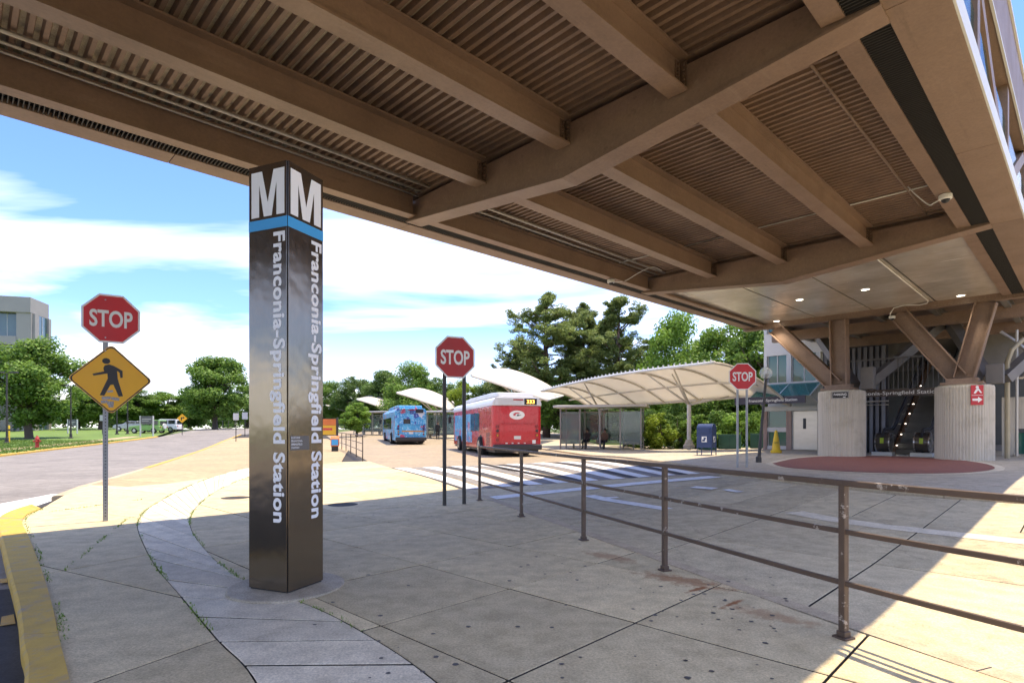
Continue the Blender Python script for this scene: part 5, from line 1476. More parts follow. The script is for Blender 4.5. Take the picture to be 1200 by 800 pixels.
def bus(label, loc, rz, body_m, rear_m, side_m, roof_m, red_bus):
    t = thing('bus', label, 'bus', loc, rz)
    Lb, W = 12.0, 1.29
    # lower body: slightly rounded rear corners in plan
    def plan(inset=0.0):
        w = W-inset; return [(0.0,-w+0.16),(0.05,-w+0.05),(0.18,-w),(Lb-0.35,-w),(Lb-0.1,-w+0.12),(Lb,-w+0.4),(Lb,w-0.4),(Lb-0.1,w-0.12),(Lb-0.35,w),(0.18,w),(0.05,w-0.05),(0.0,w-0.16)]
    mb = MB(); mb.ext([(x,y,0.36) for x, y in plan()], (0,0,2.20)); bd = mb.build('body', body_m, t, bevel=0.02)
    # roof with rounded haunches
    prof = [(-1.29,2.562),(1.29,2.562),(1.285,2.72),(1.22,2.87),(1.05,2.99),(0.7,3.04),(-0.7,3.04),(-1.05,2.99),(-1.22,2.87),(-1.285,2.70)]
    mb = MB(); mb.ext([(0.02,y,z) for y, z in prof], (Lb-0.06,0,0)); rf = mb.build('roof', roof_m, t, bevel=0.03)
    mb = MB(); mb.ext([(x,-0.95,z) for x, z in ((0.25,3.035),(0.3,3.24),(2.0,3.30),(7.4,3.30),(9.2,3.24),(9.9,3.035))], (0,1.9,0)); mb.build('roof_pod', roof_m, rf, bevel=0.05)
    # side windows, each its own pane
    for s_ in (-1,1):
        for i in range(6):
            x0 = 3.1+i*1.36; mb = MB(); y0, y1 = sorted((s_*(W+0.001), s_*(W+0.008))); mb.box(x0,x0+1.28,y0,y1,1.28,2.28); mb.build('window', M['bus_glass'], t, bevel=0.004)
        y0, y1 = sorted((s_*(W+0.001), s_*(W+0.005)))
        mb = MB(); mb.box(5.2,11.3,y0,y1,0.62,1.24); mb.build('side_wrap', side_m, t)
        if red_bus:
            y0, y1 = sorted((s_*(W+0.009), s_*(W+0.012)))
            mb = MB(); mb.box(5.6,11.2,y0,y1,1.26,2.30); mb.build('side_wrap', side_m, t)
        mb = MB()
        for q in range(9): mb.box(0.6,1.35,*sorted((s_*(W+0.001), s_*(W+0.012))),0.55+q*0.075,0.585+q*0.075)
        mb.build('side_grille', M['bus_dark'], t)
        for xa in (2.75, 9.1):
            # wheel arch, tyre, rim
            y0, y1 = sorted((s_*(W-0.30), s_*(W+0.004)))
            mb = MB(); mb.tube([(xa, s_*(W-0.34), 0.50),(xa, s_*(W+0.004), 0.50)], 0.60, 24); mb.build('wheel_arch', M['black'], t)
            w_ = thing_part('wheel', t, (xa, s_*(W-0.02), 0.49))
            mb = MB(); mb.tube([(0,-0.15,0),(0,-0.13,0),(0,0.13,0),(0,0.15,0)], [0.45,0.49,0.49,0.45], 24); mb.build('tyre', M['rubber'], w_, smooth='auto')
            mb = MB(); mb.tube([(0,-0.155,0),(0,0.155,0)], 0.30, 20); mb.tube([(0,-0.18,0),(0,0.18,0)], 0.12, 12); mb.build('rim', M['steel'], w_, smooth='auto')
    mb = MB(); mb.box(0.1,Lb-0.1,-W+0.15,W-0.15,0.22,0.358); mb.build('underbody', M['black'], t)
    # rear end (faces -x); u to the right seen from behind is -y
    def rbox(name, u0, u1, z0, z1, m, x0=-0.012, x1=-0.002, parent=None, bevel=0): return MB().box(x0,x1,-u1,-u0,z0,z1).build(name, m, parent or t, bevel=bevel)
    rbox('rear_panel', -1.12, 1.12, 0.62, 2.55, rear_m, -0.014, -0.001, bevel=0.006)
    ed = rbox('engine_door', -0.93, 0.93, 0.78, 1.62, rear_m, -0.034, -0.0145, bevel=0.01)
    rbox('door_lip', -0.95, 0.95, 1.63, 1.68, rear_m, -0.06, -0.0145, bevel=0.012)
    rbox('upper_panel', -0.93, 0.93, 1.70, 2.51, rear_m, -0.026, -0.0145, bevel=0.01)
    rbox('bumper', -1.27, 1.27, 0.34, 0.62, M['bus_dark'], -0.16, 0.05, bevel=0.05)
    hd_ = rbox('rear_header', -1.16, 1.16, 2.575, 2.98, roof_m, -0.035, -0.001, bevel=0.03)
    for q in range(4): rbox('louvre', -1.0, 0.20, 2.66+q*0.072, 2.684+q*0.072, M['bus_dark'] if not red_bus else M['frame'], -0.042, -0.036, hd_)
    rbox('brake_light_bar', -0.22, 0.30, 2.83, 2.90, M['tail'], -0.044, -0.036, hd_)
    ds = rbox('route_display', 0.36, 1.02, 2.62, 2.93, M['black'], -0.046, -0.036, hd_, bevel=0.004)
    if red_bus:
        mb = MB(); put_text(mb, '333', (-0.047,-0.69,2.685), (0,-1,0), (0,0,1), 0.18, 0.40, 0.012, 'CENTER', extr=0.002); mb.build('route_number', M['led'], ds)
        mb = MB(); mb.ext([(-0.0275, -(-0.02+0.40*math.cos(q*0.2618)), 2.10+0.225*math.sin(q*0.2618)) for q in range(24)], (-0.004,0,0)); lg = mb.build('logo_oval', M['sign_white'], t)
        mb = MB(); mb.ext([(-0.0325, -u, z) for u, z in ((-0.20,2.06),(-0.22,2.14),(-0.12,2.22),(0.04,2.23),(0.16,2.17),(0.04,2.18),(-0.08,2.15),(-0.10,2.08))], (-0.002,0,0)); mb.build('logo_swoosh', M['bus_red'], lg)
        mb = MB(); mb.ext([(-0.0325, -u, z) for u, z in ((-0.04,2.05),(0.04,2.04),(0.22,2.10),(0.06,2.10),(0.06,2.15),(-0.02,2.12))], (-0.002,0,0)); mb.build('logo_swoosh', M['sign_black'], lg)
        for (u, w_) in ((-0.62,0.12),(-0.30,0.10),(0.02,0.10),(0.34,0.10)): rbox('decal', u, u+w_, 0.66, 0.71, M['sign_white'], -0.017, -0.0142)
        rbox('decal', 0.78, 0.96, 0.66, 0.84, M['sign_white'], -0.039, -0.0345)
        rbox('header_stripe', -1.0, 1.0, 2.60, 2.625, M['frame'], -0.042, -0.036, hd_)
    else:
        rbox('rear_window', -0.62, -0.05, 1.72, 2.12, M['bus_glass'], -0.032, -0.0265, bevel=0.004)
        rbox('printed_band', -0.75, 0.95, 1.06, 1.16, M['amber'], -0.039, -0.0345)
    rbox('number_plate', -0.18, 0.18, 0.88, 1.05, M['trim'], -0.040, -0.0345)
    for s_ in (-1,1):
        for q, mm in enumerate(('tail','amber','bus_dark','tail')):
            mb = MB(); mb.tube([(-0.016,s_*1.03,0.86+q*0.22),(-0.04,s_*1.03,0.86+q*0.22)], 0.075, 14); ob = mb.build('tail_light', M['bus_dark'], t)
            mb = MB(); mb.tube([(-0.041,s_*1.03,0.86+q*0.22),(-0.05,s_*1.03,0.86+q*0.22)], 0.055, 14); mb.build('lens', M[mm], ob)
    # front end, out of sight but there
    mb = MB(); mb.box(Lb+0.001,Lb+0.012,-0.85,0.85,1.15,2.40); mb.build('windscreen', M['bus_glass'], t)
    for s_ in (-1,1):
        mb = MB(); mb.tube([(Lb-0.05,s_*1.25,2.5),(Lb+0.15,s_*1.5,2.45),(Lb+0.15,s_*1.5,2.2)], 0.025, 8); mb.box(Lb+0.10,Lb+0.18,s_*1.5-0.10,s_*1.5+0.10,1.8,2.25); mb.build('mirror', M['black'], t)
    return t
def thing_part(name, parent, loc):
    o = bpy.data.objects.new(name, None); COL.objects.link(o); o.parent = parent; o.location = loc; return o
h1 = Vector((-0.262,0.965)); r1 = Vector((h1.y,-h1.x))
c_ = Vector((-0.98,28.3)) + r1*1.29
bus('red and white city bus with white oval logo on its rear', (c_.x, c_.y, hz(c_.x, c_.y)-0.02), math.atan2(h1.y,h1.x), M['bus_red'], M['bus_red'], M['wrap'], M['bus_white'], True)
h2 = Vector((-0.30,0.954)); r2 = Vector((h2.y,-h2.x))
c_ = P(463,0,46.5).xy + r2*1.29
bus('bus in a blue and pink printed wrap at the far stop', (c_.x, c_.y, hz(c_.x, c_.y)-0.02), math.atan2(h2.y,h2.x), M['wrap'], M['wrap'], M['wrap'], M['wrap'], False)

# ================================================================== WAVE CANOPIES OVER THE BUS STOPS
def fabricmat():
    m, nt, b, out = _mat('cream_canopy_fabric')
    tc = N(nt, 'ShaderNodeTexCoord').outputs['Object']
    n1 = noise_n(nt, tc, 0.8, 6); c = mixc(nt, n1.outputs['Fac'], (0.76,0.72,0.64), (0.84,0.81,0.74)); nt.links.new(c, b.inputs['Base Color']); b.inputs['Roughness'].default_value = 0.7
    tr = N(nt, 'ShaderNodeBsdfTranslucent'); nt.links.new(c, tr.inputs[0]); ms = N(nt, 'ShaderNodeMixShader'); ms.inputs[0].default_value = 0.42
    nt.links.new(b.outputs[0], ms.inputs[1]); nt.links.new(tr.outputs[0], ms.inputs[2]); nt.links.new(ms.outputs[0], out.inputs[0]); return m
M['fabric'] = fabricmat()
M['cream'] = mat('cream_steel', (0.56,0.52,0.44), 0.45, var=0.06, dirt=(0.36,0.32,0.26), dirt_a=0.4)
def canopy(label, org, head, length, width, zF, zB, arch, npole, rise=0.0, endrise=0.0, group='wave canopies over the bus stops'):
    """x along heading from the near end, y to the right; F edge (y=0, bus side) is the high one"""
    rz = math.atan2(head[1], head[0]); zg = hz(*org)
    t = thing('wave_canopy', label, 'canopy', (org[0], org[1], zg+0.04), rz, group)
    def surf(u, v):
        s_ = math.sin(math.pi*(0.10+0.90*v))
        z = zF + (zB-zF)*v**1.7 + arch*math.sin(math.pi*min(1,v*0.9))*(1-v*0.3) + endrise*math.sin(math.pi*u)*(1-v) + rise*(1-u)*v*0 - 0.0
        z += -0.9*(max(0,(0.16-u)/0.16)**2)*(v)*0.6
        return (u*length, -v*width, z)
    nb_ = max(3, int(length/3.2))
    for k in range(nb_):
        mb = MB(); mb.grid(lambda u, v: surf((k+u)/nb_, v), 6, 14); o = mb.build('fabric_panel', M['fabric'], t, smooth=True, fix=False)
        sd = o.modifiers.new('t', 'SOLIDIFY'); sd.thickness = 0.02
    for k in range(nb_+1):
        mb = MB(); pts = [Vector(surf(k/nb_, v/12)) - Vector((0,0,0.06)) for v in range(13)]; mb.tube(pts, 0.055, 8); mb.build('arched_rib', M['cream'], t, smooth=True)
    for v in (0.0, 1.0):
        mb = MB(); mb.tube([Vector(surf(k/16, v)) - Vector((0,0,0.03)) for k in range(17)], 0.075, 10); mb.build('edge_tube', M['trim'] if v == 0 else M['cream'], t, smooth=True)
    mb = MB(); mb.tube([Vector(surf(k/16, 0.55)) - Vector((0,0,0.35)) for k in range(17)], 0.055, 8); mb.build('spine_tube', M['cream'], t, smooth=True)
    # lacing studs along the front edge
    mb = MB()
    for k in range(int(length/0.45)):
        p = Vector(surf((k+0.5)*0.45/length, 0.0)); mb.box(p.x-0.03,p.x+0.03,p.y-0.03,p.y+0.03,p.z+0.03,p.z+0.13)
    mb.build('edge_studs', M['trim'], t)['kind'] = 'stuff'
    for k in range(npole):
        u = (k+0.5)/npole; x = u*length
        zt_ = min(2.6, zB-0.2)
        mb = MB(); mb.tube([(x,-0.55*width,-0.1),(x,-0.55*width,zt_)], 0.11, 14); po = mb.build('pole', M['cream'], t, smooth='auto')
        mb = MB(); mb.lathe([(0.30,-0.02),(0.30,0.14),(0.24,0.20),(0.17,0.42),(0.12,0.44)], 14, (x,-0.55*width,0)); mb.build('pole_base', M['plaza'], po)
        for (du, v) in ((-0.07,0.12),(0.07,0.12),(-0.06,0.95),(0.06,0.95),(0.0,0.3)):
            e = Vector(surf(max(0,min(1,u+du*18/length)), v)) - Vector((0,0,0.10)); mb = MB(); mb.tube([(x,-0.55*width,zt_-0.15), e], [0.065,0.04], 8); mb.build('branch', M['cream'], po, smooth=True)
    return t
hd = Vector((-0.34,0.94))
canopy('long cream wave canopy on branching pole behind the mailbox', (8.9,25.0), hd, 19.6, 4.3, 3.95, 2.66, 0.16, 2, endrise=0.22)
NEAR_E = [(550,439),(575,446.5),(600,455),(622,462),(640,468)]
FAR_E = [(556,437.5),(584,431),(612,437),(640,450),(658,463)]
def twist_canopy(label, tip_px, tip_py, k, d, length):
    """raised wing of the next canopies along: the near edge is straight, the rear edge arches up"""
    def pt(e, dd): return P(tip_px+(e[0]-550)*k, tip_py+(e[1]-439)*k, dd)
    A_ = P(tip_px, tip_py, d); o = Vector((A_.x, A_.y)); zg = hz(*o)+0.04
    t = thing('wave_canopy', label, 'canopy', (o.x, o.y, zg), 0, 'wave canopies over the bus stops')
    o3 = Vector((o.x, o.y, zg))
    ne = [pt(e, d)-o3 for e in NEAR_E]; fe = [pt(e, d+length)-o3 for e in FAR_E]
    def crv(L_, v):
        x = v*4; i = min(3, int(x)); t_ = x-i
        p0 = L_[max(0,i-1)]; p1 = L_[i]; p2 = L_[i+1]; p3 = L_[min(4,i+2)]
        return 0.5*((2*p1)+(p2-p0)*t_+(2*p0-5*p1+4*p2-p3)*t_*t_+(3*p1-p0-3*p2+p3)*t_**3)
    def surf(u, v): return tuple(crv(ne, v).lerp(crv(fe, v), u) + Vector((0,0,0.5*math.sin(math.pi*u)*math.sin(math.pi*v))))
    nb_ = 4
    for q in range(nb_):
        mb = MB(); mb.grid(lambda u, v: surf((q+u)/nb_, v), 5, 16); ob = mb.build('fabric_panel', M['fabric'], t, smooth=True, fix=False); sd = ob.modifiers.new('t', 'SOLIDIFY'); sd.thickness = 0.03
    for q in range(nb_+1):
        mb = MB(); mb.tube([Vector(surf(q/nb_, v/12)) - Vector((0,0,0.07)) for v in range(13)], 0.07, 8); mb.build('arched_rib', M['cream'], t, smooth=True)
    for v in (0.0, 1.0):
        mb = MB(); mb.tube([Vector(surf(q/12, v)) for q in range(13)], 0.09, 8); mb.build('edge_tube', M['trim'], t, smooth=True)
    for q in (0.25, 0.75):
        b_ = Vector(surf(q, 0.62)); mb = MB(); mb.tube([(b_.x, b_.y, -0.3),(b_.x, b_.y, b_.z*0.62)], 0.13, 12); po = mb.build('pole', M['cream'], t, smooth='auto')
        for (du, v) in ((-0.15,0.3),(0.15,0.3),(-0.12,0.9),(0.12,0.9)):
            e = Vector(surf(max(0,min(1,q+du)), v)) - Vector((0,0,0.1)); mb = MB(); mb.tube([(b_.x,b_.y,b_.z*0.60), e], [0.08,0.05], 8); mb.build('branch', M['cream'], po, smooth=True)
    return t
twist_canopy('cream wave canopy rising behind the red bus', 552, 439.5, 1.0, 46, 9)
twist_canopy('cream wave canopy above the blue wrapped bus', 465, 460, 0.68, 66, 11)
twist_canopy('cream wave canopy left of the blue wrapped bus', 418, 467.5, 0.55, 88, 14)
twist_canopy('farthest cream wave canopy, next to the pylon', 382, 474.5, 0.42, 112, 16)

# ================================================================== BUS SHELTERS
M['shel'] = mat('shelter_metal', (0.30,0.28,0.25), 0.45, metal=0.4, var=0.1)
M['shel_glass'] = glassmat('grey_shelter_glass', (0.28,0.33,0.31), 0.05, 0.40, (0.75,0.82,0.79))
def shelter(label, px, py, width, depth, ang, hgt=2.7):
    c_ = g(px, py, 0.04); zg = hz(c_.x, c_.y)+0.040
    t = thing('bus_shelter', label, 'bus shelter', (c_.x, c_.y, zg), ang, 'glass bus shelters on the island')
    n = 4
    for i in range(n+1):
        for y in (0, depth):
            x = -width/2+width*i/n; mb = MB(); mb.box(x-0.04,x+0.04,y-0.04,y+0.04,0,hgt); mb.build('post', M['shel'], t)
    mb = MB(); mb.ext([(-width/2-0.4,-0.5,hgt+0.02),(-width/2-0.4,depth+0.3,hgt+0.02),(-width/2-0.4,depth+0.3,hgt+0.12),(-width/2-0.4,depth/2,hgt+0.24),(-width/2-0.4,-0.5,hgt+0.15)], (width+0.8,0,0)); mb.build('roof', M['conduit'], t, bevel=0.02)
    for i in range(n):
        x0 = -width/2+width*i/n+0.05; x1 = -width/2+width*(i+1)/n-0.05
        mb = MB(); mb.box(x0,x1,depth-0.006,depth+0.006,0.35,hgt-0.25); mb.build('pane', M['shel_glass'], t)
        if i in (0,3): mb = MB(); mb.box(x0,x1,-0.006,0.006,0.35,hgt-0.25); mb.build('pane', M['shel_glass'], t)
        for z in (0.32, hgt-0.22):
            mb = MB(); mb.box(x0-0.01,x1+0.01,depth-0.02,depth+0.02,z-0.025,z+0.025); mb.build('rail', M['shel'], t)
    for s_ in (-1,1):
        mb = MB(); mb.box(s_*width/2-0.006,s_*width/2+0.006,0.06,depth-0.06,0.35,hgt-0.25); mb.build('pane', M['shel_glass'], t)
    mb = MB(); mb.box(-width/2+0.3,width/2-0.3,depth-0.55,depth-0.12,0.42,0.46); bn = mb.build('bench', M['shel'], t, bevel=0.006)
    for x in (-width/2+0.6, 0, width/2-0.6):
        mb = MB(); mb.box(x-0.03,x+0.03,depth-0.5,depth-0.16,0,0.419); mb.build('bench_leg', M['shel'], bn)
    return t
shA = R(-18)
shelter('grey glass bus shelter with two seated people beside the red bus', 703, 526.5, 5.2, 1.7, shA)
shelter('grey glass bus shelter behind the wrapped bus', 512, 512.8, 5.0, 1.6, R(-30))
shelter('glass bus shelter left of the wrapped bus', 437, 508.8, 6.0, 1.6, R(-25))

# ================================================================== PEOPLE
def personmat(name, legs, torso, skin, hair, zl, zt_, zh):
    m, nt, b, out = _mat(name)
    tc = N(nt, 'ShaderNodeTexCoord').outputs['Object']; sp = N(nt, 'ShaderNodeSeparateXYZ'); nt.links.new(tc, sp.inputs[0])
    def gt(v):
        q = N(nt, 'ShaderNodeMath', operation='GREATER_THAN'); q.inputs[1].default_value = v; nt.links.new(sp.outputs[2], q.inputs[0]); return q.outputs[0]
    c = mixc(nt, gt(zl), legs, torso); c = mixc(nt, gt(zt_), c, skin)
    n1 = noise_n(nt, tc, 12, 3); c = mixc(nt, 0.25, c, n1.outputs['Color'], 'OVERLAY')
    nt.links.new(c, b.inputs['Base Color']); b.inputs['Roughness'].default_value = 0.85; return m
def person(label, loc, rz, pose, legs, torso, hair, hold=None):
    t = thing('person', label, 'person', loc, rz)
    # joints: facing local -y
    if pose == 'sit':
        J = {'pel':(0,0,0.53,0.15),'bel':(0,0.0,0.70,0.14),'chest':(0,-0.02,0.92,0.155),'neck':(0,-0.03,1.09,0.06),'head':(0,-0.06,1.20,0.085),'crown':(0,-0.05,1.29,0.085)}
        for s_, k in ((-1,'l'),(1,'r')):
            J[k+'sh'] = (s_*0.17,-0.02,1.01,0.065); J[k+'el'] = (s_*0.23,-0.10,0.76,0.048); J[k+'wr'] = (s_*0.12,-0.32,0.66,0.034); J[k+'ha'] = (s_*0.09,-0.40,0.63,0.04)
            J[k+'hip'] = (s_*0.10,-0.05,0.52,0.10); J[k+'kn'] = (s_*0.13,-0.44,0.52,0.070); J[k+'an'] = (s_*0.13,-0.44-0.02*s_,0.09,0.045); J[k+'to'] = (s_*0.14,-0.60,0.04,0.04)
        zl, zt_, zh = 0.60, 1.08, 1.25
    else:
        J = {'pel':(0,0,0.95,0.14),'bel':(0,0,1.12,0.13),'chest':(0,0,1.34,0.15),'neck':(0,0,1.50,0.06),'head':(0,-0.02,1.60,0.085),'crown':(0,-0.01,1.70,0.085)}
        for s_, k in ((-1,'l'),(1,'r')):
            J[k+'sh'] = (s_*0.18,0,1.42,0.065); J[k+'el'] = (s_*0.23,0.02,1.14,0.048); J[k+'wr'] = (s_*0.22,-0.08,0.90,0.034); J[k+'ha'] = (s_*0.22,-0.10,0.81,0.04)
            J[k+'hip'] = (s_*0.095,0,0.90,0.095); J[k+'kn'] = (s_*0.10,-0.02,0.50,0.068); J[k+'an'] = (s_*0.10,0.02,0.08,0.045); J[k+'to'] = (s_*0.12,-0.14,0.04,0.04)
        zl, zt_, zh = 0.98, 1.50, 1.66
    names = list(J); idx = {n: i for i, n in enumerate(names)}
    E = [('pel','bel'),('bel','chest'),('chest','neck'),('neck','head'),('head','crown')]
    for k in 'lr': E += [('chest',k+'sh'),(k+'sh',k+'el'),(k+'el',k+'wr'),(k+'wr',k+'ha'),('pel',k+'hip'),(k+'hip',k+'kn'),(k+'kn',k+'an'),(k+'an',k+'to')]
    me = bpy.data.meshes.new('body'); me.from_pydata([J[n][:3] for n in names], [(idx[a], idx[b]) for a, b in E], [])
    ob = link('body', me, personmat('clothes', legs, torso, (0.30,0.17,0.11), hair, zl, zt_, zh), t)
    sk = ob.modifiers.new('skin', 'SKIN')
    for n, i in idx.items():
        sv = me.skin_vertices[0].data[i]; r_ = J[n][3]; sv.radius = (r_, r_*0.85 if n in ('pel','bel','chest') else r_)
        sv.use_root = (n == 'pel')
    ss = ob.modifiers.new('sub', 'SUBSURF'); ss.levels = 2; ss.render_levels = 2
    hx, hy, hz_, hr = J['crown']
    mb = MB(); mb.lathe([(0.094,-0.07),(0.102,-0.02),(0.098,0.03),(0.075,0.075),(0.03,0.098)], 14, (hx, hy+0.022, hz_+0.0)); mb.build('hair', mat('hair', hair, 0.7), t, smooth=True)
    mb = MB(); mb.lathe([(0.012,-0.02),(0.018,0.0),(0.006,0.03)], 8, (hx, hy-0.105, hz_-0.06)); mb.build('nose', mat('skin', (0.30,0.17,0.11), 0.6), t)
    return t
sr = shA
shc = g(703,526.5,0.04); zs_ = hz(shc.x, shc.y)+0.040
for (u, lb, lg, to) in ((-1.05,'seated person in dark jacket leaning forward in the shelter, left one',(0.02,0.02,0.025),(0.06,0.045,0.04)),(0.15,'seated person in black with tan sleeve, right one in the shelter',(0.012,0.014,0.03),(0.16,0.09,0.055))):
    off = Vector((u*math.cos(sr)-1.28*math.sin(sr), u*math.sin(sr)+1.28*math.cos(sr)))
    person(lb, (shc.x+off.x, shc.y+off.y, zs_), sr+R(-15), 'sit', lg, to, (0.02,0.015,0.012))
c_ = g(513,515.0,0.04)
person('standing person in dark clothes between the two buses', (c_.x, c_.y, hz(c_.x,c_.y)+0.04), R(20), 'stand', (0.015,0.015,0.018), (0.02,0.02,0.022), (0.015,0.012,0.01))

# ================================================================== KIOSK AND SMALL SIGNS NEAR THE LANE
c_ = g(384,527); 
t = thing('notice_board', 'orange and yellow notice board on legs behind the pylon', 'notice board', (c_.x, c_.y, hz(c_.x,c_.y)), R(10))
M['poster'] = mat('yellow_poster', (0.72,0.42,0.03), 0.5, var=0.12, vs_=4); M['orange'] = mat('orange_header', (0.62,0.17,0.04), 0.5)
for s_ in (-1,1):
    mb = MB(); mb.box(s_*0.62-0.05,s_*0.62+0.05,-0.05,0.05,0,2.15); mb.build('post', M['blackpost'], t)
mb = MB(); mb.box(-0.57,0.57,-0.03,0.03,0.95,2.08); mb.build('panel', M['blackpost'], t)
mb = MB(); mb.box(-0.53,0.53,-0.04,-0.031,1.0,1.62); mb.build('poster', M['poster'], t)
mb = MB(); mb.box(-0.53,0.53,-0.04,-0.031,1.63,2.04); mb.build('header', M['orange'], t)
mb = MB(); mb.box(-0.53,0.30,-0.046,-0.041,1.30,1.45); mb.build('red_band', M['bus_red'], t)
c2 = g(392.5,528.5)
t = thing('news_box', 'low orange and blue newspaper box beside the notice board', 'newspaper box', (c2.x, c2.y, hz(c2.x,c2.y)), R(15))
mb = MB(); mb.ext([(-0.25,-0.2,0.32),(-0.25,0.2,0.32),(-0.25,0.2,0.95),(-0.25,-0.05,0.95),(-0.25,-0.2,0.78)], (0.5,0,0)); mb.build('body', M['orange'], t, bevel=0.01)
mb = MB(); mb.box(-0.2,0.2,-0.212,-0.202,0.38,0.74); mb.build('door', M['blue_band'], t)
mb = MB(); mb.box(-0.2,0.2,-0.16,0.16,0,0.318); mb.build('pedestal', M['black'], t)

# ================================================================== TREES
import numpy as np
rng = np.random.default_rng(11)
def quads_mesh(name, c, nrm, s, asp=0.6, bend=0.25):
    """one leaf-shaped face per centre: a folded diamond"""
    n = len(c)
    nrm = nrm/np.linalg.norm(nrm, axis=1, keepdims=True)
    r_ = rng.normal(size=(n,3)); u = np.cross(nrm, r_); u /= np.linalg.norm(u, axis=1, keepdims=True); v = np.cross(nrm, u)
    s = s[:,None]
    vv = np.empty((n,4,3))
    vv[:,0] = c - u*s; vv[:,1] = c - v*s*asp + nrm*s*bend; vv[:,2] = c + u*s; vv[:,3] = c + v*s*asp + nrm*s*bend
    me = bpy.data.meshes.new(name)
    me.vertices.add(n*4); me.loops.add(n*4); me.polygons.add(n)
    me.vertices.foreach_set('co', vv.reshape(-1).astype(np.float32))
    me.loops.foreach_set('vertex_index', np.arange(n*4, dtype=np.int32))
    me.polygons.foreach_set('loop_start', np.arange(0, n*4, 4, dtype=np.int32))
    me.polygons.foreach_set('loop_total', np.full(n, 4, dtype=np.int32))
    me.update(calc_edges=True)
    return me
def broad_tree(seed, H=10.0, W=7.0, base=0.15, ncl=105, nl=300, leaf=0.135, shape=1.0):
    """trunk with limbs, crown of separate leaf clumps; returns two meshes"""
    rs = random.Random(seed)
    mb = MB(); tr = 0.028*H
    pts = [(0,0,-0.3),(0,0,0.02*H),(rs.uniform(-.1,.1),rs.uniform(-.1,.1),0.25*H),(rs.uniform(-.25,.25),rs.uniform(-.25,.25),0.5*H),(rs.uniform(-.3,.3),rs.uniform(-.3,.3),0.85*H)]
    mb.tube(pts, [tr*1.35,tr,tr*0.8,tr*0.5,tr*0.1], 10)
    cz = H*(base + (1-base)*0.48); rz_ = H*(1-base)*0.52; rx = W/2
    cls = []
    while len(cls) < ncl:
        p = Vector((rs.uniform(-1,1), rs.uniform(-1,1), rs.uniform(-1,1)))
        l_ = p.length
        if l_ > 1 or l_ < 0.25: continue
        if rs.random() > 0.25 + 0.75*l_**2: continue
        dn = p.normalized(); wz = (1.0 - 0.35*max(0, p.z)**2*shape)*(0.86 + 0.42*mnoise.noise(dn*1.6 + Vector((seed*3.1, 0, 0))))
        cls.append(Vector((p.x*rx*wz, p.y*rx*wz, cz + p.z*rz_*(0.94 + 0.2*mnoise.noise(dn*1.9 + Vector((0, seed*2.3, 0)))))))
    for c in cls[::3]:
        t0_ = rs.uniform(0.22,0.55)*H; a0_ = Vector((0,0,t0_)); m_ = a0_.lerp(c, 0.5)+Vector((0,0,0.04*H)); mb.tube([a0_, m_, c], [tr*0.42,tr*0.25,tr*0.06], 6)
    C = []; Nn = []
    for c in cls:
        r_ = W*rs.choice((0.06,0.08,0.10,0.13,0.17)); k = int(nl*rs.uniform(0.6,1.3)*(r_/(0.12*W))**2)
        q = rng.normal(size=(k,3)); q /= np.linalg.norm(q, axis=1, keepdims=True); q *= (rng.random((k,1))**0.45)
        q[:,2] *= 0.80; q = q*r_
        C.append(q + np.array(c)); nn = q/r_ + rng.normal(size=(k,3))*0.55; nn[:,2] += 0.45; Nn.append(nn)
    C = np.concatenate(C); Nn = np.concatenate(Nn)
    s = leaf*rng.uniform(0.6,1.25,len(C))
    return mb.mesh('trunk'), quads_mesh('crown', C, Nn, s)
def pine_tree(seed, H=16.0, W=8.0, base=0.25, lean=0.0):
    rs = random.Random(seed); mb = MB(); tr = 0.017*H
    mb.tube([(0,0,-0.3),(0.1,0,0.3*H),(lean*0.5,0.1,0.65*H),(lean,0,0.98*H)], [tr*1.2,tr,tr*0.65,tr*0.15], 10)
    C = []; Nn = []; D = []
    nb_ = 48
    for i in range(nb_):
        f = (i+rs.random())/nb_; z = H*(base + (1-base)*f); 
        prof = (0.55+0.45*math.sin(math.pi*min(1,(0.15+f)*0.8)))*(1-f**2.4)+0.08
        L_ = W/2*prof*rs.uniform(0.55,1.15); a = rs.uniform(0,6.283); up = rs.uniform(-0.1,0.75)+0.35*f
        x0 = lean*max(0,f); d = Vector((math.cos(a), math.sin(a), up))
        e = Vector((x0,0,z)) + d*L_
        m_ = Vector((x0,0,z)).lerp(e,0.55) + Vector((0,0,-0.03*L_)); mb.tube([(x0*0.9,0,z), m_, e], [tr*0.34,tr*0.22,tr*0.08], 5)
        ntf = max(4, int(L_*4.6))
        for k in range(ntf):
            t = 0.35 + 0.68*(k+rs.random())/ntf; base_p = Vector((x0,0,z)).lerp(e,t) + Vector((rs.gauss(0,1),rs.gauss(0,1),rs.gauss(0,0.9)))*0.15*L_
            kk = int(95*rs.uniform(0.6,1.3)); r_ = rs.uniform(0.30,0.58)
            q = rng.normal(size=(kk,3)); q /= np.linalg.norm(q,axis=1,keepdims=True); q *= rng.random((kk,1))**0.5; q[:,2] *= 0.8
            C.append(q*r_ + np.array(base_p)); nn = np.cross(q, rng.normal(size=(kk,3))); nn[:,2] += 0.25; Nn.append(nn)
    C = np.concatenate(C); Nn = np.concatenate(Nn); s = 0.145*rng.uniform(0.7,1.3,len(C))
    return mb.mesh('trunk'), quads_mesh('crown', C, Nn, s, asp=0.30, bend=0.12)
M['bark'] = mat('tree_bark', (0.10,0.075,0.055), 0.9, var=0.2, bump=0.4, bs=12)
M['pinebark'] = mat('pine_bark', (0.14,0.09,0.065), 0.9, var=0.2, bump=0.4, bs=12)
M['leaf_a'] = leafmat('mid_green_leaf', (0.08,0.15,0.025), (0.19,0.31,0.055), 0.42)
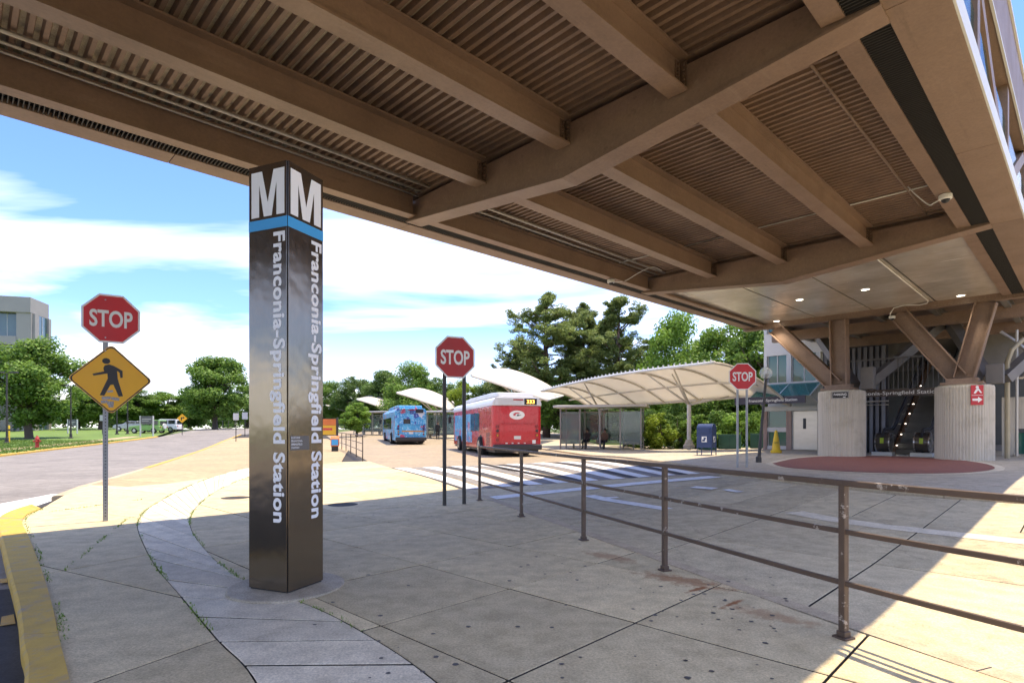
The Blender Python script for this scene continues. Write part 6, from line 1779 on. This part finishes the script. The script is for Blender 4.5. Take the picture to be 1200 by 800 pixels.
M['leaf_b'] = leafmat('fresh_green_leaf', (0.10,0.19,0.025), (0.25,0.40,0.06), 0.45)
M['leaf_c'] = leafmat('deep_green_leaf', (0.065,0.125,0.027), (0.155,0.25,0.055), 0.38)
M['leaf_y'] = leafmat('yellow_green_leaf', (0.16,0.25,0.02), (0.34,0.44,0.05), 0.5)
M['needle'] = leafmat('pine_needle', (0.12,0.17,0.047), (0.26,0.32,0.10), 0.42)
TV = {'b1': broad_tree(1), 'b2': broad_tree(2, W=7.6), 'b3': broad_tree(3, W=6.2, shape=1.4), 'd1': broad_tree(4, W=8.5, base=0.10, ncl=95, nl=270, leaf=0.13), 'd2': broad_tree(5, W=8.0, base=0.08, ncl=95, nl=270, leaf=0.13),
      'bush1': broad_tree(6, H=3.0, W=3.6, base=0.02, ncl=46, nl=150, leaf=0.10), 'bush2': broad_tree(7, H=3.0, W=3.2, base=0.02, ncl=40, nl=150, leaf=0.10),
      'p1': pine_tree(8), 'p2': pine_tree(9, W=6.5, base=0.35, lean=0.4), 'p3': pine_tree(10, W=7.2, base=0.3, lean=-0.3)}
DIM = {'b1':(10,7),'b2':(10,7.6),'b3':(10,6.2),'d1':(10,8.5),'d2':(10,8.0),'bush1':(3,3.6),'bush2':(3,3.2),'p1':(16,8),'p2':(16,6.5),'p3':(16,7.2)}
_meshv = {}
def tree(kind, px, top_py, wpx, d, leafm, label, cat='tree', group=None, rz=None, zoff=0.0):
    x = (px-CX)/FPX*d; zg = hz(x, d)+zoff-0.02
    Ht = EYE + (HY-top_py)/FPX*d - zg; Wt = wpx*d/FPX
    H0, W0 = DIM[kind]
    t = thing('pine_tree' if kind[0] == 'p' else ('bush' if kind.startswith('bush') else 'broadleaf_tree'), label, cat, (x, d, zg), random.uniform(0,6.28) if rz is None else rz, group)
    t.scale = (Wt/W0, Wt/W0, Ht/H0)
    key = (kind, leafm)
    if key not in _meshv:
        cm = TV[kind][1].copy(); cm.materials.append(M[leafm]); tm = TV[kind][0]
        if not tm.materials: tm.materials.append(M['pinebark' if kind[0] == 'p' else 'bark'])
        _meshv[key] = (tm, cm)
    tm, cm = _meshv[key]
    link('trunk', tm, [], t, smooth=True); link('crown', cm, [], t)
    return t
G1 = 'trees behind the bus station'
tree('p1', 640, 349, 118, 62, 'needle', 'tallest dark pine behind the bus canopies, left of centre', group=G1, rz=0.4)
tree('p2', 684, 357, 70, 64, 'needle', 'narrow dark pine between the two widest pines', group=G1, rz=1.2)
tree('p3', 724, 352, 88, 61, 'needle', 'dark pine with bare trunk nearest the footbridge edge', group=G1, rz=2.0)
tree('p3', 602, 402, 62, 66, 'needle', 'short pine left of the tall pines', group=G1, rz=4.0)
tree('d1', 798, 366, 105, 52, 'leaf_b', 'bright green broadleaf tree just below the footbridge edge', group=G1)
tree('d2', 852, 372, 120, 47, 'leaf_b', 'large bright broadleaf tree behind the right stop sign', group=G1)
tree('d1', 760, 412, 90, 60, 'leaf_a', 'mid green tree between the pines and the bright trees', group=G1)
tree('d2', 905, 360, 120, 44, 'leaf_a', 'broadleaf tree behind the lobby building corner', group=G1)
tree('d1', 828, 425, 110, 43, 'leaf_a', 'lower leafy tree behind the long canopy', group=G1)
for i, (px, ty, w_, d, lm, lb) in enumerate(((590,440,90,72,'leaf_c','dark undergrowth tree left under the pines'),(640,432,90,70,'leaf_a','undergrowth tree directly under the tallest pine'),(690,430,90,69,'leaf_c','dark undergrowth tree under the narrow pine'),(735,428,80,68,'leaf_a','undergrowth tree right under the pines'),(660,448,80,60,'leaf_a','low tree behind the red bus shelter'),(715,446,80,58,'leaf_c','low dark tree behind the shelter end'))):
    tree(['d1','d2'][i % 2], px, ty, w_, d, lm, lb, group=G1)
tree('d1', 478, 426, 84, 92, 'leaf_a', 'round green tree left of the middle stop sign', group=G1)
tree('b1', 450, 434, 60, 98, 'leaf_c', 'dark tree left of the round tree behind the wrapped bus', group=G1)
tree('d2', 510, 440, 70, 95, 'leaf_c', 'dark tree right behind the middle stop sign', group=G1)
tree('d2', 416, 438, 60, 112, 'leaf_c', 'distant tree above the farther wave canopies', group=G1)
tree('d1', 390, 447, 56, 118, 'leaf_a', 'distant tree close beside the pylon', group=G1)
tree('b2', 545, 446, 44, 74, 'leaf_y', 'yellow green young tree seen between the stop sign posts', group=G1)
tree('b3', 418, 470, 36, 66, 'leaf_b', 'small bright tree in front of the farther canopies', group=G1)
for i, (px, ty, w_, d, lm) in enumerate(((752,476,52,40,'leaf_a'),(772,484,44,38,'leaf_y'),(795,480,52,39,'leaf_a'),(818,486,46,38,'leaf_b'),(842,478,54,39,'leaf_a'),(866,482,50,38,'leaf_b'),(888,478,44,37,'leaf_b'),(735,482,40,42,'leaf_c'))):
    tree(['bush1','bush2'][i % 2], px, ty, w_, d, lm, ['bush right of the glass shelter end','yellow green bush left of the canopy pole','bush left behind the mailbox','bright bush directly behind the mailbox','tall bush right behind the mailbox','bright bush behind the right stop sign posts','bush beside the globe lamp','dark bush behind the glass shelter'][i], 'bush', 'bushes behind the bus island')
G2 = 'trees along the left road'
tree('b2', 34, 396, 118, 62, 'leaf_a', 'large spreading tree in front of the concrete building', group=G2)
tree('b1', 252, 417, 80, 100, 'leaf_a', 'big round tree at the bend of the left road', group=G2)
tree('b1', 118, 440, 70, 95, 'leaf_b', 'tree half hidden behind the yellow diamond sign', group=G2)
tree('b3', 160, 455, 58, 112, 'leaf_a', 'tree behind the grey sign board', group=G2)
tree('b2', 196, 459, 60, 116, 'leaf_b', 'light green tree left of the big round tree', group=G2)
tree('b1', 92, 462, 50, 100, 'leaf_b', 'small light tree behind the lamp posts', group=G2)
tree('d2', 222, 462, 50, 118, 'leaf_c', 'dark small tree left behind the big round tree', group=G2)
tree('d1', 290, 450, 60, 118, 'leaf_a', 'tree left of the pylon behind the road bend', group=G2)
# far woodland that closes the horizon
C = []; Nn = []
for i in range(330):
    x = random.uniform(-260,230); y = 165 + random.uniform(0,35)
    top = random.uniform(5.5,9.5); r_ = random.uniform(3.0,5.5)
    k = 130
    q = rng.normal(size=(k,3)); q /= np.linalg.norm(q,axis=1,keepdims=True); q *= rng.random((k,1))**0.35; q *= np.array([r_,r_,top*0.5]); C.append(q+np.array([x,y,1.5+top*0.5])); nn = q.copy(); nn[:,2] += 0.6; nn += rng.normal(size=(k,3)); Nn.append(nn)
C = np.concatenate(C); Nn = np.concatenate(Nn)
fw = link('far_woodland', quads_mesh('far_woodland', C, Nn, 0.75*rng.uniform(0.6,1.3,len(C))), M['leaf_c']); fw['kind'] = 'stuff'; fw['label'] = 'distant belt of green woodland along the horizon'; fw['category'] = 'woodland'
# grass blades on the near lawn edges
def blades(name, poly, n, h, m, label):
    poly = ccw(poly); xs_ = [p[0] for p in poly]; ys_ = [p[1] for p in poly]; C = []
    def inside(x, y):
        c = False; j = len(poly)-1
        for i in range(len(poly)):
            if (poly[i][1] > y) != (poly[j][1] > y) and x < (poly[j][0]-poly[i][0])*(y-poly[i][1])/(poly[j][1]-poly[i][1])+poly[i][0]: c = not c
            j = i
        return c
    tries = 0
    while len(C) < n and tries < n*12:
        tries += 1
        x = random.uniform(min(xs_), max(xs_)); y = random.uniform(min(ys_), max(ys_))
        if inside(x, y): C.append((x, y, hz(x, y)+0.02))
    C = np.array(C); Nn = rng.normal(size=(len(C),3)); Nn[:,2] *= 0.3
    o = link(name, quads_mesh(name, C, Nn, h*rng.uniform(0.5,1.2,len(C)), asp=0.35), m); o['kind'] = 'stuff'; o['label'] = label; o['category'] = 'grass'
blades('grass', [tuple(p) for p in fl_b[:14]] + [(-60,60),(-50,25)], 26000, 0.09, leafmat('grass_blade', (0.075,0.15,0.02), (0.19,0.27,0.055), 0.3), 'mown grass of the lawn across the left road')

# ================================================================== LEFT BACKGROUND
# concrete office building
M['bconc'] = mat('office_concrete', (0.30,0.285,0.26), 0.85, var=0.08, vs_=0.4, dirt=(0.30,0.28,0.25), dirt_s=0.25, dirt_a=0.5)
M['bglass'] = mat('office_window_glass', (0.06,0.11,0.115), 0.07, spec=0.8, var=0.25, vs_=0.3)
bd_d = 88.0
cn = P(38,0,bd_d); zg = hz(cn.x, cn.y)
t = thing('office_building', 'grey concrete office building with recessed windows behind the left tree', 'building', (cn.x, cn.y, zg), R(16))
# local x to the left is negative; front face y=0; side face x=0 running back
Ht = EYE + (HY-349)/FPX*bd_d - zg
def ob(name, x0, x1, y0, y1, z0, z1, m, parent=None, bevel=0): return MB().box(x0,x1,y0,y1,z0,z1).build(name, m, parent or t, bevel=bevel)
ob('wall', -40, -0.0, 0.6, 5.0, 0, Ht-0.5, M['bconc'])
ob('parapet', -40.0, 0.02, -0.6, 5.02, Ht-2.4, Ht, M['bconc'], bevel=0.05)
ob('corner_pier', -1.9, 0.01, -0.4, 0.596, 0, Ht-2.41, M['bconc'])
ob('side_pier', 0.001, 0.35, 0.0, 1.2, 0, Ht-2.41, M['bconc']); ob('side_pier', 0.001, 0.35, 4.2, 5.0, 0, Ht-2.41, M['bconc'])
fl_h = 3.6
for k in range(5):
    z1 = Ht-2.45-k*fl_h; z0 = z1-fl_h
    if k: ob('spandrel', -40, -1.91, -0.5, 0.59, z1-1.3, z1-0.01, M['bconc'], bevel=0.03); ob('spandrel', 0.001, 0.30, 1.21, 4.19, z1-1.2, z1-0.01, M['bconc'])
    for i in range(6):
        x1 = -2.0-i*3.0
        wv = ob('window', x1-2.9, x1, 0.50, 0.598, max(0.1,z0+0.05), z1-(1.31 if k else 0.02), M['bglass'])
        ob('frame', x1-1.48, x1-1.42, 0.46, 0.499, max(0.1,z0+0.05), z1-(1.31 if k else 0.02), M['frame'], wv)
    wv = ob('window', 0.002, 0.06, 1.25, 4.15, max(0.1,z0+0.05), z1-(1.21 if k else 0.02), M['bglass'])
    ob('frame', 0.061, 0.12, 2.68, 2.76, max(0.1,z0+0.05), z1-(1.21 if k else 0.02), M['frame'], wv)
for i in range(4): ob('portico_column', -4.0-i*5, -3.0-i*5, -3.2, -2.3, 0, 5.2, M['bconc'])
ob('portico_roof', -40, 0.9, -3.6, -0.62, 5.2, 6.3, M['bconc'])
# hydrant
c_ = g(43.5,524.5); zg = hz(c_.x,c_.y)
t = thing('fire_hydrant', 'red fire hydrant on the grass across the left road', 'hydrant', (c_.x,c_.y,zg), 0.4)
M['hyd'] = mat('hydrant_red', (0.36,0.03,0.025), 0.45, var=0.1)
mb = MB(); mb.lathe([(0.17,0),(0.17,0.06),(0.12,0.08),(0.115,0.60),(0.15,0.62),(0.15,0.67),(0.125,0.70),(0.10,0.80),(0.05,0.86),(0.04,0.92)], 18); mb.build('barrel', M['hyd'], t, smooth='auto')
for a in (0, math.pi): mb = MB(); mb.tube([(0,0,0.5),(0.2*math.cos(a),0.2*math.sin(a),0.5),(0.24*math.cos(a),0.24*math.sin(a),0.5)], [0.06,0.06,0.05], 10); mb.build('nozzle', M['hyd'], t)
mb = MB(); mb.tube([(0,0,0.48),(0,-0.2,0.48),(0,-0.24,0.48)], [0.08,0.08,0.06], 12); mb.build('nozzle', M['hyd'], t)
# lamp posts
def lamp_post(px, base_py, top_py, label):
    c_ = g(px, base_py); zg = hz(c_.x,c_.y); h = EYE+(HY-top_py)/FPX*c_.y - zg
    t = thing('lamp_post', label, 'lamp post', (c_.x,c_.y,zg), 0, 'lamp posts on the lawn')
    mb = MB(); mb.tube([(0,0,0.5),(0,0,h)], [0.085,0.06], 10); mb.build('pole', M['blackpost'], t, smooth='auto')
    mb = MB(); mb.lathe([(0.24,0),(0.24,0.08),(0.14,0.12),(0.13,0.5),(0.09,0.52)], 14); mb.build('base', M['blackpost'], t)
    for s_ in (-1,1): mb = MB(); mb.bar((0,0,h-0.05),(s_*0.35,0,h),0.05,0.05); mb.box(min(s_*0.3,s_*0.95),max(s_*0.3,s_*0.95),-0.16,0.16,h-0.02,h+0.12); mb.build('lamp_head', M['blackpost'], t, bevel=0.02)
lamp_post(8, 519, 437, 'dark lamp post at the left picture edge before the building')
lamp_post(83, 513.5, 452, 'dark lamp post left of the yellow diamond sign')
lamp_post(149.5, 508.3, 462, 'dark lamp post right of the yellow diamond sign')
lamp_post(137, 508.8, 470, 'dark lamp post just behind the perforated sign post')
# yellow bollard
c_ = g(10.5,518.2); t = thing('bollard', 'short yellow post beside the leftmost lamp post', 'post', (c_.x,c_.y,hz(c_.x,c_.y)))
mb = MB(); mb.lathe([(0.08,0),(0.08,1.5),(0.05,1.58)], 12); mb.build('post', M['cone_yellow'], t, smooth='auto'); mb = MB(); mb.lathe([(0.084,1.1),(0.084,1.25)], 12); mb.build('band', M['black'], t)
# sign boards on two legs
def board(px, base_py, wpx, top_py, bot_py, m, label, rz=0.0):
    c_ = g(px, base_py); zg = hz(c_.x,c_.y); d = c_.y; z1 = EYE+(HY-top_py)/FPX*d-zg; z0 = EYE+(HY-bot_py)/FPX*d-zg; w_ = wpx*d/FPX
    t = thing('sign_board', label, 'sign', (c_.x,c_.y,zg), rz)
    for s_ in (-1,1): mb = MB(); mb.box(s_*w_/2-0.06,s_*w_/2+0.06,-0.06,0.06,0,z1); mb.build('leg', M['frame'], t)
    mb = MB(); mb.box(-w_/2+0.065,w_/2-0.065,-0.05,0.05,z0,z1-0.03); p_ = mb.build('panel', m, t)
    mb = MB(); mb.box(-w_/2+0.2,w_/2-0.2,-0.056,-0.051,z0+(z1-z0)*0.55,z0+(z1-z0)*0.62); mb.box(-w_/2+0.2,w_/2-0.5,-0.056,-0.051,z0+(z1-z0)*0.35,z0+(z1-z0)*0.40); mb.build('text_line', M['frame'], p_)
M['gsign'] = mat('grey_sign_panel', (0.12,0.12,0.12), 0.5)
board(172, 510.8, 15, 487, 496.5, M['gsign'], 'grey board on two pale legs beside the road in front of the cars')
board(85, 508.0, 11, 491, 499, M['gsign'], 'small dark board between lamp posts and trees')
# curve warning sign and small sign posts
def small_sign(px, base_py, cpy, half, m, label, diamond=False, postm='blackpost'):
    c_ = g(px, base_py); zg = hz(c_.x,c_.y); d = c_.y; zc = EYE+(HY-cpy)/FPX*d-zg; h = half*d/FPX
    t = thing('sign_post', label, 'road sign', (c_.x,c_.y,zg), face_cam(c_.x,c_.y))
    mb = MB(); mb.tube([(0,0.05,0),(0,0.05,zc+h*0.7)], 0.04, 8); mb.build('post', M[postm], t)
    pts = [(-h,zc),(0,zc-h),(h,zc),(0,zc+h)] if diamond else [(-h*0.75,zc-h),(h*0.75,zc-h),(h*0.75,zc+h),(-h*0.75,zc+h)]
    mb = MB(); flat(mb, pts, 0, 0.01); p_ = mb.build('panel', m, t)
    if diamond:
        mb = MB(); flat(mb, [(x*h, zc+z*h) for x, z in ((-0.25,-0.4),(-0.05,-0.4),(-0.05,0.05),(0.2,0.05),(0.2,-0.1),(0.45,0.15),(0.2,0.4),(0.2,0.25),(-0.25,0.25))], -0.006, 0.004); mb.build('arrow', M['sign_black'], p_)
        fr_ = [(-0.97,0),(0,-0.97),(0.97,0),(0,0.97)]
small_sign(213.5, 509.6, 490, 5.4, M['warn_yellow'], 'yellow diamond bend warning sign at the far road bend', True)
small_sign(276.5, 517.0, 488, 4.0, M['frame'], 'pale rectangular sign on a thin post left of the pylon')
small_sign(120, 508.5, 489.5, 3.4, M['frame'], 'small pale sign behind the perforated post')
small_sign(287, 511.0, 487, 4.0, M['frame'], 'grey sign partly hidden by the pylon edge')
# parked cars
def car(label, px, py, lenm, rz, paint, kind='suv', spare=False):
    c_ = g(px, py); zg = hz(c_.x,c_.y)+0.004
    t = thing('car', label, 'car', (c_.x,c_.y,zg), rz, 'cars parked beyond the lawn'); L_ = lenm; k = L_/4.5
    low = [(0,0.35),(0.0,0.85),(0.12,1.02),(3.05,1.05),(4.3,0.92),(4.48,0.7),(4.5,0.35)]
    mb = MB(); mb.ext([(x*k,-0.9,z) for x, z in low], (0,1.8,0)); mb.build('body', paint, t, bevel=0.07)
    cab = [(0.08,1.03),(0.18,1.78),(2.3,1.80),(3.05,1.05)] if kind == 'suv' else [(0.3,1.0),(0.9,1.48),(2.3,1.50),(3.2,1.02)]
    mb = MB(); mb.ext([(x*k,-0.80,z) for x, z in cab], (0,1.6,0)); cb = mb.build('cabin', paint, t, bevel=0.06)
    for s_ in (-1,1):
        for (x0,x1) in ((0.3,1.15),(1.25,1.95),(2.0,2.55)):
            y0, y1 = sorted((s_*0.801, s_*0.808)); mb = MB(); mb.box(x0*k,x1*k,y0,y1,1.12,1.66 if kind == 'suv' else 1.42); mb.build('window', M['bus_glass'], cb)
        for xa in (0.85,3.6):
            w_ = thing_part('wheel', t, (xa*k, s_*0.82, 0.36)); mb = MB(); mb.tube([(0,-0.11,0),(0,0.11,0)], 0.36, 18); mb.build('tyre', M['rubber'], w_); mb = MB(); mb.tube([(0,-0.12,0),(0,0.12,0)], 0.21, 14); mb.build('rim', M['steel'], w_)
        mb = MB(); mb.box(-0.02,0.0-0.001,s_*0.7-0.1,s_*0.7+0.1,0.72,0.92); mb.build('tail_light', M['tail'], t)
        mb = MB(); mb.box(4.46*k,4.52*k,s_*0.65-0.12,s_*0.65+0.12,0.66,0.80); mb.build('headlight', M['trim'], t)
    mb = MB(); mb.box(0.055*k,0.075*k,-0.65,0.65,1.15,1.62); mb.build('rear_window', M['bus_glass'], cb)
    if spare: mb = MB(); mb.tube([(-0.18,0,0.95),(-0.01,0,0.95)], 0.36, 18); mb.build('spare_wheel', M['trim'], t)
    return t
M['car_green'] = mat('lime_green_paint', (0.22,0.40,0.10), 0.35, coat=0.4); M['car_white'] = mat('white_car_paint', (0.7,0.7,0.7), 0.3, coat=0.4); M['car_grey'] = mat('silver_car_paint', (0.35,0.36,0.37), 0.3, metal=0.5)
car('lime green off-road car with spare wheel behind the sign board', 192, 507.4, 4.3, R(178), M['car_green'], spare=True)
car('white car right of the lime green off-road car', 211, 505.8, 4.8, R(185), M['car_white'])
car('silver car far left of the lime green car', 172, 504.9, 4.5, R(180), M['car_grey'], 'sedan')
# post-and-rail fence along the far car park
def fence(label, x0, x1, y, n):
    t = thing('fence', label, 'fence', (x0, y, hz(x0,y)))
    for i in range(n):
        x = (x1-x0)*i/(n-1); mb = MB(); zz = hz(x0+x,y)-hz(x0,y); mb.box(x-0.05,x+0.05,-0.05,0.05,zz,zz+1.5); mb.build('post', M['greysteel'], t)
    for h in (0.35,1.4): mb = MB(); mb.bar((0,0,h),(x1-x0,0,h+hz(x1,y)-hz(x0,y)),0.05,0.06); mb.build('rail', M['greysteel'], t)
fence('thin dark fence along the car park beyond the trees', -62, -34, 119.5, 24)
